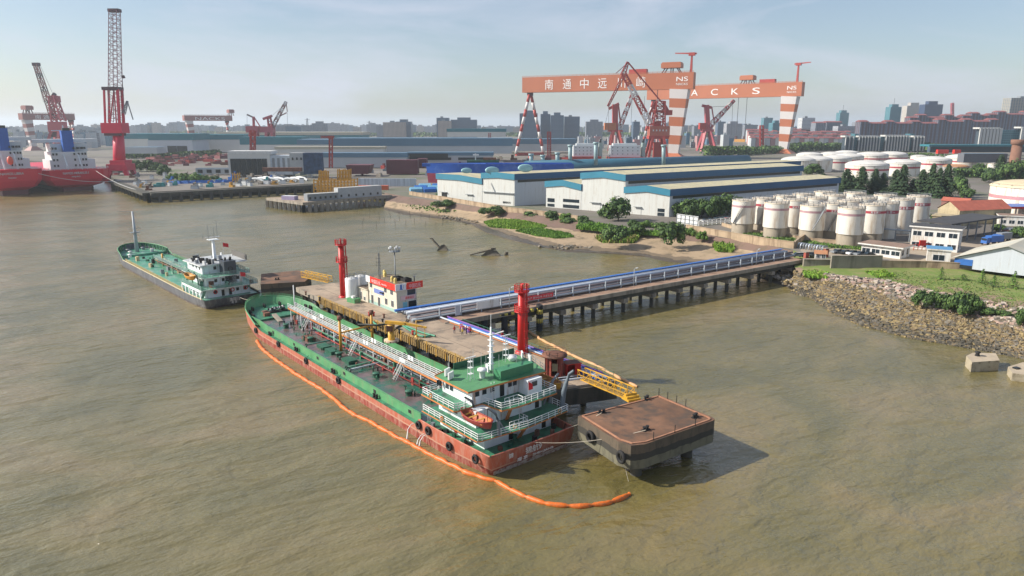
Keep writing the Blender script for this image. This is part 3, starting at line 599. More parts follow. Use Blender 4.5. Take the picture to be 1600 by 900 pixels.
# forecastle fittings
b = MB()
for y in (-3.2, 3.6):
    b.lathe([(.5, 0), (.45, .5), (.8, .9), (.8, 1.0), (0, 1.0)], rust, (99.5, y, 3.05), 10)
b.box(97.6, 98.8, 3.0, 4.4, 3.05, 3.9, rust); b.build('windlass', ship)
b = MB(); b.box(99.8, 101.8, -2.6, 2.6, 3.05, 3.3, black)
for i in range(26): p = (rnd.uniform(100, 101.6), rnd.uniform(-2.4, 2.4), rnd.uniform(3.5, 4.2)); b.lathe([(0, .35), (.3, .15), (.3, -.15), (0, -.35)], rnd.choice((wh, black, greys)), p, 7)
b.build('net_floats', ship)
b = MB(); b.add([(91.5, 2.2, 2.7), (95.6, 2.2, 3.6), (95.6, 3.3, 3.6), (91.5, 3.3, 2.7), (91.5, 2.2, 3.0), (95.6, 2.2, 4.0), (95.6, 3.3, 4.0), (91.5, 3.3, 3.0)], [(0, 1, 2, 3), (4, 5, 6, 7), (0, 1, 5, 4), (1, 2, 6, 5), (2, 3, 7, 6), (3, 0, 4, 7)], mat('gangplank', (.33, .28, .22), .7)); b.build('gangplank', ship)
b = MB(); b.tube((96.8, -3.2, 3), (96.8, -3.2, 10.2), .2, wh, 8, .13); b.build('foremast', ship)
for x, y in ((98, 7), (102, 6.2), (105, 4.6), (106.5, 1), (106, -3), (103, -6), (99, -7.2), (97, -7.6)):
    b = MB(); b.tube((x, y, 3.05), (x, y, 4.0), .25, black, 8); b.tube((x + .9, y, 3.05), (x + .9, y, 4.0), .25, black, 8); b.build('mooring_bollard', ship)
for y in (7.4, 7.0):
    b = MB(); b.tube((17.9, y, 2.6), (17.9, y, 4.2), .06, wh, 5); b.tube((17.2, y, 4.2), (18.8, y - .1, 4.2), .05, wh, 5); b.build('handrail', ship)
for i in range(8):
    x, y = rnd.uniform(5, 16), rnd.choice((7.3, 7.8)); b = MB(); b.ob((x, y, 2.62), .6, .5, rnd.uniform(.4, 1), .3, rnd.choice((black, greys, green_dk, rust))); b.build('deck_box', ship)
for i in range(7):
    b = MB(); b.ob((rnd.uniform(1.2, 3.8), -6.8 + 1.9 * i, 2.62), .6, .6, rnd.uniform(.5, 1.1), i, rnd.choice((black, greys, green_dk, rust))); b.build('stern_winch', ship)
# ================================================================ THE CONCRETE LOADING JETTY
def sw(s, t, z=0): return SX * s + TX * t + Vector((0, 0, z))
JO = sw(79, 81); 
def jl(p): d = Vector(p) - JO; return Vector((d.dot(SX), -d.dot(TX), p[2]))          # world -> jetty frame
def jat(u, v, z=6): return jl(at(u, v, z))
jdeck = mat('jetty_deck', (.35, .27, .195), .9, .25, .12, (.17, .14, .11), .55, bump=.15)
jet = thing('jetty', 'long concrete loading jetty on piles between the red tanker and the pipe trestle', 'jetty', JO, A0)
JP = [(0, -8), (5, 6.2), (104, 6.2), (106.5, 6.0), (104, -8), (63, -8.2), (40, -7.6)]
b = MB(); b.prism(JP, 4.7, 6.0, conc, jdeck); b.build('deck', jet)
b = MB()
for x in (5, 25, 45, 65, 85): b.box(x, x + .12, -7.4, 6.0, 6.0, 6.012, mat('joint_dark', (.12, .1, .08), .9))
b.box(5, 104, 1.2, 1.3, 6.0, 6.012, MATS['joint_dark']); b.build('joint', jet)
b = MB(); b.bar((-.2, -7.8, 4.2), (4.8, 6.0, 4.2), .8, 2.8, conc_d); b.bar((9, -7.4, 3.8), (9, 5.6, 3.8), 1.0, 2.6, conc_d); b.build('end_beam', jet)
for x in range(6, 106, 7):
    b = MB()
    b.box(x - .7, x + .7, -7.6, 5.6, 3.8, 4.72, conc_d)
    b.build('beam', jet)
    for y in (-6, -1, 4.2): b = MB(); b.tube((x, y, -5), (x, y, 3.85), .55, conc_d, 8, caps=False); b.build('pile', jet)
och = mat('fender_ochre', (.36, .24, .09), .85, .25, 1.2, (.16, .12, .07), .5)
b = MB()
for x in [7 + .75 * i for i in range(112)]:
    b.box(x, x + .34, 6.22, 6.7, 4.6, 6.1, och)
b.box(6.5, 92, 5.75, 6.2, 6.0, 6.3, och); b.box(6.5, 92, 6.24, 6.5, 4.75, 5.0, och); b.build('timber_fender', jet)
b = MB()
for x in [11 + 3.4 * i for i in range(24)]: b.box(x, x + .1, 6.9, 7.0, 4.5, 7.0, yellow)
b.build('fender_post', jet)
def jthing(name, label, cat, u, v, rz=0, group=None): p = at(u, v, 6); return thing(name, label, cat, (p.x, p.y, 6.0), rz, group)
# two red fire monitor towers
def monitor_tower(u, v, h, label, mid=None):
    T = jthing('monitor_tower', label, 'tower', u, v, A0); rd = red
    b = MB(); b.tube((0, 0, 0), (0, 0, h - 1.2), .85, rd, 16, .72); b.lathe([(1.3, 0), (1.2, .35), (.9, .5)], rd, n=16); b.build('column', T)
    for z in (h * .62, h - 1.2):
        b = MB(); b.lathe([(.7, 0), (1.5, 0), (1.5, .12), (.7, .12)], rd, (0, 0, z), 14); b.rail([(1.45 * math.cos(k * .5236), 1.45 * math.sin(k * .5236), z + .1) for k in range(13)], rd, 1.3, 3, .8, .04); b.build('platform', T)
    b = MB()
    for y in (-.25, .25): b.bar((-1.1, y, 0), (-1.0, y, h - 1), .07, .07, rd)
    for i in range(int(h / .45)): b.bar((-1.08, -.25, .4 + i * .44), (-1.08, .25, .4 + i * .44), .05, .05, rd)
    for i in range(int(h / 1.6)): b.torus((-1.45, 0, 1.8 + i * 1.5), .42, .03, rd, 'z', 10, 4)
    b.build('ladder', T)
    b = MB(); b.path([(-.2, -1.3, 0), (-.2, -1.2, h * .5), (-.2, -1.1, h - 2), (-.2, -1.0, h + .3)], .14, rd, 6); b.build('riser_pipe', T)
    b = MB(); b.tube((0, 0, h - 1.1), (0, 0, h + .4), .22, rd, 8); b.tube((0, 0, h + .3), (-1.8, 1.0, h + .8), .17, rd, 8, .1); b.torus((.3, 0, h), .3, .05, rd, 'y', 10, 4); b.build('water_cannon', T)
monitor_tower(815, 551, 13.6, 'red fire monitor tower rising from the jetty nearest the tanker wheelhouse')
monitor_tower(537, 464, 15.0, 'red fire monitor tower at the far end of the jetty, beside the white cylinder tanks')
# white cylinders by the building
def cyl_tank(u, v, r, h, label):
    T = jthing('foam_tank', label, 'tank', u, v)
    b = MB(); b.lathe([(r, 0), (r, h), (r * .97, h + .1), (0, h + .45)], white, n=20); b.build('shell', T)
    b = MB(); b.lathe([(r + .15, 0), (r + .15, .3), (r, .35)], greenl, n=20); b.build('plinth', T)
    b = MB(); b.rail([(r * .9 * math.cos(k * .7), r * .9 * math.sin(k * .7), h + .1) for k in range(10)], greys, .9, 2, 1.0, .03); b.build('roof_rail', T)
cyl_tank(551, 466, 1.7, 5.3, 'white cylindrical tank with a green foot in front of the far red tower'); cyl_tank(565, 460, 1.6, 5.0, 'white cylindrical tank half hidden behind the control building corner')
b = MB(); b.ob((0, 0, 0), 3, 2, 1.1, .2, greenl); b.ob((.2, 0, 1.1), .9, .8, .5, .2, white); o = b.build('pump_set', None, at(553, 472, 6), A0); tag(o, 'small pale green pump set at the foot of the white cylindrical tank', 'pump')
# control building
P1 = jat(620.5, 489.5); bl = thing('control_building', 'two-storey cream control building with a red sign fascia on the jetty', 'building', at(620.5, 489.5, 6), A0)
cream = mat('cream_plaster', (.62, .58, .47), .8, .08, .5, (.35, .25, .18), .35, True)
Lb, Wb, Hb = 13.8, 5.6, 6.6
b = MB(); b.box(0, Lb, -Wb, 0, 0, Hb - .4, cream); b.box(Lb, Lb + 5, -Wb, .3, 0, 3.2, cream); b.box(-.02, Lb + .02, -.2, .02, 0, .8, mat('pale_teal_dado', (.3, .45, .4), .7)); b.build('wall', bl)
b = MB(); roofm = mat('roof_worn', (.2, .15, .1), .9, .35, .5, (.07, .06, .05), .5); b.box(-.3, Lb, -Wb - .6, .5, Hb - .4, Hb, roofm); b.box(Lb, Lb + 5.3, -Wb, .6, 3.2, 3.45, cream, roofm); b.build('roof', bl)
fred = mat('sign_red', (.75, .03, .015), .4, .04); fwhite = mat('sign_white', (.75, .75, .76), .4, .04)
b = MB(); b.box(-.6, 11.8, .5, .62, Hb - 1.0, Hb + .6, fred); b.box(11.8, 13.9, .5, .62, Hb - 1.0, Hb + .6, fwhite); b.box(-.72, -.6, -2.3, .62, Hb - 1.0, Hb + .6, fwhite)
b.add([(-.72, -2.3, Hb - 1), (-.72, -7.0, Hb - 1), (-.72, -7.0, Hb + .6), (-.72, -2.6, Hb + .6), (-.6, -2.3, Hb - 1), (-.6, -7.0, Hb - 1), (-.6, -7.0, Hb + .6), (-.6, -2.6, Hb + .6)], [(0, 1, 2, 3), (7, 6, 5, 4), (3, 2, 6, 7), (1, 5, 6, 2), (0, 4, 5, 1)], fred); b.build('fascia', bl)
text('中国石化', 1.15, mat('letter_pink', (.85, .55, .55), .5), bl, (-.75, -3.1, Hb - .7), (0, -1, 0), 'sign_lettering', .03, width=3.3)
text('中国石化', 1.0, MATS['letter_pink'], bl, (10.8, .65, Hb - .7), (-1, 0, 0), 'sign_lettering', .03, width=4.4); text('SINOPEC', .5, MATS['letter_pink'], bl, (5.9, .65, Hb - .55), (-1, 0, 0), 'sign_lettering', .03, width=2.6)
b = MB(); b.bar((-.75, -.9, Hb - .8), (-.75, -.9, Hb + .4), .04, .5, blue); b.bar((-.75, -.5, Hb - .75), (-.75, -1.4, Hb - .75), .04, .14, blue); b.bar((-.75, -1.6, Hb - .6), (-.75, -1.6, Hb + .2), .04, .06, blue); b.build('emblem', bl)
b = MB(); b.box(6.1, 10.8, .02, .12, 3.2, 4.3, mat('board_blue', (.16, .22, .5), .5)); b.build('notice_board', bl)
b = MB(); b.box(-.1, -.02, -5.2, -1.1, 2.9, 4.0, mat('board_pink', (.72, .5, .5), .5)); b.build('name_board', bl)
text('液体码头', .8, fred, bl, (-.12, -2.3, 3.1), (0, -1, 0), 'board_lettering', .02, width=2.5)
b = MB(); b.box(-.06, -.01, -2.9, -1.7, 1.0, 2.4, mat('poster_blue', (.2, .5, .6), .5)); b.build('poster', bl)
def bwin(par, x, z, w_=1.1, h_=1.2, y=0, ax=0, doorm=None):
    c = MB()
    if ax == 0: c.box(x - w_/2 - .08, x + w_/2 + .08, y, y + .05, z - .08, z + h_ + .08, fwhite); c.box(x - w_/2, x + w_/2, y + .05, y + .07, z, z + h_, doorm or glass); c.box(x - .03, x + .03, y + .07, y + .09, z, z + h_, fwhite)
    else: c.box(y - .05, y, x - w_/2 - .08, x + w_/2 + .08, z - .08, z + h_ + .08, fwhite); c.box(y - .07, y - .05, x - w_/2, x + w_/2, z, z + h_, doorm or glass)
    c.build('door' if doorm else 'window', par)
for x in (2.2, 5.2, 12.4): bwin(bl, x, 4.2)
for x in (2, 5): bwin(bl, x, 1.2, 1.1, 1.5)
bwin(bl, -4.1, 4.0, 2.3, 1.3, 0, 1)
for x in (8.6, 12.0): bwin(bl, x, .1, 1.0, 2.2, 0, 0, dark)
bwin(bl, -4.3, .1, 2.2, 2.4, 0, 1, dark); bwin(bl, 17.5, .2, .9, 2.0, .3, 0, dark); bwin(bl, 15.6, .3, .8, .9, .3)
b = MB(); b.bar((6, 0, Hb - 2.8), (7, .6, Hb - 2.7), .3, .3, black); b.build('wall_lamp', bl)
brl = mat('barrel_yellow', (.55, .42, .12), .6, .2, 2)
for i, (x, y, z) in enumerate([(13.6, -4.6, 0), (11.4, -3.5, 0), (5.6, -2.2, 0), (3.4, -1.8, 0)]):
    p = at(620.5, 489.5, 6) + SX * x - TX * y; b = MB(); b.lathe([(0, 1.3), (.25, 1.25), (.42, .9), (.42, .15), (.5, 0)], brl, n=10); o = b.build('roof_ventilator', None, (p.x, p.y, 6 + Hb))
    tag(o, f'yellowish ventilator on the control building roof, {ORD[i]}', 'ventilator', 'ventilators on the control building roof')
b = MB()
for i, (x, y, l) in enumerate([(6.4, -4.2, 2.4), (3.6, -4.9, 2.2)]):
    b = MB(); b.add([(x - l/2, y - 1, .9), (x + l/2, y - 1, .8), (x + l/2, y + 1, 1.5), (x - l/2, y + 1, 1.6)], [(0, 1, 2, 3)], mat('sheet_blue', (.25, .45, .65), .5)); b.box(x - l/2, x + l/2, y - 1, y + .9, 0, .75, black)
    p = at(620.5, 489.5, 6); o = b.build('sheet_cover', None, (p.x, p.y, 6 + Hb), A0); tag(o, ['larger sloping pale blue sheet over dark stores on the control roof', 'smaller pale blue sheet nearer the sign end of the control roof'][i], 'cover')
def lamp_mast(p, h, label, r=.14):
    T = thing('floodlight_mast', label, 'mast', p); b = MB(); b.tube((0, 0, 0), (0, 0, h), r * 1.3, greys, 8, r); b.build('pole', T)
    b = MB(); b.lathe([(.2, 0), (1.5, .1), (1.5, .2), (.2, .2)], greys, (0, 0, h), 12); b.rail([(1.45 * math.cos(k * .524), 1.45 * math.sin(k * .524), h + .15) for k in range(13)], greys, .8, 2, .8, .03); b.build('basket', T)
    for k in range(5): b = MB(); a = k * 1.257; b.ob((1.3 * math.cos(a), 1.3 * math.sin(a), h + .9), .5, .35, .45, a, white); b.build('floodlight', T)
p = at(620.5, 489.5, 6) + SX * 13.4 + TX * 7.6; lamp_mast((p.x, p.y, 6), 12.2, 'dark floodlight mast with a round lamp basket behind the control building')
p = at(620.5, 489.5, 6) + SX * 9.6 + TX * 1.0; b = MB()
b.lattice((0, 0, 0), (0, 0, 6.6), .4, .25, greys, 8, .06); b.tube((0, 0, 6), (0, 0, 8), .04, greys, 4)
for z in (3.5, 4.3, 5.2): b.bar((-.7, 0, z), (.4, 0, z), .06, .06, dark); b.bar((-.7, 0, z - .3), (-.7, 0, z + .3), .06, .06, dark)
tag(b.build('antenna_mast', None, (p.x, p.y, 6 + Hb)), 'thin lattice antenna mast standing on the control building roof', 'antenna')
p = at(620.5, 489.5, 6) + SX * .2 + TX * 5.2; b = MB(); b.tube((0, 0, 0), (0, 0, 1.7), .12, dark, 6); b.ob((0, 0, 1.5), .5, .3, .3, 0, greys); b.bar((0, 0, 2), (.5, 0, 2.2), .1, .1, greys); tag(b.build('security_camera', None, (p.x, p.y, 6 + Hb)), 'small camera post on the roof corner above the red sign', 'camera')
# yellow hose crane
cr_ = jthing('hose_crane', 'yellow hose-handling crane with a horizontal boom on a striped round base', 'crane', 612, 533)
b = MB(); b.lathe([(1.6, 0), (1.6, .35), (0, .35)], mat('base_cream', (.5, .38, .26), .8), n=16); b.lathe([(1.63, .05), (1.63, .3)], black, n=8); b.build('base', cr_)
b = MB(); b.lathe([(.75, .35), (.7, 1.9), (.45, 2.0), (.45, 3.0), (.8, 3.1), (.8, 3.6), (0, 3.6)], yellow, n=14); b.build('pedestal', cr_)
b = MB(); b.bar((-1.2, .2, 4.1), (3.2, -.8, 4.0), .7, .6, yellow); b.bar((3.2, -.8, 4.0), (7.6, -1.9, 3.5), .6, .5, yellow, .4, .3); b.tube((7.2, -1.8, 3.5), (7.2, -1.8, 1.2), .06, yellow, 5); b.build('boom', cr_)
b = MB(); b.tube((.5, .2, 2.2), (2.6, -.5, 3.8), .14, dark, 6); b.box(-.9, .4, -.8, -.3, 2.3, 3.5, rust); b.build('winch', cr_)
b = MB(); b.tube((0, 0, 0), (0, 0, 3.8), .12, yellow, 6); b.lathe([(.5, 0), (.35, .5), (.12, .6)], yellow, n=8); b.bar((-.1, 0, 3.8), (1.5, -.5, 3.9), .1, .1, yellow); tag(b.build('hose_post', None, at(651, 528, 6)), 'thin yellow hose support post standing beneath the crane boom tip', 'post')
ghose = mat('green_hose', (.05, .25, .15), .55, .2, 1); bhose = mat('black_hose', (.02, .025, .022), .6)
def hose(lst, r, m, label, z=6.25, cat='hose', name='hose', n=6):
    P = [Vector(at(q[0], q[1], q[2] if len(q) > 2 else z)) for q in lst]; out = []
    for i in range(len(P) - 1):
        a, b_, c, d = P[max(i - 1, 0)], P[i], P[i + 1], P[min(i + 2, len(P) - 1)]
        for k in range(6):
            t = k / 6; out.append(.5 * ((2 * b_) + (c - a) * t + (2 * a - 5 * b_ + 4 * c - d) * t * t + (3 * b_ - a - 3 * c + d) * t ** 3))
    out.append(P[-1]); b = MB(); b.path(out, r, m, n); o = b.build(name)
    return tag(o, label, cat)
hose([(582, 502), (590, 508), (604, 506), (622, 505), (640, 512), (655, 518), (668, 522), (680, 525)], .22, ghose, 'green loading hose curving past the yellow crane to the bollards')
hose([(628, 508), (640, 516), (652, 523), (664, 526), (672, 524)], .2, ghose, 'shorter green hose lying in front of the longer one beneath the boom')
hose([(560, 507, 5.5), (572, 507, 7.2), (590, 508, 7.4), (606, 506, 7.0), (626, 506, 6.4)], .2, bhose, 'dark hose sagging from the tanker manifold across to the jetty crane')
hose([(636, 499), (632, 505), (624, 509), (618, 513)], .15, bhose, 'short black hose running from the building yard towards the crane base')
for i, (u, v, c) in enumerate([(577, 494, red), (584, 494, red), (600, 497, rust), (598, 505, black), (573, 505, black), (624, 521, black), (645, 524, red), (478, 461, rust), (483, 467, black), (500, 470, black)]):
    b = MB(); b.tube((0, 0, 0), (0, 0, .9), .22, c, 8); b.tube((0, 0, .85), (0, 0, 1.0), .34, c, 8); o = b.build('bollard', None, at(u, v, 6))
    tag(o, f"{'red' if c is red else 'rusty' if c is rust else 'black'} bollard on the jetty deck, {NUM[i]} of ten counted from the crane", 'bollard', 'bollards on the jetty deck')
# valves and clutter by the trestle root
for i, (u, v, k) in enumerate([(636, 490, 0), (646, 492, 0), (656, 496, 0), (664, 488, 1), (672, 486, 1), (682, 492, 1)]):
    b = MB()
    if k == 0: b.lathe([(0, 1.2), (.7, 1.0), (1.1, .5), (1.3, 0)], [black, greys, mat('tarp_grey', (.3, .3, .28), .8)][i % 3], n=9); b.tube((-1.4, .3, .5), (1.4, -.3, .7), .15, pipe_s, 6)
    else:
        for j in range(3): b.tube((-1.6, j * .6, .5 + .4 * j), (1.6, j * .6, .5 + .4 * j), .16, [pipe_s, greenp, white][j], 6); b.tube((j - 1, j * .6, 0), (j - 1, j * .6, 1.6), .09, greys, 5)
    tag(b.build('covered_gear' if k == 0 else 'valve_rack', None, at(u, v, 6), .6 * i), [f'low heap of covered gear beside the control building, {ORD[i]}', f'pipe valve rack between the control building and the trestle, {ORD[i - 3]}'][k], 'gear' if k == 0 else 'valve')
# service pipes along the back edge
def along(s0, s1, t, z, r, m, label, n=6):
    b = MB(); q = (s1 - s0); b.tube((0, 0, 0), (q, 0, 0), r, m, n); p = sw(s0, t, z); return tag(b.build('service_pipe', None, p, A0), label, 'pipe')
bwm = mat('pipe_white', (.46, .51, .58), .45, .08, .6)
along(80, 133, 87.6, 6.45, .2, bwm, 'white service pipe along the back edge of the jetty, nearest the deck')
along(80, 130, 88.15, 6.5, .22, blue, 'bright blue service pipe along the back edge of the jetty')
along(82, 131, 88.6, 6.7, .16, mat('pipe_violet', (.2, .09, .35), .5), 'violet service pipe behind the blue pipe on the jetty edge')
along(86, 128, 87.1, 6.3, .1, orange, 'thin orange service pipe along the back edge of the jetty')
along(81, 126, 89.0, 6.35, .13, greys, 'thin grey service pipe outermost on the back edge of the jetty')
b = MB(); b.rail([(0, 0, 0), (46, 0, 0)], mat('rail_green', (.04, .16, .1), .5), 1.1, 2, 2.0, .035); tag(b.build('edge_railing', None, sw(80, 89.3, 6), A0), 'low green pipe railing along the outer back edge of the jetty', 'railing')
b = MB()
for i, (x, y) in enumerate([(120.5, 87.2), (121.8, 86.4), (123.4, 87.2), (119.6, 86.3)]):
    c = MB(); c.lathe([(0, .5), (.45, .5), (.45, 0)], MATS['pipe_violet'], n=10); c.torus((0, 0, .8), .35, .06, red, 'z', 10, 4); c.tube((0, 0, .4), (0, 0, .8), .07, red, 5); tag(c.build('valve', None, sw(x, y, 6)), f'violet valve with a red handwheel beside the workers, {ORD[i]}', 'valve', 'violet valves on the jetty')
# round rusty-red booth and shed
bo = jthing('round_booth', 'round rusty-red booth with an overhanging flat roof at the near end of the jetty', 'booth', 866, 585)
br_ = mat('booth_red', (.24, .045, .03), .6, .15, .8, (.12, .04, .03), .4)
b = MB(); b.lathe([(1.65, 0), (1.65, 3.6)], br_, n=18, a0=-1.35, a1=4.3); b.lathe([(1.8, 0), (1.8, .15), (0, .15)], br_, n=18); b.build('wall', bo)
b = MB(); b.lathe([(1.2, 3.5), (2.3, 3.6), (2.3, 3.85), (1.2, 3.95), (0, 4.1)], rust, n=22); b.build('roof', bo)
b = MB()
for a in (-2.4, -1.0, 3.5): b.bar((1.7 * math.cos(a), 1.7 * math.sin(a), 0), (1.7 * math.cos(a), 1.7 * math.sin(a), 3.6), .3, .3, br_)
b.rail([(2.1 * math.cos(a * .7), 2.1 * math.sin(a * .7), 3.9) for a in range(10)], rust, .8, 2, 1.2, .03); b.build('frame', bo)
b = MB(); b.box(-.5, .5, -1.72, -1.66, 1.2, 2.6, mat('booth_glass', (.25, .22, .14), .2)); b.build('window', bo)
b = MB(); b.box(-1.4, 1.4, 1.0, 1.1, 0, 2.0, red); b.box(-1.4, -1.3, -1, 1.0, 0, 2.0, red); b.box(1.3, 1.4, -1, 1.0, 0, 2.0, red); b.box(.2, 1.3, -1, -.9, 0, 2.0, red); b.box(-1.5, 1.5, -1.15, 1.15, 2.0, 2.15, red, rust); tag(b.build('red_shelter', None, at(893, 583, 6), .35), 'small open-fronted red shelter beside the round booth', 'shelter')
# timbers, boxes at the end
b = MB(); b.ob((0, 0, 0), 4.4, 1.1, .5, 0, blue); b.ob((0, .3, .5), 4.0, .4, .25, 0, bwm); tag(b.build('pipe_box', None, at(922, 588, 6), A0), 'blue low pipe box at the head of the yellow gangway', 'box')
b = MB(); b.ob((0, 0, 0), 5, .3, .3, 0, bwm); b.ob((0, .6, 0), 5, .3, .35, 0, dark); b.ob((0, 1.1, 0), 4, .25, .3, 0, bwm); tag(b.build('spare_pipes', None, at(893, 594, 6), .3), 'bundle of spare white pipes at the open end of the jetty', 'pipes')
# people
def person(u, v, top_, leg, label, rz=0, arm=0, hat=True):
    p = at(u, v, 6); T = thing('person', label, 'person', (p.x, p.y, 6.0), rz)
    key = 'wear_%s_%s' % (top_, leg); m = zbands(key, [(.86, C[leg]), (1.42, C[top_]), (3, (.35, .2, .14))], .8, .0, (.1, .08, .06), .1, 2)
    V = [(0, 0, .95), (0, 0, 1.15), (0, 0, 1.38), (0, .0, 1.5), (0, .01, 1.62), (0, 0, 1.73), (-.1, 0, .86), (-.12, .02, .48), (-.13, 0, .08), (-.13, -.14, .04), (.1, 0, .86), (.14, -.04, .48), (.15, .04, .08), (.15, -.1, .04), (-.19, 0, 1.4), (-.27, .02, 1.14), (-.24, -.12, .92), (-.23, -.18, .84), (.19, 0, 1.4), (.27, .0 - .1 * arm, 1.14 + .05 * arm), (.24, -.12 - .12 * arm, .94 + .2 * arm), (.23, -.2 - .1 * arm, .88 + .26 * arm)]
    E = [(0, 1), (1, 2), (2, 3), (3, 4), (4, 5), (0, 6), (6, 7), (7, 8), (8, 9), (0, 10), (10, 11), (11, 12), (12, 13), (2, 14), (14, 15), (15, 16), (16, 17), (2, 18), (18, 19), (19, 20), (20, 21)]
    rad = [.15, .14, .16, .065, .1, .085, .105, .075, .055, .05, .105, .075, .055, .05, .08, .055, .042, .04, .08, .055, .042, .04]
    me = bpy.data.meshes.new('body'); me.from_pydata(V, E, []); o = bpy.data.objects.new('body', me); COL.objects.link(o); o.parent = T
    md = o.modifiers.new('skin', 'SKIN'); me.skin_vertices.new() if not me.skin_vertices else None
    for i, sv in enumerate(me.skin_vertices[0].data): sv.radius = (rad[i], rad[i] * .85); sv.use_root = i == 0
    sb = o.modifiers.new('sub', 'SUBSURF'); sb.levels = 1; sb.render_levels = 1; me.materials.append(m)
    if hat: b = MB(); b.lathe([(.17, 0), (.13, .03), (.125, .08), (.08, .15), (0, .17)], C_H[hat], (0, 0, 1.69), 12); b.build('hard_hat', T)
C = {'blue': (.03, .04, .2), 'navy': (.02, .025, .07), 'orange': (.6, .12, .03), 'red': (.5, .03, .03), 'yellow': (.55, .4, .04), 'dark': (.03, .03, .04)}
C_H = {True: red, 'w': white, 'y': yellow, 'b': blue}
person(710, 521, 'red', 'navy', 'person in a red jacket and dark trousers, leftmost of the group on the jetty', .6, 0)
person(719, 519, 'orange', 'dark', 'person in an orange vest standing behind the one in yellow', 2.0, 1)
person(722.5, 524, 'yellow', 'dark', 'person in a yellow vest standing nearest in the jetty group', 2.9, 0, 'y')
person(729, 522, 'blue', 'navy', 'person in blue overalls and a red helmet within the jetty group', 1.2, 1)
person(735, 523, 'red', 'navy', 'person in a red top and navy trousers, rightmost of the standing group', .2, 1)
person(785, 530, 'red', 'navy', 'person in red walking alone by the service pipes near the red tower', .2, 0)
# striped fender frame behind the jetty
ff = thing('fender_frame', 'black and yellow striped tubular fender frame in the water beside the trestle', 'fender', at(717, 502, 5.5))
o0 = at(717, 502, 5.5); st1 = mat('hazard_yellow', (.5, .4, .06), .6, .2, 1)
def striped(b, p, q, r, seg=.9):
    p, q = Vector(p), Vector(q); n = max(2, int((q - p).length / seg))
    for i in range(n): b.tube(p.lerp(q, i / n), p.lerp(q, (i + 1) / n), r, st1 if i % 2 else black, 10)
B_ = MB(); e0, e1 = at(717, 502, 5.6) - o0, at(843, 483, 5.6) - o0; striped(B_, e0, e1, .42); B_.build('beam', ff)
B_ = MB(); f0, f1 = at(740, 508, 3.2) - o0, at(834, 493, 3.2) - o0; striped(B_, f0, f1, .42); B_.build('beam', ff)
for k, t in enumerate((.3, .55, 1.0)):
    B_ = MB(); q = e0.lerp(e1, t); B_.tube((q.x, q.y, -11), (q.x, q.y, -.4), .8, black, 12); 
    if k == 2: striped(B_, (q.x, q.y, -4.5), (q.x, q.y, 1.2), .82, 1.1)
    B_.build('pile', ff)
# ================================================================ APPROACH TRESTLE
N0 = Vector((-15.2, 153.9, 0)); TA = math.atan2(230.4 - 154.3, 96.3 + 14.6); tr = thing('pipe_trestle', 'long concrete pipe trestle on piles joining the jetty to the shore', 'bridge', N0, TA)
TL = 137
b = MB(); tdk = mat('trestle_deck', (.3, .19, .13), .9, .2, .3, (.16, .12, .09), .4); b.box(0, TL, 0, 11.5, 5.1, 6.02, conc, tdk); b.box(0, TL, .0, .3, 6.02, 6.22, conc); b.build('deck', tr)
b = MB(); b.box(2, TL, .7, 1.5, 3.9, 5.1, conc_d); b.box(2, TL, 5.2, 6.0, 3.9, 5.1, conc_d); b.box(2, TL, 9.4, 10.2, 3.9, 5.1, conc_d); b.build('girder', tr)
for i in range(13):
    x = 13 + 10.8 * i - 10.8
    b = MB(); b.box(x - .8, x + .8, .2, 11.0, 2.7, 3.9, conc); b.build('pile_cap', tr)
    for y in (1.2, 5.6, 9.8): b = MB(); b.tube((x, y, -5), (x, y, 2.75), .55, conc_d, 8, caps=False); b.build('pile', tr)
pr_k = [(4.6, 6.7, .35, pipe_s), (5.5, 6.7, .4, mat('pipe_dull', (.16, .13, .14), .6, .2, .4)), (5.4, 7.7, .3, MATS['pipe_dull']), (6.6, 6.9, .45, pipe_s), (7.5, 7.7, .38, bwm), (8.4, 7.7, .34, bwm), (7.6, 6.8, .35, MATS['pipe_dull'])]
for y, z, r, m in pr_k: b = MB(); b.tube((-6, y, z), (TL + 1, y, z), r, m, 8); b.build('product_pipe', tr)
b = MB(); b.box(-8, TL, 8.9, 9.5, 8.0, 8.5, blue); b.box(-8, TL, 8.2, 8.7, 8.5, 8.56, blue); b.build('cable_tray', tr)
for i in range(24):
    x = 1 + 5.7 * i; b = MB(); b.box(x - .14, x + .14, 4.1, 4.4, 6.02, 8.5, pipe_s); b.box(x - .1, x + .1, 8.7, 9.0, 6.02, 8.3, pipe_s); b.box(x - .1, x + .1, 4.3, 9.0, 7.25, 7.4, pipe_s); b.build('pipe_rack', tr)
b = MB(); b.rail([(0, 11.3, 6), (TL, 11.3, 6)], pipe_s, 1.2, 3, 3.0, .04); b.build('railing', tr)
b = MB(); b.box(24, 34, 3.9, 4.0, 6.9, 7.9, mat('banner_red', (.6, .02, .03), .6)); b.build('banner', tr); text('安全生产 警钟长鸣 关爱生命', .6, MATS['letter_pink'], tr, (24.4, 3.85, 7.15), (1, 0, 0), 'banner_lettering', .02, width=9.2)
b = MB(); b.box(11, 17.5, 4.0, 4.06, 6.8, 8.6, white); b.build('panel', tr); b = MB(); b.box(5, 6.4, 4.0, 4.06, 6.2, 8.6, bwm); b.build('panel', tr)
def lamp(p, h, label, rz=0):
    T = thing('street_lamp', label, 'lamp', p, rz); b = MB(); b.tube((0, 0, 0), (0, 0, h), .12, pipe_s, 6, .08); b.build('pole', T); b = MB(); b.bar((0, 0, h), (1.1, 0, h + .1), .08, .08, pipe_s); b.ob((1.0, 0, h), .8, .3, .2, 0, white); b.build('lamp_head', T)
TD = Vector((math.cos(TA), math.sin(TA), 0)); TN = Vector((-TD.y, TD.x, 0))
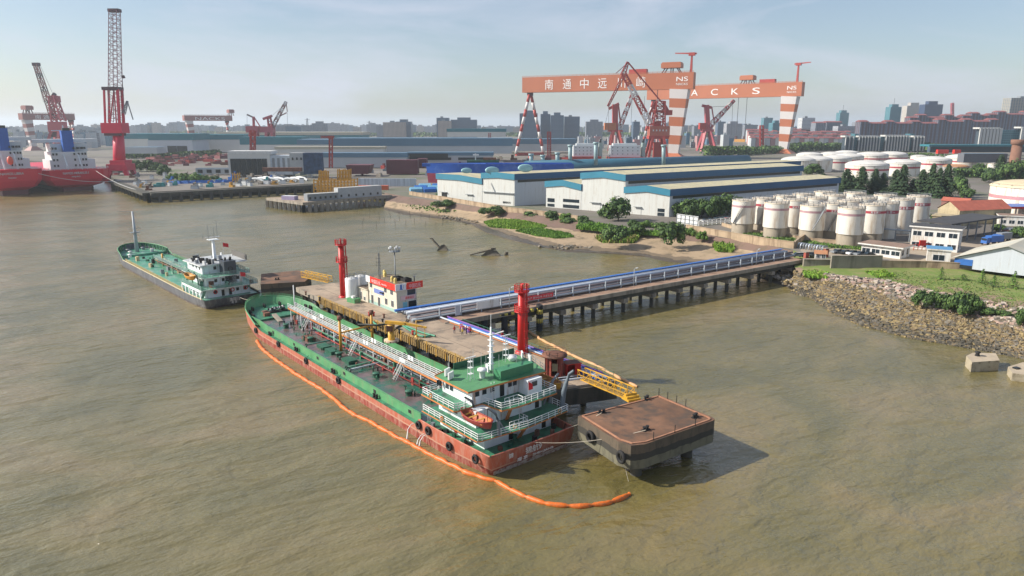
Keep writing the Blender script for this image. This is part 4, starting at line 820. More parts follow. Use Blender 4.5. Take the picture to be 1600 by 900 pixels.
for d, l in ((20, 'pale street lamp on the trestle beside the red banner'), (62, 'pale street lamp midway along the trestle deck'), (116, 'pale street lamp on the trestle nearest the shore')): lamp(N0 + TD * d + TN * 3.4 + Vector((0, 0, 6.02)), 5, l, TA)
# yellow hand cart frame panels near jetty
# ================================================================ MOORING PLATFORMS AND GANGWAYS
def bollard_pair(name, p, rz, label):
    b = MB(); b.ob((0, 0, 0), 1.4, .7, .12, 0, black)
    for x in (-.35, .35): b.tube((x, 0, .1), (x, 0, .55), .2, black, 10); b.tube((x, 0, .5), (x, 0, .62), .28, black, 10)
    tag(b.build(name, None, p, rz), label, 'bollard', 'bollards on the mooring platforms')
pdk = mat('platform_rust_deck', (.165, .085, .048), .85, .4, .16, (.08, .055, .04), .6, bump=.1)
pc = [at(u, v, 6) for u, v in ((903, 650), (985, 702), (1120, 655), (1030, 617))]
side_m = zbands('platform_side', [(3.6, (.15, .14, .095)), (4.6, (.045, .042, .035)), (9, (.11, .085, .06))], .9, .4, (.03, .03, .025), .5, .3)
pl = thing('mooring_platform', 'rust-stained square concrete mooring platform astern of the red tanker', 'platform', (pc[1].x, pc[1].y, 0))
q = [p - Vector((pc[1].x, pc[1].y, 0)) for p in pc]
def chamfer(q, k, c): 
    a, b_, d = q[k - 1], q[k], q[(k + 1) % len(q)]; u1 = (a - b_).normalized(); u2 = (d - b_).normalized(); return [b_ + u1 * c, b_ + (u1 + u2) * c * .28, b_ + u2 * c]
qq = [q[0]] + chamfer(q, 1, 2.8) + chamfer(q, 2, .8) + [q[3]]
b = MB(); b.prism([(p.x, p.y) for p in qq], 2.3, 6.0, side_m, pdk); b.build('deck_block', pl)
cen = sum(q, Vector()) / 4
b = MB(); ins = [Vector((cen.x, cen.y, 0)) + (p - cen) * .93 for p in qq]
for a, c in zip(ins, ins[1:] + ins[:1]): b.bar((a.x, a.y, 6.06), (c.x, c.y, 6.06), .25, .16, mat('kerb_rust', (.35, .17, .1), .85, .25, .8))
b.build('kerb', pl)
for fx in (.2, .8):
    for fy in (.2, .8): p = q[0].lerp(q[1], fx).lerp(q[3].lerp(q[2], fx), fy); b = MB(); b.tube((p.x, p.y, -5), (p.x, p.y, 2.4), .9, conc_d, 10, caps=False); b.build('pile', pl)
b = MB()
for i in range(7): p = Vector(q[3]).lerp(q[2], i / 6) if i < 4 else Vector(q[2]).lerp(q[1], (i - 3) / 4); p = cen + (p - cen) * .97; b = MB(); b.tube((p.x, p.y, 6), (p.x, p.y, 7.3), .06, dark, 5); b.build('stanchion', pl)
for t in (.12, .7):
    b = MB(); p = q[1].lerp(q[0], t); nrm = (q[1] - q[2]).normalized(); d = (q[0] - q[1]).normalized(); nn = Vector((-d.y, d.x, 0)); nn = nn if nn.dot(cen - p) < 0 else -nn
    b.torus((p.x + nn.x * .35, p.y + nn.y * .35, 4.2), .75, .28, black, 'y', 14, 6, math.atan2(d.y, d.x)); b.build('tyre_fender', pl)
bollard_pair('mooring_bollard', at(940, 645, 6), .4, 'double black bollard on the near platform, closest to the tanker stern'); bollard_pair('mooring_bollard', at(1009, 672, 6), .7, 'double black bollard in the middle of the near mooring platform')
bollard_pair('mooring_bollard', at(1086, 652, 6), .9, 'double black bollard at the outer right corner of the near platform'); bollard_pair('mooring_bollard', at(1010, 624, 6), .9, 'double black bollard next to the yellow gangway foot')
bollard_pair('mooring_bollard', at(433, 437, 6), .4, 'double black bollard on the far mooring platform')
lp = [at(u, v, 6) for u, v in ((408, 428), (407, 444), (476, 440), (486, 432), (466, 422.5))]
pl2 = thing('mooring_platform', 'far brown mooring platform between the grey tanker stern and the jetty', 'platform', (lp[1].x, lp[1].y, 0))
q2 = [p - Vector((lp[1].x, lp[1].y, 0)) for p in lp]; b = MB(); b.prism([(p.x, p.y) for p in q2], 1.0, 6.0, side_m, pdk); b.build('deck_block', pl2)
for k in range(3): p = q2[1].lerp(q2[2], .2 + .3 * k); b = MB(); b.tube((p.x, p.y + 1.5, -5), (p.x, p.y + 1.5, 1.2), .9, conc_d, 10, caps=False); b.build('pile', pl2)
def gangway(name, A, B_, h, label, w_=1.3):
    d = B_ - A; L = d.length; rz = math.atan2(d.y, d.x); T = thing(name, label, 'gangway', A, rz); dz = d.z
    P = lambda x, y, z: (x, y, z + dz * x / L)
    for s in (-w_/2, w_/2):
        b = MB(); n = int(L / 1.5); b.bar(P(0, s, 0), P(L, s, 0), .16, .16, yellow); b.bar(P(0, s, h), P(L, s, h), .16, .16, yellow); b.bar(P(0, s, h / 2), P(L, s, h / 2), .07, .07, yellow)
        for i in range(n + 1): x = L * i / n; b.bar(P(x, s, 0), P(x, s, h), .09, .09, yellow)
        for i in range(n): b.bar(P(L * i / n, s, 0 if i % 2 else h), P(L * (i + 1) / n, s, h if i % 2 else 0), .07, .07, yellow)
        b.build('truss', T)
    b = MB(); b.bar(P(0, 0, .1), P(L, 0, .1), w_, .08, mat('gang_floor', (.3, .19, .05), .7)); b.build('walkway', T)
gangway('gangway', at(908, 590, 6), at(985, 622, 6.1), 1.7, 'yellow truss gangway from the jetty end down to the near platform', 1.7)
b = MB(); b.ob((0, 0, 0), 2.4, 2.0, .4, 0, yellow); b.ob((0, 0, .4), 2.4, 1.2, .35, 0, yellow); b.ob((0, .2, .75), 2.2, .5, .3, 0, yellow); tag(b.build('gangway_steps', None, at(986, 624, 6), .45), 'stack of yellow steps at the foot of the near gangway', 'steps')
gangway('gangway', at(474, 432, 6.1), at(516, 441, 6), 1.7, 'yellow truss gangway linking the far platform to the jetty', 1.5)
# concrete blocks in the water
def block(cs, z1, label, name='mooring_block', z0=-2):
    P = [at(u, v, z1) for u, v in cs]; o = P[0].copy(); b = MB(); b.prism([((p - o).x, (p - o).y) for p in P], z0, z1, mat('block_stone', (.36, .31, .22), .9, .15, .5, (.16, .13, .08), .4), mat('block_top', (.4, .33, .24), .9, .15, .5)); ob = b.build(name, None, (o.x, o.y, 0)); tag(ob, label, 'block'); return o
o = block([(1510, 556), (1519, 566), (1562, 563), (1556, 552), (1520, 551)], 2.2, 'tan concrete mooring block standing alone in the shallow water')
b = MB(); b.lathe([(.5, 0), (.35, .5), (.6, .9), (0, 1.0)], black, n=10); tag(b.build('mooring_bollard', None, at(1527, 556, 2.2)), 'single dark bollard on top of the tan concrete block', 'bollard')
block([(1575, 573), (1582, 583), (1640, 590), (1640, 565), (1598, 566)], 1.6, 'broken tan concrete slab at the right edge of the water', 'broken_slab')
b = MB(); b.ob((0, 0, 0), 1.1, .9, .3, .3, dark); tag(b.build('iron_cover', None, at(1588, 576, 1.6)), 'dark iron cover on the broken concrete slab', 'cover')
# wrecked dolphins
wk = mat('wreck_concrete', (.13, .11, .08), .9, .3, .4, (.05, .045, .035), .5)
b = MB(); b.add([(-3, -1.6, -1), (3.2, -1.8, -1), (3, 2, -1), (-2.6, 2, -1), (-.3, -.4, 2.2), (1.0, .2, 2.4)], [(0, 1, 5, 4), (1, 2, 5), (2, 3, 4, 5), (3, 0, 4)], wk); b.bar((-.6, 0, .6), (-4.4, 1.6, 4.6), 1.0, .5, wk, .8, .4); b.box(-5.0, -3.8, 1.2, 2.0, 4.4, 4.8, wk)
tag(b.build('sunken_dolphin', None, at(691, 391, 0)), 'leaning dark concrete wreck in the bay, the left and more upright one', 'wreck')
b = MB(); b.add([(-5, -2, -1), (5, -2, -1), (4.5, 3, -1), (-3, 3, -1), (-.5, -.6, 2.4), (2.6, 0, 1.9)], [(0, 1, 5, 4), (1, 2, 5), (2, 3, 4, 5), (3, 0, 4)], wk); b.bar((1.2, 0, 2.5), (-8, .5, .1), 1.2, .6, wk, .9, .4); b.ob((1, .2, 2.2), 2.0, 1.4, .8, .4, wk); b.ob((6.4, .5, -.5), 1.2, 1, 1.8, .3, wk)
tag(b.build('sunken_dolphin', None, at(766, 399, 0)), 'collapsed dark concrete wreck in the bay, the right and wider one', 'wreck')
# orange booms
def boom(pts, r, seg, m, label, z=.12):
    P = [at(u, v, z) for u, v in pts]; out = []
    for i in range(len(P) - 1):
        a, b_, c, d = P[max(i - 1, 0)], P[i], P[i + 1], P[min(i + 2, len(P) - 1)]; n = max(2, int((c - b_).length / .35))
        for k in range(n): t = k / n; out.append(.5 * ((2 * b_) + (c - a) * t + (2 * a - 5 * b_ + 4 * c - d) * t * t + (3 * b_ - a - 3 * c + d) * t ** 3))
    out.append(P[-1]); D = 0; rr = []; q = out[0]; res = []
    for p in out:
        D += (p - q).length; q = p; k = abs(math.sin(D / seg * math.pi)); rr.append(r * (.5 + .5 * min(1, k * 2.6)) * (1 + .25 * noise.noise(p * .7))); res.append(p + Vector((.25 * noise.noise(p * .5), .25 * noise.noise(p * .5 + Vector((5, 5, 5))), 0)))
    b = MB(); b.path(res, rr, m, 8); return tag(b.build('floating_boom'), label, 'boom')
bo_m = mat('boom_orange', (.62, .13, .01), .5, .25, 2.2, (.36, .14, .05), .5)
boom([(402, 532), (410, 545), (432, 563), (470, 589), (512, 615), (545, 643), (580, 660), (612, 678), (650, 698), (700, 724), (740, 742), (775, 752), (800, 766), (840, 783), (880, 790), (925, 790), (960, 783), (984, 772)], .38, 3.1, bo_m, 'bright orange containment boom floating along the port side of the red tanker')
boom([(822, 514), (845, 530), (875, 545), (905, 560), (925, 568), (950, 581), (975, 594), (996, 604)], .32, 4.5, mat('boom_faded', (.55, .3, .14), .6, .2, .6), 'faded tan containment boom floating behind the jetty')
def rope(p, q, sag, label, r=.05, m=None):
    p, q = Vector(p), Vector(q); b = MB(); b.path([p.lerp(q, i / 14) - Vector((0, 0, sag * 4 * (i / 14) * (1 - i / 14))) for i in range(15)], r, m or mat('rope_pale', (.45, .4, .32), .8), 4); return tag(b.build('mooring_rope'), label, 'rope')
rope(ship_w(.2, .5, 3.5), at(1009, 672, 6.6), .8, 'pale mooring rope from the tanker stern to the near platform'); rope(at(966, 683, 6), at(982, 752, 0), .1, 'slack rope hanging from the platform edge into the water', .05)
rope(ship_w(0.5, -7, 3.5), at(940, 645, 6.6), .3, 'short mooring rope from the tanker starboard quarter to the platform'); 
# discharge water from the hull
wj = mat('water_spray', (.7, .7, .68), .4)
for i, (x, z) in enumerate(((19.5, 2.4), (16.5, 1.6), (15.8, 1.7))):
    b = MB(); b.path([(0, 0, 0), (0, .7, -.1), (.1, 1.2, -.8), (.1, 1.4, -z)], [.06, .06, .08, .16], wj, 5); p = ship_w(x, 9.05, z); tag(b.build('water_jet', None, p, A0), ['white water jet from the tanker side furthest forward by the step', 'white water jet from the tanker side below the two tyres', 'white water jet from the tanker side closest to the stern'][i], 'water jet')
# net stakes in the bay
sk = mat('stake_dark', (.05, .045, .04), .9)
for i in range(34):
    u, v = 560 + i * 5.2 + rnd.uniform(-4, 4), 332 + (i % 3) * 9 + rnd.uniform(-3, 4); 
    if v - 322 < (u - 600) * .09: v += 10
    p = at(u, v, 0); b = MB(); b.tube((0, 0, -2), (rnd.uniform(-.2, .2), 0, rnd.uniform(1.4, 3.2)), .09, sk, 4); o = b.build('net_stake', None, p); tag(o, f'thin dark fishing stake standing in the bay, {ordn(i)} from the left', 'stake', 'fishing stakes in the bay')
# ================================================================ THE GREY TANKER
A2 = R(132); SX2 = Vector((math.cos(A2), math.sin(A2), 0)); TX2 = Vector((math.sin(A2), -math.cos(A2), 0)); org2 = SX2 * 196.5 + TX2 * 70.9
s2 = thing('tanker', 'dark grey tanker with a pale green deck and grey funnel, moored beyond the jetty', 'ship', org2, A2)
h2m = zbands('grey_hull_paint', [(.5, (.05, .03, .03)), (9, (.075, .08, .095))], .5, .15, (.2, .2, .2), .5, .4)
def tz2(x): return 2.7 if x < 78 else 2.7 + min(1, (x - 78) / 5) * 1.9 + max(0, (x - 83) * .05)
X2 = [0, 2, 5, 9, 13, 17, 25, 40, 55, 70, 76, 78, 80, 83, 86, 88, 90, 92, 94, 95.5, 97, 98]
s2.scale = (1.045, 1, 1)
hb, _, _ = hull(98, 17, X2, 76, tz2, 0, h2m, 'hull', s2); hb.build('hull', s2)
h2 = lambda x: hw(x, 17, 98, 76)
gl = mat('pale_green_deck', (.07, .27, .17), .35, .25, .25, (.26, .36, .3), .5)
b = MB(); P = [(x, h2(x) - .3) for x in (.5, 3, 8, 14, 25, 50, 76, 80, 84)]; b.prism([(x, -h) for x, h in P] + [(x, h) for x, h in P[::-1]], 1.8, 2.4, gl); b.build('main_deck', s2)
b = MB(); P = [(x, h2(x) - .3) for x in (84, 87, 90, 92, 94, 95.5, 97, 97.6)]; b.prism([(x, -h) for x, h in P] + [(x, h) for x, h in P[::-1]], 2.0, 3.2, gl); b.build('forecastle_deck', s2)
b = MB(); strip_m = mat('hull_strip', (.5, .42, .25), .6, .15, .5)
for s in (1, -1): b.path([(x, s * (h2(x)), tz2(x) + .05) for x in X2[1:12]], .16, strip_m, 4)
b.build('sheer_strake', s2)
b = MB()
for s in (1, -1):
    q = [Vector((x, s * (h2(x) - .16), tz2(x))) for x in X2[11:]]; q[-1].y = 0
    for a, c in zip(q, q[1:]): b.add([(a.x, a.y, 2.9), (c.x, c.y, 2.9), tuple(c), tuple(a)], [(0, 1, 2, 3)], green_dk)
    b.path([p + Vector((0, 0, .06)) for p in q], .15, greenl, 5)
    for a in q[1:-1]: b.bar(a - Vector((0, 0, .1)), (a.x - .3, a.y * .92, 3.2), .08, .3, greenl)
b.build('bow_bulwark', s2)
for s in (1, -1): b = MB(); b.rail([(16, s * 8.1, 2.4), (76, s * 8.1, 2.4)], mat('rail_ochre', (.45, .33, .1), .6) if s > 0 else greenl, 1.0, 3, 2.4, .05); b.build('deck_rail', s2)
D = [(2.4, 5.1, 3.5, 17.5, 6.2), (5.25, 7.9, 5.5, 20, 5.2), (8.1, 10.6, 9.5, 21.5, 4.6)]
hs = []
for k, (z0, z1, xa, xb, h) in enumerate(D):
    b = MB(); b.box(xa, xb, -h, h, z0, z1, housew); hh = b.build('deckhouse', s2); hs.append(hh)
    for x in [xa + 2 + 2.6 * i for i in range(int((xb - xa - 2) / 2.6))]: c = MB(); c.box(x - .4, x + .4, h, h + .05, z0 + 1.1, z0 + 1.9, dark); c.build('window', hh)
    for y in [-h + 1.4 + 2.1 * i for i in range(int((2 * h - 1) / 2.1))]:
        c = MB(); dr = (k == 0 and abs(y) < 2); c.box(xa - .05, xa, y - .4, y + .4, z0 + (.1 if dr else 1.0), z0 + 1.9, dark); c.build('door' if dr else 'window', hh)
b = MB(); b.prism([(1.5, -8), (17.5, -8.2), (17.5, 8.2), (1.5, 8)], 5.1, 5.25, white, gl); b.build('deck_slab', s2)
b = MB()
for x in (2.5, 5.4, 8.3, 11.2, 14.1, 17): b.box(x, x + .5, 7.9, 8.1, 2.5, 5.1, housew)
b.box(2, 17.5, 7.9, 8.1, 4.5, 5.1, housew); b.build('side_screen', s2)
b = MB(); b.prism([(4, -7), (20, -7), (20, 6.8), (4, 6.8)], 7.9, 8.05, white, gl); b.build('deck_slab', s2)
b = MB(); b.prism([(8.6, -8), (21, -8.4), (22.5, -3), (22.5, 3), (21, 6), (8.6, 5.4)], 10.6, 10.85, white, mat('roof_pale', (.42, .44, .45), .6, .15, .4, (.2, .2, .2), .4)); b.build('bridge_roof', s2)
b = MB(); b.rail([(17, 8, 5.25), (1.7, 7.9, 5.25), (1.7, -7.9, 5.25), (17, -8, 5.25)], mat('rail_teal', (.2, .33, .29), .5), 1.1, 3, 1.6, .05); b.build('deck_rail', s2)
b = MB(); b.rail([(19, 6.7, 8.05), (4.2, 6.7, 8.05), (4.2, -6.9, 8.05), (19, -6.9, 8.05)], MATS['rail_teal'], 1.1, 3, 1.6, .05); b.build('deck_rail', s2)
fgm = mat('funnel_paint', (.055, .065, .08), .5, .1, 1); b = MB(); b.box(5.5, 9.0, -3.6, -.2, 5.3, 11.8, fgm); b.tube((7, -2.6, 11.8), (6.7, -2.6, 12.8), .35, black, 8); b.tube((7.6, -1.4, 11.8), (7.4, -1.4, 12.6), .3, black, 8); b.build('funnel', s2)
b = MB(); b.torus((5.45, -1.9, 9.6), .6, .1, black, 'x', 12, 4); b.build('funnel_mark', s2)
b = MB(); b.bar((14.5, -1, 10.8), (14.5, -1, 17), 1.0, .8, housew, .7, .6); b.box(13.4, 15.6, -2.4, .4, 17, 17.15, housew); b.bar((14.5, -3, 17.8), (14.5, 1.2, 17.8), .2, .2, white)
for y, z in ((-2.4, 22.5), (-1.4, 20.5), (.2, 21.8), (1.8, 18.8)): b.tube((14.5, y, 17.1), (14.5, y, z), .05, greys, 4)
b.build('radar_mast', s2)
b = MB(); fl2 = MATS['flag_red']; b.add([(13.6, -3.4, 16), (13.0, -4.8, 15.6), (13.0, -4.8, 14.5), (13.6, -3.4, 14.8)], [(0, 1, 2, 3)], fl2); b.tube((13.6, -3.4, 10.8), (13.6, -3.4, 16.2), .04, white, 4); b.build('flag', s2)
b = MB(); b.add([(2.0, -3.2, 9), (1.6, -4.6, 8.7), (1.6, -4.5, 7.5), (2.0, -3.2, 7.8)], [(0, 1, 2, 3)], fl2); b.tube((2.0, -3.2, 5.2), (2.0, -3.2, 9.2), .05, white, 4); b.build('flag', s2)
b = MB(); b.box(9.2, 20, -8.4, -8.2, 10.85, 12.4, mat('dodger_dark', (.12, .11, .1), .6)); b.build('wind_dodger', s2)
lb = lifeboat('lifeboat', mat('boat_yellow', (.65, .3, .03), .5, .15, 1), mat('boat_yellow_in', (.5, .25, .06), .6, .2, 1), 6.6, 2.4).build('lifeboat', s2, (10.2, 7.8, 6.9), 0)
for x in (8, 12.6): b = MB(); b.path([(x, 6.5, 5.3), (x, 6.6, 8), (x, 7.4, 9.4)], .16, gl, 6); b.build('davit', s2)
b = MB(); b.bar((2.3, 6.8, 5.2), (4.8, 6.8, 2.5), .8, .12, MATS['rail_teal']); b.bar((2.3, -5.8, 5.2), (4.8, -5.8, 2.5), .8, .12, MATS['rail_teal']); b.build('stairway', s2)
b = MB()
for x, y in ((17, -8.3), (17, -3)): b.bar((x, y, 8), (x - 3, y, 5.3), .6, .1, MATS['rail_teal'])
b.build('stairway', s2)
b = MB(); b.tube((89.5, .6, 3.2), (89.5, .6, 18.5), .75, mat('mast_grey', (.35, .38, .42), .5, .1), 10, .3); b.box(88.6, 90.4, -1, 2.2, 10.5, 10.7, greys); b.bar((89.5, -1.6, 12), (89.5, 2.8, 12), .15, .15, greys); b.bar((89.5, -.5, 18.2), (93, 5, 18.6), .1, .1, greys); b.build('foremast', s2)
b = MB()
for i, y in enumerate((-2.4, -1.7, -1, -.3, .5)): b.tube((22, y, 3.2 + .2 * (i % 2)), (70, y, 3.2 + .2 * (i % 2)), .18, [mat('pipe_cream', (.55, .42, .25), .5), rust, pipe_s][i % 3], 6)
for i in range(50): x, y = rnd.uniform(22, 78), rnd.uniform(-5, 5); b.ob((x, y, 2.4), rnd.uniform(.4, 1.2), rnd.uniform(.3, .9), rnd.uniform(.4, 1.6), rnd.random(), rnd.choice((gl, greys, green_dk, MATS['pipe_cream'], black)))
b.build('deck_pipes', s2)
b = MB(); b.box(24, 68, -.6, 1.0, 4.2, 4.3, ct); b.rail([(24, 1.0, 4.3), (68, 1.0, 4.3)], MATS['rail_teal'], 1.0, 3, 2, .05); b.rail([(24, -.6, 4.3), (68, -.6, 4.3)], MATS['rail_teal'], 1.0, 3, 2, .05)
for x in range(24, 69, 5): b.bar((x, .9, 2.4), (x, .9, 4.2), .15, .15, MATS['pipe_cream'])
b.build('catwalk', s2)
b = MB(); b.tube((60, .4, 2.4), (60, .4, 6.6), .3, ym, 8); b.tube((30, 2.5, 2.4), (30, 2.5, 7), .2, gl, 8); b.bar((30, 2.5, 7), (38, 3.5, 6), .25, .25, gl); b.build('hose_derrick', s2)
for x, y in ((87, 3.5), (87, -4), (92, 3), (93, -2.5), (80, 5.5)): b = MB(); b.lathe([(.6, 0), (.5, .6), (.9, 1.0), (0, 1.1)], rnd.choice((wh, greys, black)), (x, y, 3.1), 9); b.build('windlass', s2)
text('海翔18', 1.2, MATS['weld_letter_white'], s2, (-.1, 1.2, 1.5), (0, -1, 0), 'ship_name', .04, (-.12, 0, 1), 3.0); text('南 京', .7, MATS['weld_letter_white'], s2, (.2, .6, .75), (0, -1, 0), 'home_port', .04, (-.12, 0, 1), 1.6)
for y in (3.6, -1.2, -5): b = MB(); b.torus((3.4, y, 3.9), .5, .12, fl2, 'x', 10, 4); b.build('lifebuoy', s2)
b = MB(); b.torus((1.9, -7.9, 2.0), .5, .2, black); b.build('tyre_fender', s2)
for i in range(26):
    x, y = rnd.uniform(9, 21), rnd.uniform(-7.5, 5); b = MB(); b.ob((x, y, 10.85), rnd.uniform(.3, 1.1), rnd.uniform(.3, .8), rnd.uniform(.4, 1.5), rnd.random(), rnd.choice((greys, black, white, dark))); b.build('roof_fitting', s2)
for i in range(16):
    x, y = rnd.uniform(2, 9), rnd.uniform(-7, 7); b = MB(); b.ob((x, y, 5.25), rnd.uniform(.4, 1.2), rnd.uniform(.3, .8), rnd.uniform(.5, 1.6), rnd.random(), rnd.choice((greys, black, gl, dark, rust))); b.build('deck_fitting', s2)
rope(org2 + SX2 * .3 - TX2 * -1 + Vector((0, 0, 2.8)), ship_w(110, 1, 5.2), 1.0, 'pale mooring rope between the grey tanker stern and the green bow')
# ================================================================ SHORE: walls, warehouses, tanks, offices
def colhit(u, P, d, z=6.0):
    """point on the ground line P + d t that shows in photo column u"""
    k = (u - 800) / F; c, s = math.cos(PIT), math.sin(PIT)
    # x = k * (y c - (z-H) s)
    t = (k * (P.y * c - (z - H) * s) - P.x) / (d.x - k * d.y * c); return P + d * t
wallm = mat('old_wall', (.4, .3, .2), .9, .2, .25, (.2, .14, .09), .5, True)
wall_g = mat('grey_retaining_wall', (.27, .24, .19), .9, .2, .2, (.13, .11, .08), .5, True)
def wall(pts, z0, z1, th, m, label, name='boundary_wall', cap=True):
    P = [at(u, v, z0) for u, v in pts]; o = P[0].copy(); o.z = 0; b = MB()
    for p, q in zip(P, P[1:]): p, q = p - o, q - o; b.bar((p.x, p.y, (z0 + z1) / 2), (q.x, q.y, (z0 + z1) / 2), th, z1 - z0, m)
    T = thing(name, label, 'wall', o); b.build('wall_body', T)
    if cap:
        c = MB()
        for p, q in zip(P, P[1:]): p, q = p - o, q - o; c.bar((p.x, p.y, z1 + .1), (q.x, q.y, z1 + .1), th * 1.5, .2, m)
        c.build('coping', T)
wall([(640, 306), (723, 320), (790, 332), (850, 339), (903, 347)], 5.4, 8.2, .5, wallm, 'long tan boundary wall along the bank below the warehouses')
wall([(1072, 362), (1130, 373), (1180, 382), (1215, 388), (1240, 391)], 5.4, 8.4, .5, wallm, 'stained tan wall between the sandy bay and the storage tanks')
wall([(1240, 391), (1248, 384), (1262, 374)], 5.4, 8.4, .5, wallm, 'short return of the tan wall behind the trestle head')
wall([(1297, 421), (1376, 421)], 4.6, 9.0, .8, wall_g, 'grey stone retaining wall in front of the long white office', 'retaining_wall')
wall([(1376, 421), (1446, 422), (1520, 426), (1600, 430), (1720, 442)], 4.6, 7.4, .4, wallm, 'low boundary wall along the top of the meadow')
wall([(1254, 420), (1297, 421)], 3.8, 7.0, 1.2, wall_g, 'low concrete abutment wall at the shore end of the trestle', 'abutment_wall')
wall([(1128, 353), (1160, 362), (1215, 370), (1270, 378), (1330, 383)], 6, 7.3, .3, wallm, 'low bund wall round the foot of the front row of tanks', 'bund_wall')
bar_ = MB(); bar_.prism([tuple((at(u, v, 6.01) - at(1300, 390, 6))[:2]) for u, v in [(1250, 392), (1300, 402), (1376, 404), (1446, 411), (1600, 420), (1700, 428), (1700, 380), (1520, 370), (1400, 380), (1300, 384), (1262, 378)]], 0, .012, mat('yard_road', (.33, .27, .2), .9, .15, .1)); struct(bar_.build('depot_yard', None, at(1300, 390, 6.0)))
# ---- warehouses
shw = mat('cladding_white', (.58, .59, .56), .6, .06, .5, (.45, .41, .35), .3, True, stretch=(3, 3, .03)); teal = mat('fascia_teal', (.03, .2, .3), .5, .1, .1); navy = mat('fascia_navy', (.012, .085, .2), .5, .1, .1)
roofy = mat('roof_straw', (.5, .45, .28), .7, .2, .35, (.36, .34, .27), .5, stretch=(1, .08, 1)); clad_s = mat('cladding_side', (.48, .52, .57), .6, .07, .5, (.38, .37, .36), .25, True, stretch=(3, 3, .03))
WA = R(33.6); WL = Vector((math.cos(WA), math.sin(WA), 0)); WFA = R(143.5); WF = Vector((math.cos(WFA), math.sin(WFA), 0)); SK = WFA - WA
class SB(MB):
    def build(s, *a, **k): s.v = [(x + y * math.cos(SK), y * math.sin(SK), z) for x, y, z in s.v]; return MB.build(s, *a, **k)
def zat(u, v, P): return inv(u, v, P.y).z
def bay(O, uR, uL, vR, vM, vL, uEnd, label, name='warehouse', fas=3.2, roof=None, fm=None, lower=0, ox=0, doors=(), vents=True):
    """one long pitched bay: front gable between photo columns uR..uL, running away along WL"""
    a = colhit(uR, O, WF); c = colhit(uL, O, WF); W_ = (c - a).length; T = thing(name, label, 'warehouse', (a.x, a.y, 6), WA)
    zR, zL = zat(uR, vR, a) - 6, zat(uL, vL, c) - 6; m_ = (a + c) / 2; zM = zat((uR + uL) / 2, vM, m_) - 6
    e = colhit(uEnd, a, WL, 6 + zR); L = (e - a).dot(WL); fm = fm or teal; roof = roof or roofy
    b = SB(); xs = [(0, zR - fas), (W_ / 2, zM - fas), (W_, zL - fas)]
    b.add([(0, 0, 0), (0, W_, 0), (0, W_, zL - .3), (0, W_ / 2, zM - .3), (0, 0, zR - .3)], [(0, 4, 3, 2, 1)], shw); b.add([(L, 0, 0), (L, W_, 0), (L, W_, zL - .3), (L, W_ / 2, zM - .3), (L, 0, zR - .3)], [(0, 1, 2, 3, 4)], shw)
    b.quad((0, 0, 0), (L, 0, 0), (L, 0, zR - .3), (0, 0, zR - .3), clad_s); b.quad((0, W_, 0), (0, W_, zL - .3), (L, W_, zL - .3), (L, W_, 0), shw); b.build('wall', T)  # near side wall bluer and darker than the front: shade put into the colour
    b = SB(); e_ = .5
    b.add([(-e_, -e_, zR), (L + e_, -e_, zR), (L + e_, W_ / 2, zM), (-e_, W_ / 2, zM), (-e_, W_ + e_, zL), (L + e_, W_ + e_, zL)], [(0, 1, 2, 3), (3, 2, 5, 4)], roof); b.build('roof', T)
    b = SB(); f = fas; x = -e_ - .1
    b.add([(x, -e_, zR), (x, W_ / 2, zM), (x, W_ + e_, zL), (x, W_ + e_, zL - f), (x, W_ / 2, zM - f), (x, -e_, zR - f)], [(0, 1, 4, 5), (1, 2, 3, 4)], fm)
    b.build('front_fascia', T); b = SB(); b.box(-e_, L + e_, -e_ - .1, -e_ + .1, zR - f, zR + .15, navy); b.build('side_fascia', T)
    b = SB(); b.box(2, L - 2, -.12, -.02, zR - f - 1.5, zR - f - .1, dark); b.build('ventilation_strip', T)
    for y0, y1, z0, z1, kk in doors:
        b = SB(); b.box(-.15, -.02, y0 * W_, y1 * W_, z0, z1, dark if kk == 'd' else (glass if kk == 'w' else shw)); 
        if kk in 'dl': b.box(-1.2, -.02, y0 * W_ - .4, y1 * W_ + .4, z1 + .3, z1 + .5, greys)
        b.build({'d': 'door', 'w': 'window', 'l': 'door'}[kk], T)
    return T, L, W_, zR, zM, zL
O3 = at(1045, 339, 6)
bay(O3, 1045, 976, 296, 289.5, 292, 1312, 'nearest white warehouse bay with a straw-coloured roof and navy side band', doors=[(.1, .25, 2.2, 3.8, 'w'), (.1, .25, .2, 1.8, 'w'), (.62, .75, 0, 3.4, 'l'), (.86, .97, 2.5, 4.6, 'w')])
bay(O3, 975.5, 908, 273, 267.5, 270, 1254, 'taller white warehouse bay behind the nearest one, blue gable band', doors=[(.55, .75, 0, 4, 'l')])
bay(O3, 907.5, 853, 288, 281, 283, 940, 'low white annex bay at the left end of the front warehouse gables', doors=[(.05, .5, 3.6, 5.2, 'w'), (.05, .5, .5, 2.2, 'w'), (.75, .95, 3, 5, 'w'), (.75, .95, .5, 2, 'w')])
O1 = at(804, 322, 6)
T1, L1, W1, zR1, zM1, zL1 = bay(O1, 804, 754, 272, 269, 270, 1250, 'long middle warehouse whose blank white gable stands behind the bank wall', doors=[(.02, .95, 0, 6.5, 'l'), (.1, .35, 1, 2.2, 'w')])
bay(O1, 753.5, 684, 279, 273, 271, 790, 'low left warehouse bay with a dark loading door facing the bank', doors=[(.78, .9, 0, 4.5, 'd'), (.2, .32, 0, 4.2, 'l')])
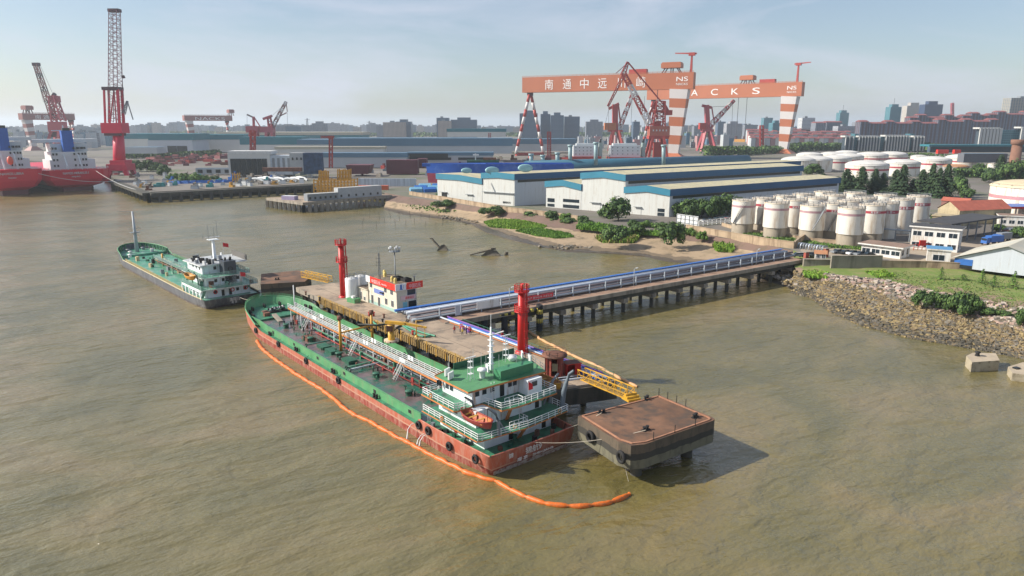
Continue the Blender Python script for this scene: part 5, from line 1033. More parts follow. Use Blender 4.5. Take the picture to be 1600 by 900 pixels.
# curved vent ridge over the middle warehouse
for k, (dz, off) in enumerate(((2.0, .25),)):
    pass
b = MB(); v0 = inv(822, 256, 600); v1 = inv(1167, 246, 722); dv = v1 - v0; dv.z = 0; zc = (v0.z + v1.z) / 2 - 4; b.tube((0, 0, zc), (dv.length, 0, zc), 6.6, mat('vault_teal', (.03, .12, .18), .5, .1, .1), 20); b.box(0, dv.length, -6.5, 6.5, 6, zc, clad_s)
tag(b.build('barrel_roof_hall', None, (v0.x, v0.y, 0), math.atan2(dv.y, dv.x)), 'long dark teal barrel roof behind the middle warehouse', 'hall')
dish = mat('dish_pale', (.25, .45, .48), .5)
for i, (u, v, rx) in enumerate(((729, 266.5, 3.2), (769, 266, 4.2), (821, 262.5, 4.6))):
    p = inv(u, v, 400 + i * 2); b = MB(); b.lathe([(0, .3), (rx * .8, .25), (rx, 0), (rx * .8, -.25), (0, -.3)], dish, n=20); o = b.build('canopy_disc', None, p); o.rotation_euler = (R(70), 0, R(20)); o.scale = (1, .5, 1)
    tag(o, ['small left pale teal oval sign on the low warehouse roof', 'middle pale teal oval sign on the warehouse roof', 'largest pale teal oval sign at the right on the warehouse roof'][i], 'sign')
# ---- generic small building from two base corners in the photo
def bld(A, B_, depth, h, label, wallc, roofc, name='building', cat='building', z=6, win=None, eave=.4, gable=0, rows=1, door=None, side=None, front=False, rot=0):
    a, c = at(*A, z), at(*B_, z); d = c - a; L = d.length; rz = math.atan2(d.y, d.x) + rot; T = thing(name, label, cat, a, rz)
    b = MB(); b.box(0, L, 0, depth, 0, h, wallc)
    if gable and front: b.add([(0, 0, h), (L, 0, h), (L / 2, 0, h + gable), (0, depth, h), (L, depth, h), (L / 2, depth, h + gable)], [(0, 1, 2), (3, 5, 4)], wallc)
    elif gable: b.add([(0, 0, h), (0, depth, h), (0, depth / 2, h + gable), (L, 0, h), (L, depth, h), (L, depth / 2, h + gable)], [(0, 2, 1), (3, 4, 5)], wallc)
    b.build('wall', T); b = MB(); e = eave
    if gable and front: b.add([(-e, -e, h - .1), (-e, depth + e, h - .1), (L / 2, depth + e, h + gable + .1), (L / 2, -e, h + gable + .1), (L + e, -e, h - .1), (L + e, depth + e, h - .1)], [(0, 3, 2, 1), (3, 4, 5, 2)], roofc)
    elif gable: b.add([(-e, -e, h - .1), (L + e, -e, h - .1), (L + e, depth / 2, h + gable + .1), (-e, depth / 2, h + gable + .1), (-e, depth + e, h - .1), (L + e, depth + e, h - .1)], [(0, 1, 2, 3), (3, 2, 5, 4)], roofc)
    else: b.box(-e, L + e, -e, depth + e, h, h + .45, wallc, roofc)
    b.build('roof', T)
    if win:
        n, w_, hh = win
        for r_ in range(rows):
            for i in range(n):
                x = L * (i + .5) / n; z0 = 1.0 + r_ * h / rows; b = MB(); b.box(x - w_/2 - .12, x + w_/2 + .12, -.05, 0, z0 - .12, z0 + hh + .12, fwhite); b.box(x - w_/2, x + w_/2, -.08, -.05, z0, z0 + hh, glass); b.box(x - .04, x + .04, -.11, -.08, z0, z0 + hh, fwhite); b.build('window', T)
    if side:
        n, w_, hh = side
        for i in range(n): y = depth * (i + .5) / n; b = MB(); b.box(L, L + .06, y - w_/2, y + w_/2, 1.0, 1.0 + hh, glass); b.build('window', T)
    if door: b = MB(); b.box(door * L - .6, door * L + .6, -.07, 0, 0, 2.2, dark); b.build('door', T)
    return T, L
offw = mat('office_white', (.66, .65, .62), .7, .06, .3, (.45, .38, .3), .3, True); brf = mat('roof_brown', (.24, .16, .12), .85, .2, .3)
bld((1345, 397), (1406, 405), 8, 3.6, 'long low white office with a brown flat roof behind the stone wall', offw, brf, win=(4, 2.6, 1.4), side=(2, 1.4, 1.8), eave=1.0)
T, L = bld((1421, 388), (1495, 395), 9, 8.0, 'two-storey white depot office with a black canopy roof', offw, mat('roof_black', (.05, .05, .055), .8, .2, .2), win=(4, 2.6, 1.6), rows=2, side=(2, 1, 1.5), eave=.8)
b = MB(); p0 = at(1450, 389, 6); b.box(0, 2.2, 0, .6, 1.6, 3.6, red); b.rail([(-2, 0, 0), (4, 0, 0)], red, 2.2, 2, 1.4, .08); tag(b.build('fire_cabinet', None, at(1436, 391, 6)), 'red fire equipment rack in front of the two-storey office', 'rack')
bld((1447, 410), (1484, 413), 7, 4.2, 'small pale blue-roofed white hut between the office and the grey shed', offw, mat('roof_sky', (.08, .25, .45), .5), name='hut', cat='hut', win=(1, 3.2, 1.8))
T = thing('canopy', 'long black loading canopy on posts running back from the depot office', 'canopy', at(1500, 380, 6), R(32)); b = MB(); b.box(-6, 36, 1, 14, 7.2, 7.7, MATS['roof_black']); b.build('roof', T)
for i in range(6): b = MB(); b.box(1 + 6.5 * i, 1.4 + 6.5 * i, 1.2, 1.6, 0, 7.2, greys); b.build('post', T)
a, c = at(1490, 417, 6), at(1640, 436, 6); d = c - a; T = thing('grey_shed', 'wide shed with a straw and grey sheet roof at the right edge', 'shed', a, math.atan2(d.y, d.x)); L = d.length
b = MB(); b.add([(0, 0, 0), (L, 0, 0), (L, 0, 4.2), (L * .55, 0, 8.2), (0, 0, 2.9), (0, 26, 0), (L, 26, 0), (L, 26, 4.2), (L * .55, 26, 8.2), (0, 26, 2.9)], [(0, 1, 2, 3, 4), (0, 4, 9, 5), (1, 6, 7, 2), (5, 9, 8, 7, 6)], clad_s); b.build('wall', T)
b = MB(); b.add([(-1, -1, 2.9), (L * .55, -1, 8.4), (L * .55, 27, 8.4), (-1, 27, 2.9), (L + 1, -1, 4.0), (L + 1, 27, 4.0)], [(0, 1, 2, 3), (1, 4, 5, 2)], mat('roof_pale_straw', (.5, .47, .38), .7, .15, .1, (.4, .42, .38), .5)); b.build('roof', T); b = MB(); b.box(0, 5, -.1, 0, 1.0, 2.9, blue); b.box(0, 5, -.1, 0, 0, 1.0, dark); b.build('blue_panel', T)
oldc = mat('old_cream', (.42, .35, .22), .85, .15, .4, (.22, .17, .12), .4, True); rfr = mat('roof_tile_red', (.4, .11, .07), .8, .15, .4)
bld((1455, 352), (1505, 356), 9, 4.2, 'old cream single-storey annex below the red roof', oldc, oldc, win=(3, 1.8, 1.6), name='annex'); bld((1463, 346), (1507, 350), 30, 6.4, 'old tan hall with a rusty red pitched roof beside the tanks', oldc, rfr, name='hall', gable=3.6, front=True, rot=-.45)
bld((1470, 322), (1512, 325), 8, 3.2, 'low building with a dark red roof behind the old tan hall', mat('dull_red_wall', (.25, .12, .1), .8), rfr, gable=1.6)
T = thing('fuel_canopy', 'blue and red filling station canopy before the biggest tank', 'canopy', at(1562, 345, 6)); b = MB(); b.box(0, 26, 0, 14, 5.6, 6.6, red, blue); b.build('roof', T)
for i in range(4): b = MB(); b.box(2 + 7 * i, 2.5 + 7 * i, 3, 3.5, 0, 5.6, white); b.build('post', T)
bld((1560, 352), (1600, 354), 8, 4.2, 'white kiosk building under the blue filling station canopy', offw, brf, win=(3, 2, 1.5), name='kiosk')
bld((1273, 407), (1290, 408), 2.4, 2.4, 'tiny guard hut with an orange tiled roof at the trestle head', offw, mat('tile_orange', (.42, .2, .1), .7), name='guard_hut', cat='hut', gable=.9, win=(2, .9, 1.1))
brick = mat('brick_red', (.3, .07, .05), .8, .2, 1)
for u, v, l in ((1259, 408, 'square red brick gate pillar at the trestle head, the left one'), (1290, 402, 'square red brick gate pillar behind the guard hut')): b = MB(); b.ob((0, 0, 0), 1.3, 1.1, 3.0, .3, brick); b.ob((0, 0, 3.0), 1.6, 1.4, .2, .3, conc); tag(b.build('gate_pillar', None, at(u, v, 6)), l, 'pillar')
for i in range(10):
    u, v = 1246 + 4.2 * i, 388 + .6 * i; b = MB(); b.path([(0, 0, 0), (0, 0, 1.4), (.8, .6, 1.8), (3, 1.5, 1.6), (3.2, 1.6, 0)], .28, [pipe_s, bwm, greys][i % 3], 6); tag(b.build('pipe_bend', None, at(u, v, 6), .2), f'grey pipe bend at the shore end of the trestle, {NUM[i]} from the left', 'pipe', 'pipe bends at the trestle head')
# ---- storage tanks
tkw = mat('tank_white', (.7, .67, .6), .5, .07, .25, (.42, .32, .22), .38, True); tkr = mat('tank_roof', (.6, .53, .42), .6, .15, .3, (.42, .3, .2), .45); bandr = mat('tank_band_red', (.38, .05, .07), .5, .15, .5); bandp = mat('tank_band_faded', (.4, .24, .26), .5, .15, .5)
def tank(name, p, r, z0, z1, label, band=bandr, group=None, ped=0, dome=.16, roof=None, stair=True, body=None, txt=None, bandz=.72, bh=.09):
    T = thing(name, label, 'tank', (p.x, p.y, z0), 0, group); h = z1 - z0
    b = MB(); n = 28; zb = ped
    if ped: q = MB(); q.lathe([(r * .92, 0), (r * .92, ped)], mat('pedestal', (.36, .31, .24), .85, .15, .3, (.2, .16, .12), .4, True), n=n); q.build('pedestal', T)
    body = body or tkw; y0, y1 = zb + (h - zb) * bandz, zb + (h - zb) * (bandz + bh)
    b.lathe([(r, zb), (r, y0)], body, n=n); b.lathe([(r, y1), (r, h)], body, n=n); b.lathe([(r, zb), (r * .9, zb)], body, n=n); b.build('shell', T)
    q = MB(); q.lathe([(r + .02, y0), (r + .02, y1)], band, n=n); q.build('band', T)
    q = MB(); prof = [(r * 1.02, h - .15), (r * 1.02, h + .1)] + [(r * math.cos(a), h + .1 + r * dome * math.sin(a) * 1.0) for a in (.3, .6, .9, 1.2)] + [(0, h + .1 + r * dome)]; q.lathe(prof, roof or tkr, n=n); q.build('roof', T)
    q = MB(); q.rail([(r * .98 * math.cos(6.2832 * k / 16), r * .98 * math.sin(6.2832 * k / 16), h) for k in range(17)], greys, max(1.0, r * .07), 2, r * .5, .06); q.build('roof_rail', T)
    if stair:
        q = MB(); a0 = rnd.uniform(3.6, 4.6); P_ = [((r + .5) * math.cos(a0 + .9 * k / 10), (r + .5) * math.sin(a0 + .9 * k / 10), zb + (h - zb) * k / 10) for k in range(11)]
        for s_, e_ in zip(P_, P_[1:]): q.bar(s_, e_, .7, .15, greys); q.bar((s_[0], s_[1], s_[2] + 1), (e_[0], e_[1], e_[2] + 1), .08, .08, greys)
        q.build('stair', T)
    if txt:
        for k, chh in enumerate(txt):
            a = -1.75 + (k - len(txt) / 2) * (txt_w := (y1 - y0) * .95 / r); text(chh, (y1 - y0) * .9, fwhite, T, ((r + .06) * math.cos(a), (r + .06) * math.sin(a), y0 + (y1 - y0) * .15), (-math.sin(a), math.cos(a), 0), 'band_lettering', .03)
    return T
rows_ = [('front row', [(1163, 313, 0), (1214, 318, 0), (1271, 321, 0), (1331, 326, 0)], 4.2), ('second row', [(1194, 310, 1), (1243, 313.5, 1), (1303, 318, 1), (1364, 321, 1)], 3.0), ('third row', [(1226, 306.5, 0), (1275, 310.5, 0), (1328, 313.5, 1), (1385, 318, 1)], 0), ('fourth row', [(1256, 303.5, 0), (1304, 306, 0), (1352, 309.5, 0), (1410, 312.5, 1)], 0), ('back row', [(1289, 300, 0), (1336, 302.5, 0), (1384, 305, 0), (1436, 307.5, 1)], 0)]
for rn, lst, ped in rows_:
    for i, (u, v, dk) in enumerate(lst):
        tank('storage_tank', at(u, v, 19.5), 4.75, 6, 19.5 + (.3 if i % 2 else 0), f'white upright tank in the {rn} of the near tank group, {ORD[i]}', bandr if dk else bandp, 'near group of white storage tanks', ped, .1, txt='安全第一' if dk else None, stair=(i % 2 == 0))
far = [(1248, 250, 16), (1270, 249.5, 18), (1265, 242, 14), (1300, 241.5, 14), (1306, 247.5, 15), (1326, 244.5, 15), (1323, 239, 14), (1362, 242.5, 17), (1394, 241.5, 16), (1355, 257.5, 17), (1409, 254.5, 15), (1436, 244.5, 8), (1458, 250, 16), (1504, 246.5, 16)]
for i, (u, v, r) in enumerate(sorted(far)):
    tank('storage_tank', at(u, v, 17), r, 6, 17, f'broad domed white tank in the far tank farm, {NUM[i]} from the left', bandr if u > 1290 else tkw, 'far tank farm', 0, .22, mat('tank_roof_pale', (.6, .58, .54), .6, .1, .2), stair=False, bandz=.62, bh=.13)
tank('storage_tank', at(1494, 260, 14), 10.5, 6, 14, 'grey tank with a rusty brown roof beside the far tank farm', mat('tank_grey', (.33, .32, .31), .6), None, 0, .18, mat('roof_rust', (.42, .2, .09), .7, .2, .2), False, MATS['tank_grey'])
tank('storage_tank', at(1620, 291, 20), 19.5, 6, 20, 'largest white tank with a pale red band at the right edge', mat('band_pink', (.48, .24, .26), .5), None, 0, .16, mat('roof_cream', (.6, .5, .33), .6, .1, .2), True, txt='SINOPEC', bandz=.58, bh=.12)
tank('storage_tank', at(1552, 256, 14), 4.5, 6, 14, 'small white tank in front of the dark trees near the chimney', tkw, None, 0, .2, None, False)
p = at(1583, 268, 6); T = thing('brick_chimney', 'round orange brick chimney stack among the trees at right', 'chimney', p); b = MB(); b.lathe([(5.2, 0), (4.3, 25), (4.2, 25)], mat('chimney_brick', (.2, .1, .065), .85, .15, .3), n=18); b.build('shaft', T); b = MB(); b.lathe([(4.2, 25), (5.6, 26), (5.8, 30), (4.6, 30.3), (0, 30.3)], MATS['chimney_brick'], n=18); b.build('crown_ring', T)
# pipe bridge, billboard, fence, trucks
for i, (p_, q_, l) in enumerate((((1355, 372), (1420, 378), 'grey pipe bridge from the front tanks to the depot office'), ((1395, 362), (1452, 350), 'grey pipe bridge running back between the tanks'))):
    a, c = at(*p_, 6), at(*q_, 6); d = c - a; T = thing('pipe_bridge', l, 'pipe bridge', a, math.atan2(d.y, d.x)); L = d.length
    b = MB(); b.tube((0, 0, 4.2), (L, 0, 4.2), .3, pipe_s, 6); b.tube((0, .8, 4.2), (L, .8, 4.2), .25, bwm, 6); b.build('pipe', T)
    for k in range(4): b = MB(); b.box(L * k / 3 - .2, L * k / 3 + .2, 0, .4, 0, 4.1, greys); b.build('post', T)
a = at(1057, 352, 6); c = at(1090, 357, 6); d = c - a; T = thing('billboard', 'white hoarding board on a frame beside the hedge of trees', 'billboard', a, math.atan2(d.y, d.x)); L = d.length; b = MB(); b.box(0, L * .38, 0, .2, 1, 5.2, white); b.box(L * .4, L * .72, 0, .2, 1, 5.2, white); b.box(L * .74, L, 0, .2, 1, 5.2, white); b.build('panel', T); b = MB(); b.rail([(0, -.2, 0), (L, -.2, 0)], greys, 5, 3, 2.5, .08); b.build('frame', T)
a = at(1092, 353, 6); c = at(1146, 347, 6); d = c - a; T = thing('white_fence', 'long white rail fence leading from the hoarding to the first tank', 'fence', a, math.atan2(d.y, d.x)); b = MB(); b.rail([(0, 0, 0), (d.length, 0, 0)], white, 2.2, 3, 3, .15); b.build('railings', T)
def truck(u, v, rz, label, cabc, boxc, L=8, scale=1, cat='truck'):
    T = thing(cat, label, cat, at(u, v, 6.02), rz); b = MB(); b.box(2.2, L, -1.2, 1.2, 1.1, 3.4, boxc); b.build('cargo_box', T)
    b = MB(); b.add([(0, -1.15, .7), (2, -1.15, .7), (2, 1.15, .7), (0, 1.15, .7), (.25, -1.1, 2.8), (2, -1.1, 2.9), (2, 1.1, 2.9), (.25, 1.1, 2.8)], [(0, 3, 2, 1), (4, 5, 6, 7), (0, 1, 5, 4), (1, 2, 6, 5), (2, 3, 7, 6), (3, 0, 4, 7)], cabc); b.box(.06, .2, -.95, .95, 1.8, 2.6, glass); b.build('cab', T)
    for x in (1, L - 2.4, L - 1.2):
        for y in (-1.15, 1.15): b = MB(); b.tube((x, y - .15, .5), (x, y + .15, .5), .5, black, 10); b.build('wheel', T)
truck(1536, 383, R(20), 'blue box truck with a pale roof under the depot canopy', blue, blue, 9); truck(1553, 378, R(20), 'second blue truck behind the first at the depot', blue, greys, 8); truck(1568, 371, R(35), 'dark truck parked at the far end of the depot canopy', rust, greys, 7)
def car(u, v, rz, label, c, z=6.02):
    T = thing('car', label, 'car', at(u, v, z), rz); b = MB(); b.add([(0, -.9, .3), (4.4, -.9, .3), (4.4, .9, .3), (0, .9, .3), (.0, -.9, .9), (4.4, -.9, .95), (4.4, .9, .95), (0, .9, .9)], [(0, 3, 2, 1), (4, 5, 6, 7), (0, 1, 5, 4), (1, 2, 6, 5), (2, 3, 7, 6), (3, 0, 4, 7)], c)
    b.add([(1.0, -.85, .93), (3.9, -.85, .95), (3.9, .85, .95), (1.0, .85, .93), (1.7, -.7, 1.5), (3.3, -.7, 1.5), (3.3, .7, 1.5), (1.7, .7, 1.5)], [(4, 5, 6, 7), (0, 1, 5, 4), (1, 2, 6, 5), (2, 3, 7, 6), (3, 0, 4, 7)], glass); b.build('body', T)
    for x in (.9, 3.5):
        for y in (-.85, .85): b = MB(); b.tube((x, y - .1, .33), (x, y + .1, .33), .33, black, 10); b.build('wheel', T)
for i in range(7): car(1096 + 9 * i, 347 - 1.0 * i, .5 + .1 * i, f'parked car by the hedge of trees, {ORD[i]}', [white, greys, dark, white, red, greys, white][i])
for i in range(5): car(1300 + 12 * i, 396 + 1.2 * i, .3, f'car parked behind the stone wall beside the low office, {ORD[i]}', [greys, dark, white, greys, dark][i])
# ================================================================ CRANES
gor = mat('gantry_orange', (.42, .135, .062), .5, .08, .03); gwh = mat('gantry_white', (.6, .57, .56), .5, .06, .03); crd = mat('crane_red', (.38, .045, .035), .5, .15, .05); crp = mat('crane_pink', (.42, .08, .1), .5, .15, .05); cdk = mat('crane_dark', (.08, .04, .05), .6); cwire = mat('wire', (.12, .13, .15), .6); hred = mat('harbour_red', (.55, .02, .06), .45, .12, .05)
def gantry(R_, L_, ztop, gh, gw, label, legw=(20, 11), letters=(), trolleys=(), hooks=(), mini=(), house=(), flex_at=.96, hue=None, z0=6.0, flex_spread=17, seg=7, sl=1):
    hue = hue or gor; d = L_ - R_; L = math.hypot(d.x, d.y); rz = math.atan2(d.y, d.x); T = thing('gantry_crane', label, 'crane', (R_.x, R_.y, z0), rz); zt = ztop - z0; zb = zt - gh
    b = MB(); b.box(0, L, -gw / 2, gw / 2, zb, zt, hue); b.build('girder', T)
    b = MB(); b.rail([(0, gw / 2 * sl, zt), (L, gw / 2 * sl, zt)], hue, 1.6, 2, 6, .15); b.build('walkway_rail', T)
    cx = legw[0] * .75; s0 = MB(); zz = [zb - (zb - 7) * i / seg for i in range(seg + 1)]
    for i in range(seg):
        t0, t1 = i / seg, (i + 1) / seg; w0 = legw[0] + (legw[1] - legw[0]) * t0; w1 = legw[0] + (legw[1] - legw[0]) * t1; q = 1.0 if i else 1.0
        s0.bar((cx + 4 * t1, 0, zz[i + 1]), (cx + 4 * t0, 0, zz[i] - .02), w1, w1 * .7, gwh if i % 2 == 0 else hue, w0, w0 * .7)
    s0.build('rigid_leg', T)
    s0 = MB(); s0.bar((cx + 4, 0, 0), (cx + 4, 0, 7), legw[1] * 2.6, legw[1] * 2.0, hue, legw[1] * 1.05, legw[1] * .75); s0.build('leg_base', T)
    fx = L * flex_at
    for s_ in (-1, 1):
        s0 = MB(); n = 8; top = Vector((fx, s_ * 3, zb - 3)); bot = Vector((fx + s_ * flex_spread * .6, s_ * flex_spread, 3))
        for i in range(n): s0.tube(top.lerp(bot, i / n), top.lerp(bot, (i + 1) / n), 2.3, [crd, gwh][i % 2], 8)
        s0.build('flexible_leg', T)
    s0 = MB(); s0.box(fx - 3, fx + 3, -4, 4, zb - 4, zb, cdk); s0.build('leg_head', T); s0 = MB(); s0.bar((fx - flex_spread * .6, -flex_spread, 2), (fx + flex_spread * .6, flex_spread, 2), 4, 4, crd); s0.build('leg_sill', T)
    for x, w_ in trolleys:
        s0 = MB()
        for a in (-w_/2 + 1.5, w_/2 - 1.5, 0):
            for y in (-gw / 2 + 1, gw / 2 - 1): s0.bar((x + a, y, zt), (x + a * .6, y, zt + 7), 1.2, 1.2, cdk)
        s0.box(x - w_/2, x + w_/2, -gw / 2 - 1, gw / 2 + 1, zt + 6, zt + 12, hue); s0.box(x - w_/2 + 1, x + w_/2 - 1, -gw / 2, gw / 2, zt + 12, zt + 13.2, hue); s0.build('trolley', T)
    for x, zd, w_ in hooks:
        s0 = MB()
        for a in (-w_/2, w_/2): s0.tube((x + a, 0, zb), (x + a, 0, zb - zd), .45, cwire, 4); s0.ob((x + a, 0, zb - zd - 4), 3, 3, 5, 0, cdk)
        s0.build('hoist_rope', T)
        s0 = MB(); s0.bar((x - w_/2 - 2, 0, zb - zd - 6), (x + w_/2 + 2, 0, zb - zd - 6), 3, 4.5, mat('hook_yellow', (.5, .25, .06), .6)); s0.build('lifting_beam', T)
    for x, w_ in house: s0 = MB(); s0.box(x - w_/2, x + w_/2, -3, 5, zt, zt + 6, crd); s0.build('machine_house', T)
    for x, h_, jl_ in mini: s0 = MB(); s0.bar((x, 0, zt), (x, 0, zt + h_), 3, 3, crd, 2, 2); s0.bar((x - 6 if jl_ > 0 else x + 6, 0, zt + h_ + 1), (x + jl_, 0, zt + h_ + 2.5), 2.5, 2, crd, 1.2, 1.2); s0.box(x - 4, x + 4, -2, 2, zt + h_ - 1.5, zt + h_ + 2.5, crd); s0.build('service_crane', T)
    for body, x0, x1, fz, sz in letters:          # on the face that looks to the river
        text(body, sz, mat('letter_white', (.8, .78, .76), .5), T, (x0, gw / 2 * sl + .1 * sl, zb + fz), (-1 if sl > 0 else 1, 0, 0), 'lettering', .15, width=abs(x1 - x0))
    return L
RA, LA = inv(1086, 110, 950), inv(819, 124, 1060); zA = (RA.z + LA.z) / 2
LA_ = gantry(RA, LA, zA, 21, 13, 'nearest giant orange gantry crane with large white Chinese characters on its girder', (24, 13), [(c_, x0, x0 - 17, 3.5, 17) for c_, x0 in zip('南通中远川崎', [260 - k * 30 for k in range(6)])][:0], [(30, 26)], [(33, 52, 30)], [(5, 22, 22)], [(75, 24)], flex_spread=21)
nA = LA_
for ch_, u in zip('南通中远川崎', (861, 889, 916, 944, 973, 1004)):
    T_ = [o for o in COL.objects if o.name == 'gantry_crane'][0]; dd = (LA - RA); dd.z = 0; ddn = dd.normalized(); k = (u - 800) / F; P0_ = Vector((RA.x, RA.y, 0)); hit = colhit(u, P0_, ddn, zA - 10); x_ = (hit - P0_).length
    text(ch_, 15, mat('letter_white', (.8, .78, .76), .5), T_, (x_ + 6.5, 6.6, zA - 6 - 16.5), (-1, 0, 0), 'lettering', .15, width=12.5)
text('NS', 8, MATS['letter_white'], T_, (22, 6.6, zA - 6 - 11), (-1, 0, 0), 'emblem', .15, width=15, bold=.02); text('NACKS', 4, MATS['letter_white'], T_, (22, 6.6, zA - 6 - 16), (-1, 0, 0), 'lettering', .15, width=15)
RB, LB = inv(1256, 128, 1120), inv(1014, 137, 1290); zB = (RB.z + LB.z) / 2
gantry(RB, LB, zB, 21, 13, 'second orange gantry crane, set further back, spelling a word in white capitals', (24, 13), [], [(88, 22)], [(94, 62, 14)], [(10, 26, -18)], [(55, 24)])
T2_ = [o for o in COL.objects if o.name.startswith('gantry_crane')][1]; dB = (LB - RB); dB.z = 0; dB.normalize()
for ch_, u in zip('NACKS', (1058, 1088, 1119, 1151, 1184)):
    hit = colhit(u, Vector((RB.x, RB.y, 0)), dB, zB - 10); x_ = (hit - Vector((RB.x, RB.y, 0))).length; text(ch_, 14, MATS['letter_white'], T2_, (x_ + 6, 6.6, zB - 6 - 16), (-1, 0, 0), 'lettering', .15, width=12, bold=.03)
text('NS', 8, MATS['letter_white'], T2_, (22, 6.6, zB - 6 - 11), (-1, 0, 0), 'emblem', .15, width=14, bold=.02); text('NACKS', 4, MATS['letter_white'], T2_, (22, 6.6, zB - 6 - 16), (-1, 0, 0), 'lettering', .15, width=14)
gpk = mat('gantry_dull', (.3, .13, .12), .6)
RC, LC = inv(31, 177, 1250), inv(113, 178, 1340)
gantry(RC, LC, (RC.z + LC.z) / 2, 11, 11, 'distant dull pink gantry crane behind the red-hulled ships at far left', (14, 9), [('南 通 中 远', 22, 78, 2, 8)], [(14, 14)], [], [], [], .95, gpk, sl=-1)
RD_, LD = inv(286, 180, 1500), inv(361, 181, 1570)
gantry(RD_, LD, (RD_.z + LD.z) / 2, 11, 11, 'small distant gantry crane above the teal-roofed sheds, trolley at its right end', (14, 9), [('NACKS', 22, 84, 1.5, 9)], [(100, 12)], [], [], [], .9, gpk, sl=-1)
class PX:
    """members laid out from the photograph at one true distance Y, each with real depth"""
    def __init__(s, Y, u0, v0, name, label, cat, group=None, z=None):
        s.Y = Y; s.k = Y / F / math.cos(PIT) * .98; s.o = inv(u0, v0, Y); s.o.z = 6 if z is None else z; s.T = thing(name, label, cat, s.o, 0, group)
    def p(s, u, v, dy=0): q = inv(u, v, s.Y) - s.o; q.y += dy; return q
    def part(s, name, items):
        if name == 'hoist_rope' and len(items) > 1: return [s.part(name, [q]) for q in items]
        b = MB()
        for it in items:
            t = it[0]
            if t == 'lat': _, u0, v0, u1, v1, w0, w1, m, n, r, mf = it; b.lattice(s.p(u0, v0), s.p(u1, v1), w0 * s.k, w1 * s.k, m, n, r * s.k, mf=mf)
            elif t == 'bar': _, u0, v0, u1, v1, w_, m = it[:7]; dy = it[7] if len(it) > 7 else 0; b.bar(s.p(u0, v0, dy * s.k), s.p(u1, v1, dy * s.k), w_ * s.k, w_ * s.k, m)
            elif t == 'box': _, u0, v0, u1, v1, dp, m = it[:7]; dy = (it[7] if len(it) > 7 else 0) * s.k; a, c = s.p(u0, v1, dy), s.p(u1, v0, dy); b.box(a.x, c.x, a.y - dp * s.k / 2, a.y + dp * s.k / 2, a.z, c.z, m, it[8] if len(it) > 8 else None)
            elif t == 'cyl': _, u0, v0, u1, v1, r0, r1, m = it; b.tube(s.p(u0, v0), s.p(u1, v1), r0 * s.k, m, 12, r1 * s.k)
        return b.build(name, s.T)
stp = lambda a, c: (lambda i: a if i % 2 == 0 else c)
def portal(c, ub, vb, ut, vt, sb, st_, m):
    for dx in (-1, 1):
        for dy in (-1, 1): b = MB(); b.bar(c.p(ub + dx * sb, vb, dy * sb * c.k), c.p(ut + dx * st_, vt, dy * st_ * c.k), 3.2 * c.k, 3.2 * c.k, m, 4 * c.k, 4 * c.k); b.build('portal_leg', c.T)
c = PX(900, 1025, 250, 'level_luffing_crane', 'large red portal crane with a striped boom and tall pointed head before the first gantry', 'crane'); portal(c, 1025, 249, 1027, 213, 15, 8, crd); c.part('portal_beam', [('box', 1012, 212, 1043, 217, 20, crd), ('box', 1020, 222, 1034, 249, 5, crd)])
c.part('machine_house', [('box', 1013, 197, 1045, 214, 18, mat('house_salmon', (.42, .12, .08), .6)), ('box', 1022, 190, 1032, 198, 10, crd)])
for k_, m_ in ((0, gwh),): 
    b = MB(); 
    for q_ in range(5): a_ = c.p(1018 + 5 * q_, 205, -9.3 * c.k); b.box(a_.x, a_.x + 2 * c.k, a_.y - .2, a_.y, a_.z, a_.z + 2.5 * c.k, m_)
    b.build('house_window', c.T)
c.part('tower', [('lat', 1028, 197, 1032, 158, 18, 12, crd, 5, 1.8, None), ('box', 1020, 172, 1042, 176, 12, crd), ('bar', 1036, 160, 1046, 178, 4, crd), ('box', 1040, 172, 1050, 180, 8, crd), ('bar', 1014, 180, 1024, 160, 3, crd)])
c.part('boom', [('lat', 1020, 203, 975, 116, 9, 6, crd, 10, 1.6, lambda i: gwh if i in (1, 2, 6, 7) else crd)])
c.part('jib', [('lat', 975, 116, 950, 166, 4, 2.5, crd, 7, .9, None), ('bar', 981, 97, 950, 166, .9, crd, 2), ('lat', 973, 118, 981, 97, 7, 3, crd, 3, 1.0, None), ('bar', 962, 115, 981, 98, 1, crd)]); c.part('back_stay', [('bar', 981, 97, 1034, 160, 1.3, crd, -2), ('bar', 981, 97, 1034, 160, 1.3, crd, 2)]); c.part('hoist_rope', [('bar', 951, 166, 951, 235, .35, cwire)]); c.part('hoist_rope', [('bar', 1007, 150, 1007, 240, .35, cwire)])
c = PX(1240, 962, 238, 'level_luffing_crane', 'red portal crane with its jib raised right, left of the big pointed one', 'crane'); portal(c, 963, 237, 962, 204, 11, 4, crd); c.part('machine_house', [('box', 944, 192, 962, 203, 12, mat('house_orange', (.45, .15, .06), .6)), ('box', 950, 203, 972, 206, 12, crd)])
c.part('tower', [('bar', 961, 204, 961, 163, 8, crd), ('bar', 951, 170, 967, 162, 4, crd), ('bar', 966, 162, 970, 196, 2, crd)]); c.part('boom', [('lat', 968, 200, 988, 148, 6, 4, crd, 8, 1.4, stp(gwh, crd))]); c.part('hoist_rope', [('bar', 988, 148, 986, 192, .4, cwire), ('bar', 952, 168, 946, 192, .4, cwire)])
c = PX(1240, 1104, 238, 'level_luffing_crane', 'red portal crane standing between the two gantry cranes, jib pointing right', 'crane'); portal(c, 1104, 237, 1105, 206, 12, 4, crp); c.part('machine_house', [('box', 1092, 192, 1102, 202, 10, crd), ('box', 1096, 202, 1114, 206, 12, crp)])
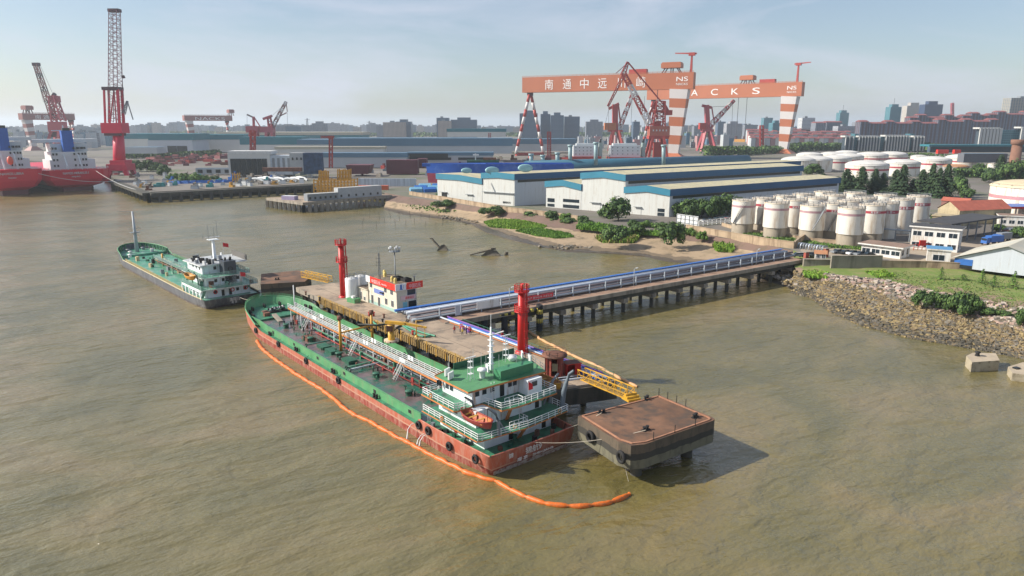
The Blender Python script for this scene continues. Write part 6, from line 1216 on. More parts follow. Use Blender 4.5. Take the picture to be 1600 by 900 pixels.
c.part('tower', [('bar', 1106, 206, 1104, 164, 6.5, crp), ('bar', 1097, 165, 1111, 168, 4, crp), ('bar', 1112, 167, 1116, 192, 1.6, crp)]); c.part('boom', [('lat', 1107, 199, 1147, 157, 7, 3, crd, 9, 1.4, stp(crp, gwh)), ('bar', 1111, 167, 1135, 166, .5, cwire)]); c.part('hoist_rope', [('bar', 1145, 158, 1143, 210, .4, cwire)])
c = PX(640, 187, 272, 'tower_slewing_crane', 'tallest bright red crane with a vertical lattice boom on the quay', 'crane'); c.part('column', [('cyl', 187, 262, 185, 207, 9, 7.5, hred)]); c.part('plinth', [('box', 174, 256, 204, 266, 26, hred), ('box', 178, 250, 200, 257, 22, hred), ('box', 180, 266, 190, 270, 20, offw)])
for q_ in (176, 203):
    for dy in (-10, 10): c.part('portal_leg', [('bar', q_ + (3 if q_ < 190 else -2), 266, q_ + (-4 if q_ < 190 else 8), 284, 6, hred, dy)])
c.part('machine_house', [('box', 165, 192, 195, 208, 22, hred), ('box', 168, 208, 192, 212, 18, cdk), ('box', 163, 193, 168, 205, 10, crd)]); c.part('gallows_frame', [('bar', 168, 193, 166, 139, 2.4, hred, -6), ('bar', 190, 193, 187, 139, 3.2, hred, -6), ('bar', 168, 193, 166, 139, 2.4, hred, 6), ('bar', 190, 193, 187, 139, 3.2, hred, 6), ('box', 164, 136, 188, 141, 18, cdk), ('bar', 172, 193, 178, 141, 1.4, hred), ('bar', 182, 193, 178, 141, 1.4, hred)])
c.part('boom', [('lat', 181, 192, 179, 16, 15, 11, mat('boom_pinkgrey', (.35, .2, .22), .6), 26, .8, None), ('box', 171, 14, 187, 19, 10, cdk)]); [c.part('hoist_rope', [q]) for q in (('bar', 174, 18, 171, 137, .3, cwire), ('bar', 186, 18, 190, 120, .3, cwire), ('bar', 191, 120, 194, 170, .5, cwire))]; c.part('fly_jib', [('lat', 193, 178, 199, 158, 4, 2, greys, 4, .7, None), ('bar', 199, 158, 208, 187, 1.2, greys), ('bar', 192, 118, 194, 122, 3, cdk)])
c = PX(1000, 88, 226, 'level_luffing_crane', 'dark red crane with a leaning lattice jib above the red-hulled ships', 'crane'); portal(c, 88, 226, 90, 205, 9, 6, crp); c.part('machine_house', [('box', 80, 190, 100, 206, 14, crp), ('box', 82, 206, 98, 214, 10, cdk)]); c.part('tower', [('lat', 92, 190, 82, 150, 14, 8, crp, 5, 1.8, None), ('box', 83, 150, 92, 160, 7, crp), ('bar', 83, 150, 86, 146, 4, cdk)]); c.part('boom', [('lat', 84, 185, 56, 101, 7, 5, cdk, 12, 1.0, lambda i: gpk if i % 3 else cdk), ('box', 52, 98, 61, 103, 6, cdk)]); c.part('hoist_rope', [('bar', 54, 102, 68, 160, .3, cwire), ('bar', 62, 100, 84, 150, .3, cwire)])
for (ua, ub, l) in ((391, 0, 'distant dull red crane with a bent jib, left of the pair'), (432, 1, 'distant dull red crane with a raised pale jib, right of the pair')):
    c = PX(1050, ua + 6, 228, 'level_luffing_crane', l, 'crane'); portal(c, ua + (6 if not ub else -10), 228, ua + (6 if not ub else -10), 206, 6, 4, crp)
    if ub == 0: c.part('boom', [('bar', 397, 206, 396, 182, 3, crp), ('bar', 386, 179, 397, 184, 2, cdk), ('bar', 397, 183, 408, 200, 1.4, crp), ('box', 386, 197, 404, 207, 10, crp)]); c.part('hoist_rope', [('bar', 386, 179, 386, 205, .3, cwire)])
    else: c.part('machine_house', [('box', 408, 198, 428, 207, 12, crp), ('lat', 424, 205, 420, 182, 6, 4, crp, 3, 1.4, None), ('bar', 411, 186, 425, 181, 3.5, crp)]); c.part('boom', [('lat', 425, 200, 447, 159, 5, 3, gpk, 8, 1.0, stp(gpk, gwh)), ('bar', 447, 159, 449, 175, 1.0, gpk), ('bar', 436, 182, 448, 176, 1.4, gpk)]); c.part('hoist_rope', [('bar', 449, 176, 449, 205, .3, cwire), ('bar', 425, 181, 444, 164, .3, cwire)])
def tower_crane(u, vb, vt, Y, w_, jib, label, m=None, cab=True):
    m = m or crd; c = PX(Y, u, vb, 'tower_crane', label, 'crane'); c.part('mast', [('lat', u, vb, u, vt, w_, w_, m, 12, w_ * .2, None)])
    if jib: c.part('jib', [('lat', u - jib[0], vt + 1, u + jib[1], vt + 1, w_ * .7, w_ * .5, m, 10, w_ * .15, None), ('box', u - w_ * .8, vt - 1, u + w_ * .8, vt + 4, w_, m)])
tower_crane(395, 270, 204, 640, 6, None, 'slim red lattice mast rising in front of the white-fronted hall'); tower_crane(517, 262, 213, 700, 4.5, (16, 5), 'slim red tower crane before the long pale sheds')
tower_crane(765, 246, 208, 900, 3.5, None, 'thin red mast left of the striped gantry leg'); tower_crane(858, 245, 206, 900, 5, None, 'thin red mast right of the striped gantry leg'); tower_crane(1190, 238, 196, 1150, 4.5, None, 'faint red lattice mast under the second gantry'); tower_crane(1035, 246, 208, 980, 3, None, 'thin red lattice mast beside the big crane portal')
tower_crane(1488, 182, 161, 1900, 3, None, 'small red tower crane above the brick apartment roofs', crp)
c = PX(2600, 577, 196, 'pylon', 'lattice power pylon on the skyline above the long sheds, right one', 'pylon'); c.part('lattice_body', [('lat', 577, 200, 577, 189, 3, 1, greys, 4, .4, None), ('bar', 573, 191, 581, 191, .5, greys)])
c = PX(2600, 479, 196, 'pylon', 'lattice power pylon on the skyline beyond the sheds, left one', 'pylon'); c.part('lattice_body', [('lat', 480, 200, 480, 185, 3, 1, greys, 4, .4, None), ('bar', 476, 187, 484, 187, .5, greys)])
# ================================================================ SHIPYARD: quay, sheds, ships, clutter
qm = mat('quay_dark', (.06, .055, .05), .9, .2, .3); 
qz = [at(490, 289, 5.8), at(237, 302, 5.8), at(180, 283, 5.8)]
Q0 = qz[1]; Tq = thing('quay', 'dark piled quay with fender posts along the shipyard basin at left', 'quay', (Q0.x, Q0.y, 0))
b = MB(); P_ = [p - Vector((Q0.x, Q0.y, 0)) for p in qz]; b.bar((P_[0].x, P_[0].y - 2, 5.4), (P_[1].x, P_[1].y - 2, 5.4), 6, 1.6, conc_d); b.bar((P_[1].x - 2, P_[1].y - 2, 5.4), (P_[2].x - 2, P_[2].y, 5.4), 6, 1.6, conc_d); b.build('quay_edge', Tq)
for a, c, n in ((P_[0], P_[1], 17), (P_[1], P_[2], 10)):
    for i in range(n + 1): q = a.lerp(c, i / n); b = MB(); b.box(q.x - .8, q.x + .8, q.y - 5.4, q.y - 3.6, -3, 5.6, qm if i % 3 else conc_d); b.build('fender_pile', Tq)
# pier with grey boxes
pp = [at(416, 309, 6), at(473, 316.5, 6), at(613, 305, 6), at(560, 300.5, 6)]; O_ = Vector((pp[1].x, pp[1].y, 0)); T = thing('pier', 'short concrete pier on piles with long grey cabins, in front of the yellow frames', 'pier', O_); q_ = [p - O_ for p in pp]
b = MB(); b.prism([(p.x, p.y) for p in q_], 4.4, 6, conc, jdeck); b.build('deck', T)
for a, c, n in ((q_[0], q_[1], 8), (q_[1], q_[2], 16)):
    for i in range(n + 1): p = a.lerp(c, i / n); b = MB(); b.box(p.x - .8, p.x + .8, p.y + .3, p.y + 2.4, -3, 4.5, conc); b.build('pile', T)
for k, (u0, v0, u1, v1, z, l, m) in enumerate(((482, 315, 530, 311.5, 4.2, 'long grey cabin row on the short pier, the front one', greys), (530, 311, 598, 305.8, 6.5, 'taller pale grey cabin row on the short pier, the rear one', mat('cabin_grey', (.36, .38, .4), .6)))):
    a, c = at(u0, v0, 6), at(u1, v1, 6); d = c - a; T = thing('cabin', l, 'cabin', a, math.atan2(d.y, d.x)); b = MB(); b.box(0, d.length, 1, 6, 0, z, m, mat('cabin_roof', (.42, .42, .4), .7)); b.build('wall', T)
    for i in range(6): b = MB(); b.box(d.length * (i + .3) / 6, d.length * (i + .3) / 6 + 1.2, .93, 1, 1, 2.4, dark); b.build('window', T)
a = at(453, 312, 6); b = MB(); b.ob((0, 0, 0), 9, 4, 2.4, -.3, mat('hut_violet', (.3, .25, .4), .6), white); tag(b.build('site_hut', None, a, 0), 'small violet-grey site hut on the left part of the short pier', 'hut')
# yellow pile frames
yj = mat('jacket_yellow', (.55, .28, .03), .55, .15, .3)
def frame(u0, u1, vt, vb, Y, label, nx, nz_, dp=14):
    dp = dp * .8; c = PX(Y, (u0 + u1) / 2, vb, 'pile_jacket', label, 'steel frame')
    for i in range(nx + 1):
        u = u0 + (u1 - u0) * i / nx
        for dy in (-dp / 2, dp / 2): b = MB(); b.bar(c.p(u, vb, dy), c.p(u, vt + (i % 2) * 1.5, dy), .7, .7, yj); b.build('post', c.T)
    for j in range(nz_):
        v = vt + (vb - vt) * (j + .4) / nz_
        b = MB()
        for dy in (-dp / 2, dp / 2): b.bar(c.p(u0, v, dy), c.p(u1, v, dy), .55, .55, yj)
        b.build('beam', c.T)
frame(494, 556, 279, 303, 470, 'broad yellow tubular steel frame stack behind the short pier', 12, 5); frame(500, 512, 266, 282, 474, 'tall yellow frame tower on the left of the stack', 3, 3, 5); frame(529, 547, 264, 282, 478, 'pair of yellow frame towers on the right of the stack', 4, 3, 6)
frame(365, 373, 270, 290, 560, 'small yellow frame on the quay left of the piles of plates', 2, 3, 5)
# sheet piling and red deck behind
def pbox(u0, v0, u1, v1, Y, dp, name, label, cat, m, top=None, group=None, wins=None):
    c = PX(Y, (u0 + u1) / 2, v1, name, label, cat, group); c.part('body', [('box', u0, v0, u1, v1, dp, m, dp / 2, top or m)]); 
    if wins:
        n, va, vb, f, mm = wins
        for i in range(n): uu = u0 + (u1 - u0) * (i + .5 - f / 2) / n; a, e = c.p(uu, vb), c.p(uu + (u1 - u0) * f / n, va); b = MB(); b.box(a.x, e.x, a.y - .5, a.y - .1, a.z, e.z, mm); b.build('window', c.T)
    return c
corr = mat('corrugated_pale', (.45, .5, .55), .5, .3, .8, stretch=(1, 1, .05)); mar = mat('maroon_steel', (.12, .03, .04), .6, .15, .05); orr = mat('orange_primer', (.6, .13, .06), .6, .15, .1)
pbox(558, 279, 650, 291, 520, 3, 'sheet_piling', 'pale corrugated sheet piling behind the short pier', 'wall', corr); pbox(558, 290, 606, 298, 490, 8, 'steel_plate', 'bright orange-red primed steel plate on the bank', 'steel plate', orr)
pbox(604, 250, 652, 272, 640, 20, 'hull_block', 'large maroon ship hull block in the building yard', 'ship block', mar); pbox(652, 248, 666, 262, 660, 20, 'hull_block', 'smaller maroon hull block right beside the large one', 'ship block', mar)
c = PX(620, 560, 272, 'hull_block', 'dark red bow section resting on the slip behind the yellow frames', 'ship block'); b = MB(); A = [c.p(540, 258), c.p(579, 258), c.p(574, 272), c.p(544, 272)]; b.add([tuple(a) for a in A] + [(a.x, a.y + 18, a.z) for a in A], [(0, 1, 2, 3), (4, 7, 6, 5), (0, 4, 5, 1), (1, 5, 6, 2), (2, 6, 7, 3), (3, 7, 4, 0)], mar); b.build('shell', c.T)
# blue ship in the dock
hb_m = mat('ship_blue', (.012, .09, .42), .45, .15, .05, (.1, .2, .5), .4); hr_m = mat('ship_boot', (.25, .03, .06), .5, .2, .05)
c = PX(545, 667, 286, 'dock_ship', 'bright blue ship bow with a dark red lower hull in the building dock', 'ship')
def bow(c, u0, v0, u1, v1, um, m_lo, m_hi, L, f=.5):
    a, e = c.p(u0, v1), c.p(u1, v0); w_ = (e.x - a.x) / 2; vs = []; N = 8
    for i in range(N + 1):
        t = i / N; hy = w_ * math.sqrt(max(0, 1 - (1 - min(1, t * 2)) ** 2)) 
        for z, kk in ((a.z, .75), (a.z + (e.z - a.z) * f, .88), (e.z, 1.0)):
            vs += [(t * L * .6 + (1 - kk) * 6, -hy * kk - .1, z), (t * L * .6 + (1 - kk) * 6, hy * kk + .1, z)]
    for m_, k in ((m_lo, 0), (m_hi, 2)):
        b = MB(); b.add(vs, [f_ for i in range(N) for f_ in ((i * 6 + k, i * 6 + 2 + k, i * 6 + 8 + k, i * 6 + 6 + k), (i * 6 + 1 + k, i * 6 + 7 + k, i * 6 + 9 + k, i * 6 + 3 + k))], m_, True); b.build('hull_bottom' if k == 0 else 'hull', c.T, (a.x, w_, 0))
    b = MB(); b.add([vs[i * 6 + 4] for i in range(N + 1)] + [vs[i * 6 + 5] for i in range(N, -1, -1)], [tuple(range(2 * N + 2))], m_hi); b.build('deck', c.T, (a.x, w_, -1.2))
bow(c, 664, 256, 700, 287, 0, hr_m, hb_m, 190)
c.part('bow_bulwark', [('box', 660, 255, 672, 260, 8, hb_m), ('box', 690, 257, 758, 266, 30, hb_m, 30)])
c = PX(600, 725, 286, 'dock_ship', 'second blue ship hull just behind the first, mostly hidden by the sheds', 'ship'); c.part('hull', [('box', 716, 257, 800, 280, 40, hb_m, 20)]); c.part('deck_machinery', [('box', 730, 250, 780, 257, 10, green_dk), ('box', 755, 246, 775, 252, 6, rust), ('box', 738, 252, 744, 258, 4, greys)]); c.part('foremast', [('bar', 743, 258, 743, 240, 1.6, white), ('box', 739, 241, 748, 243, 4, white)])
# white ship superstructures beyond the sheds
ssw = mat('ship_white', (.6, .63, .64), .5, .05, .1)
for k, (u0, u1, v0, v1, mu, l) in enumerate(((895, 932, 227, 246, 918, 'white ship superstructure with a mast beyond the sheds, left one'), (952, 999, 227, 247, 977, 'wider white ship superstructure beyond the sheds, right one'))):
    c = PX(760, (u0 + u1) / 2, 255, 'dock_ship', l, 'ship'); c.part('superstructure', [('box', u0, v0, u1, v1, 18, ssw), ('box', u0 + 5, v0 - 3, u1 - 5, v0, 14, ssw), ('box', u0 - 3, v1 - 2, u1 + 6, v1 + 8, 30, crd)]); c.part('mast', [('bar', mu, v0 - 2, mu, v0 - 16, 1.6, ssw), ('bar', mu - 6, v0 - 12, mu + 6, v0 - 12, 1, ssw)])
    c.part('funnel', [('box', u1 + 3, v0 - 4, u1 + 9, v1, 10, mat('funnel_greygreen', (.3, .38, .36), .5)), ('cyl', u1 + 6, v0 - 4, u1 + 6, v0 - 10, 2, 1.4, dark)])
    for r_ in range(3):
        for i in range(6): a = c.p(u0 + 4 + (u1 - u0 - 8) * i / 5, v0 + 4 + 5 * r_, -9.3 * c.k); b = MB(); b.box(a.x - .4, a.x + .4, a.y, a.y + .2, a.z, a.z + .9, dark); b.build('window', c.T)
for u, h_ in ((830, 240), (848, 242), (871, 238), (891, 226), (931, 222), (1037, 226)): 
    c = PX(620, u, 256, 'vent_stack', f'pale grey-green ventilation stack beyond the warehouse roofs, {ORD[[830, 848, 871, 891, 931, 1037].index(u)]}', 'vent stack', 'ventilation stacks'); c.part('stack', [('cyl', u, 258, u, h_, 3, 3, mat('stack_teal', (.25, .36, .38), .5)), ('cyl', u, h_ + 3, u, h_, 4.2, 4.2, MATS['stack_teal'])])
# the two red-hulled ships seen from astern
rh = mat('ship_red', (.62, .012, .04), .4, .12, .05); blk = mat('ship_black', (.02, .02, .03), .5)
AX = Vector((-.69, .72, 0))
def stern_ship(uc, hw_, vdeck, vwl, Y, label, boat):
    c = PX(Y, uc, vwl, 'cargo_ship', label, 'ship', z=0); k = c.k; B = hw_ * k; zd = c.p(uc, vdeck).z; xs = [(-1, .0), (-.92, .0), (0, -.4), (.92, .0), (1, .0)]
    cx = Vector((.72, .69, 0)); 
    prof = [(zd, 1.0, 0), (zd * .55, .97, 1.5), (zd * .3, .8, 4), (zd * .18, .55, 8)]; vs = []
    for z, f, back in prof:
        for s_ in (-1, -.8, 0, .8, 1): p = cx * (B * f * s_) + AX * (back + (5 if abs(s_) == 1 else 0)); vs.append((p.x, p.y, z))
        for s_ in (1, -1): p = cx * (B * max(f, .9) * s_) + AX * 150; vs.append((p.x, p.y, z))
    n = 7; b = MB(); b.add(vs, [(j * n + i, (j + 1) * n + i, (j + 1) * n + (i + 1) % n, j * n + (i + 1) % n) for j in range(3) for i in range(n)] + [tuple(range(n))[::-1]], rh); b.build('hull', c.T)
    b = MB(); lo = [(v[0] * .96, v[1] * .96 + 1, v[2]) for v in vs[3 * n:]]; b.add([(p[0], p[1], zd * .5) for p in lo] + [(p[0], p[1], -2) for p in lo], [(i, n + i, n + (i + 1) % n, (i + 1) % n) for i in range(n)], mat('ship_red_dark', (.12, .01, .02), .5)); b.build('hull_bottom', c.T)
    def blk_(a0, a1, f0, f1, z0, z1, m, nm): 
        b = MB(); q = [cx * (B * f) + AX * a for a, f in ((a0, f0), (a0, f1), (a1, f1), (a1, f0))]; b.prism([(p.x, p.y) for p in q], z0, z1, m); return b.build(nm, c.T)
    H_ = lambda v: c.p(uc, v).z
    blk_(14, 40, -.62, .72, zd, zd + 7, ssw, 'deckhouse'); blk_(14.2, 38, -.55, .5, zd + 7, zd + 13, ssw, 'deckhouse'); blk_(20, 36, -.5, .6, zd + 13, zd + 19, ssw, 'deckhouse'); blk_(24, 36, -.98, .98, zd + 20, zd + 22.5, ssw, 'bridge')
    blk_(14.5, 20, -.17, .15, zd + 12, zd + 29, mat('funnel_blue', (.01, .09, .4), .5), 'funnel'); blk_(15.5, 19, -.12, .1, zd + 29, zd + 31, dark, 'funnel_top')
    for r_ in range(4):
        for s_ in (-.5, -.4, .12, .25, .36, .45): blk_(13.6, 13.9 if r_ < 2 else 17.9, s_ - .025, s_ + .025, zd + 1.8 + 4.6 * r_ * .95, zd + 3.4 + 4.6 * r_ * .95, dark, 'window')
    b = MB(); p = AX * 26; b.bar((p.x, p.y, zd + 22), (p.x, p.y, zd + 33), 1.2, 1.2, ssw, .6, .6); q = cx * 8; b.bar((p.x - q.x, p.y - q.y, zd + 29), (p.x + q.x, p.y + q.y, zd + 29), .6, .6, ssw); b.build('mast', c.T)
    b = MB()
    for s_ in (-.22, .2): p, q = cx * B * s_ + AX * 3, cx * B * s_ + AX * 12; b.bar((p.x, p.y, zd), (q.x, q.y, zd + 11), .9, .9, ssw); b.bar((p.x, p.y, zd), (p.x, p.y, zd + 3), .6, .6, ssw)
    b.build('lifeboat_ramp', c.T)
    if boat: b = MB(); p = AX * 5; b.lathe([(0, -3), (1.6, -2), (2, 0), (1.6, 2.4), (0, 3.5)], mat('freefall_orange', (.7, .1, .05), .5), (p.x, p.y, zd + 6), 12); b.build('lifeboat', c.T)
    b = MB(); pr_ = [cx * B * s_ + AX * (.4 if abs(s_) < 1 else 5) for s_ in (-1, -.8, 0, .8, 1)]; b.rail([(p.x, p.y, zd) for p in pr_], ssw, 1.6, 2, 4, .1); b.build('stern_rail', c.T)
    tw = B * .75; o = cx * (-B * .42) - AX * .35
    ldir = cx
    text(boat_txt[label], 2.4, ssw, c.T, (o.x, o.y, zd * .8), ldir, 'ship_name', .15, width=tw); text('MAJURO', 1.4, ssw, c.T, ((o + cx * B * .25).x, (o + cx * B * .25).y - .3, zd * .66), ldir, 'home_port', .15, width=tw * .33)
    return c
l1, l2 = 'bright red-hulled cargo ship with an orange lifeboat on its stern, at the left edge', 'bright red-hulled cargo ship moored nearest the tall red crane'
boat_txt = {l1: 'NAVIOS LIBRA', l2: 'NAVIOS HERAKLES I'}
stern_ship(26, 40, 265, 303, 512, l1, True); stern_ship(125, 46, 265, 300, 545, l2, False)
rope(at(190, 282, 7), inv(60, 271, 515), 3, 'long mooring line from the quay corner to the leftmost red ship', .14, white); rope(at(234, 300, 6), inv(150, 267, 548), 3, 'long mooring line from the quay corner to the red ship nearest it', .14, white)
# sheds in the yard (true distance, real depth)
tealr = mat('roof_teal', (.025, .17, .21), .55, .12, .02); slate = mat('roof_slate', (.09, .18, .26), .55, .12, .02); ww = mat('shed_white', (.6, .6, .57), .7, .08, .03); ww2 = mat('shed_grey_white', (.42, .45, .47), .7, .1, .03)
def shedpx(u0, u1, vt, vr, vb, Y, dp, label, rm=None, wm=None, doors=()):
    c = PX(Y, (u0 + u1) / 2, vb, 'yard_shed', label, 'shed'); c.part('wall', [('box', u0, vr, u1, vb, dp, wm or ww, dp / 2)]); c.part('roof', [('box', u0 - 1, vt, u1 + 1, vr, dp + 1, rm or tealr, dp / 2)])
    for (a, e, va, vb_) in doors: p, q = c.p(a, vb_), c.p(e, va); b = MB(); b.box(p.x, q.x, p.y - .6, p.y - .1, p.z, q.z, dark); b.build('door', c.T)
shedpx(192, 232, 209, 217, 240, 1120, 60, 'pale shed with a teal roof directly behind the tall red crane'); shedpx(233, 300, 209, 219, 243, 1060, 60, 'big white shed with two dark doors and a teal roof', wm=mat('shed_cool', (.5, .54, .58), .7, .06, .03), doors=[(263, 276, 228, 241), (278, 292, 228, 241)])
shedpx(300, 380, 210, 218, 238, 1140, 50, 'cream shed with a long teal roof right of the two-door shed', doors=[(316, 323, 228, 236)]); shedpx(376, 470, 214, 226, 236, 1000, 40, 'shed with a stepped teal roof behind the slim red mast'); shedpx(340, 565, 206.5, 211, 216, 1400, 60, 'long far shed with a cream ridge and teal eaves', rm=mat('roof_cream_far', (.45, .42, .33), .7), wm=tealr)
shedpx(465, 560, 218, 226, 238, 900, 60, 'grey-roofed shed left of the longest slate-roofed one', slate); shedpx(520, 800, 216, 228, 240, 860, 70, 'longest slate-roofed shed, running behind the building dock', slate, ww2); shedpx(500, 636, 239, 246, 262, 740, 30, 'low slate-roofed lean-to in front of the longest shed, left part', slate, ww2, [(640, 700, 240, 246)]); shedpx(637, 770, 238, 243, 258, 745, 30, 'low slate-roofed lean-to in front of the longest shed, right part', slate, ww2, [(640, 705, 246, 250), (716, 760, 246, 250)])
shedpx(699, 790, 201, 206, 214, 1250, 30, 'cream and teal shed standing above the longest slate roof'); shedpx(790, 900, 217, 225, 236, 1130, 40, 'dull teal shed behind the striped gantry leg', slate, ww2); shedpx(430, 600, 229, 233, 240, 800, 20, 'narrow cream shed strip below the longest roof', mat('roof_cream_far', (.45, .42, .33), .7), ww)
c = PX(610, 392, 276, 'site_hall', 'white-fronted hall with tall dark openings on the quay', 'building'); c.part('wall', [('box', 358, 240, 421, 273, 30, ww, 15), ('box', 421, 243, 456, 273, 26, mat('hall_blue_white', (.45, .5, .55), .7), 14)]); c.part('roof', [('box', 356, 236, 423, 241, 32, mat('roof_white', (.6, .6, .58), .7), 15)])
for i in range(7): p, q = c.p(362 + 8.2 * i, 273), c.p(367.5 + 8.2 * i, 248); b = MB(); b.box(p.x, q.x, p.y - .6, p.y - .1, p.z, q.z, dark); b.build('opening', c.T)
for i in range(4): p, q = c.p(426 + 8 * i, 268), c.p(428.5 + 8 * i, 247); b = MB(); b.box(p.x, q.x, p.y + .4, p.y + .8, p.z, q.z, greys); b.build('window', c.T)
pbox(454, 239, 474, 268, 605, 16, 'unfinished_block', 'pale unfinished deckhouse block on supports', 'ship block', mat('block_pale', (.42, .43, .42), .7), wins=(3, 246, 250, .3, dark)); pbox(475, 239, 501, 272, 600, 14, 'scaffolded_block', 'dark blue block wrapped in scaffolding net', 'ship block', mat('net_blue', (.03, .06, .12), .8, .6, .3))
pbox(306, 263, 362, 272, 640, 12, 'low_shop', 'low grey workshop left of the white-fronted hall', 'building', ww2, slate, wins=(4, 265, 270, .5, dark)); pbox(196, 230, 245, 240, 900, 30, 'low_shop', 'low blue-grey building behind the trees on the left quay', 'building', ww2, slate)
pbox(410, 262, 470, 268, 575, 8, 'stock_rack', 'low brown stockyard rack on the quay before the hall', 'rack', rust); 
# scattered shipyard steel: reds and maroons along the middle distance
cols = [mar, crd, rust, mat('steel_pink', (.35, .12, .12), .7), ww2, mat('tarp_blue', (.02, .12, .4), .6), mat('container_teal', (.04, .25, .25), .6), conc, yj, greys, white, orr]
items = []
for i in range(62): items.append((rnd.uniform(228, 358), rnd.uniform(243, 259), rnd.uniform(6, 20), rnd.uniform(1.8, 4), [0, 1, 2, 3, 3, 0][i % 6], 'steel_block', 'stacked hull steel', 'steel'))
for i in range(96): items.append((rnd.uniform(205, 486), 0, rnd.uniform(3, 11), rnd.uniform(2, 5), [4, 5, 6, 7, 8, 9, 10, 10, 2, 4, 7][i % 11], 'stored_gear', 'gear', 'gear'))
for i in range(88): items.append((rnd.uniform(560, 900), rnd.uniform(244, 276), rnd.uniform(4, 16), rnd.uniform(2, 5), [0, 1, 2, 3, 4, 9, 2, 7][i % 8], 'dock_gear', 'dock gear', 'gear'))
CN = {0: 'maroon', 1: 'dark red', 2: 'rusty brown', 3: 'dull pink', 4: 'grey-white', 5: 'bright blue', 6: 'teal', 7: 'tan concrete', 8: 'yellow', 9: 'grey', 10: 'white', 11: 'orange'}
seq = {}
for (u, v, w_, h_, ci, nm, what, cat) in sorted(items):
    if nm == 'stored_gear':
        vq = 302 - (u - 237) * (13 / 253) if u > 237 else 302 - (237 - u) * .33; v = vq - rnd.uniform(3, 24)
        wh_ = 'on the quay'
    elif nm == 'steel_block': wh_ = 'before the teal-roofed sheds'
    else:
        wh_ = 'around the building dock'
    k = (nm, ci); seq[k] = seq.get(k, 0) + 1
    p = at(u, v, 6); kk = p.y / F; b = MB(); L_ = w_ * kk; hh = h_ * kk * 1.5; a = rnd.uniform(-.3, .3)
    if ci in (8, 2) and nm != 'steel_block':
        b.ob((0, 0, 0), L_, 3, hh * .4, a, cols[ci]); b.ob((-L_ * .2, 0, hh * .4), L_ * .4, 2.4, hh * .7, a, cols[ci]); b.bar((0, 0, hh), (L_ * .6, 0, hh * 1.6), .4, .4, cols[ci])
    elif ci in (10, 4): b.ob((0, 0, 0), L_, 3, hh, a, cols[ci]); b.ob((0, 0, hh), L_ * .9, 2.6, hh * .25, a, greys)
    else: b.ob((0, 0, 0), L_, 4, hh * .8, a, cols[ci]); b.ob((L_ * .15, .5, hh * .8), L_ * .5, 2.4, hh * .5, a, cols[(ci + 3) % 4 if ci < 4 else ci])
    tag(b.build(nm, None, p), f'{CN[ci]} {what} {wh_}, {ordn(seq[k] - 1)} such from the left', cat, 'shipyard clutter ' + wh_)
for i in range(9): 
    u = 391 + 8.5 * i; b = MB(); b.path([(0, 0, .5), (3, 0, 2.4), (7, 0, 2.8), (12, 0, 2.2), (15, 0, .6)], 1.0, white if i % 3 else ww2, 8); tag(b.build('pipe_section', None, at(u, 284 - (i % 3), 6), -.5), f'white curved pipe section lying on the quay, {ORD[i]}', 'pipe section', 'white pipe sections on the quay')
for i in range(8): 
    u = 303 + 12 * i; b = MB(); b.add([(-5, -2, 0), (5, -2, 0), (5, 3, 0), (-5, 3, 0), (-4, -1, 1.8), (4, -1, 2.4), (4, 2, 2.2), (-4, 2, 1.6)], [(4, 5, 6, 7), (0, 1, 5, 4), (1, 2, 6, 5), (2, 3, 7, 6), (3, 0, 4, 7)], cols[5]); tag(b.build('tarpaulin', None, at(u - 30, 287 - .3 * i, 6), .1 * i), f'blue tarpaulin heap on the quay in front of the bushes, {ORD[i]}', 'tarpaulin', 'blue tarpaulins on the quay')
for i in range(7):
    u = 650 + 7 * i; b = MB(); b.add([(-4, -3, 0), (4, -3, 0), (4, 3, 0), (-4, 3, 0), (-4, -3, 2.2), (4, -3, 2.2), (4, 3, 2.2), (-4, 3, 2.2), (-4, 0, 3.4), (4, 0, 3.4)], [(0, 1, 5, 4), (1, 2, 6, 9, 5), (2, 3, 7, 6), (3, 0, 4, 8, 7), (4, 5, 9, 8), (7, 8, 9, 6)], cols[5] if i % 2 else mat('roof_lightblue', (.15, .35, .5), .6)); tag(b.build('site_hut', None, at(u, 300 - (i % 3) * 3, 6), .3), f'small blue-roofed site hut before the low warehouse, {ORD[i]}', 'hut', 'blue site huts by the warehouse')
for i in range(6): car(1236 + 8 * i, 401, .1 * i, f'small vehicle near the trestle head yard, {ORD[i]}', [greys, dark, white][i % 3])
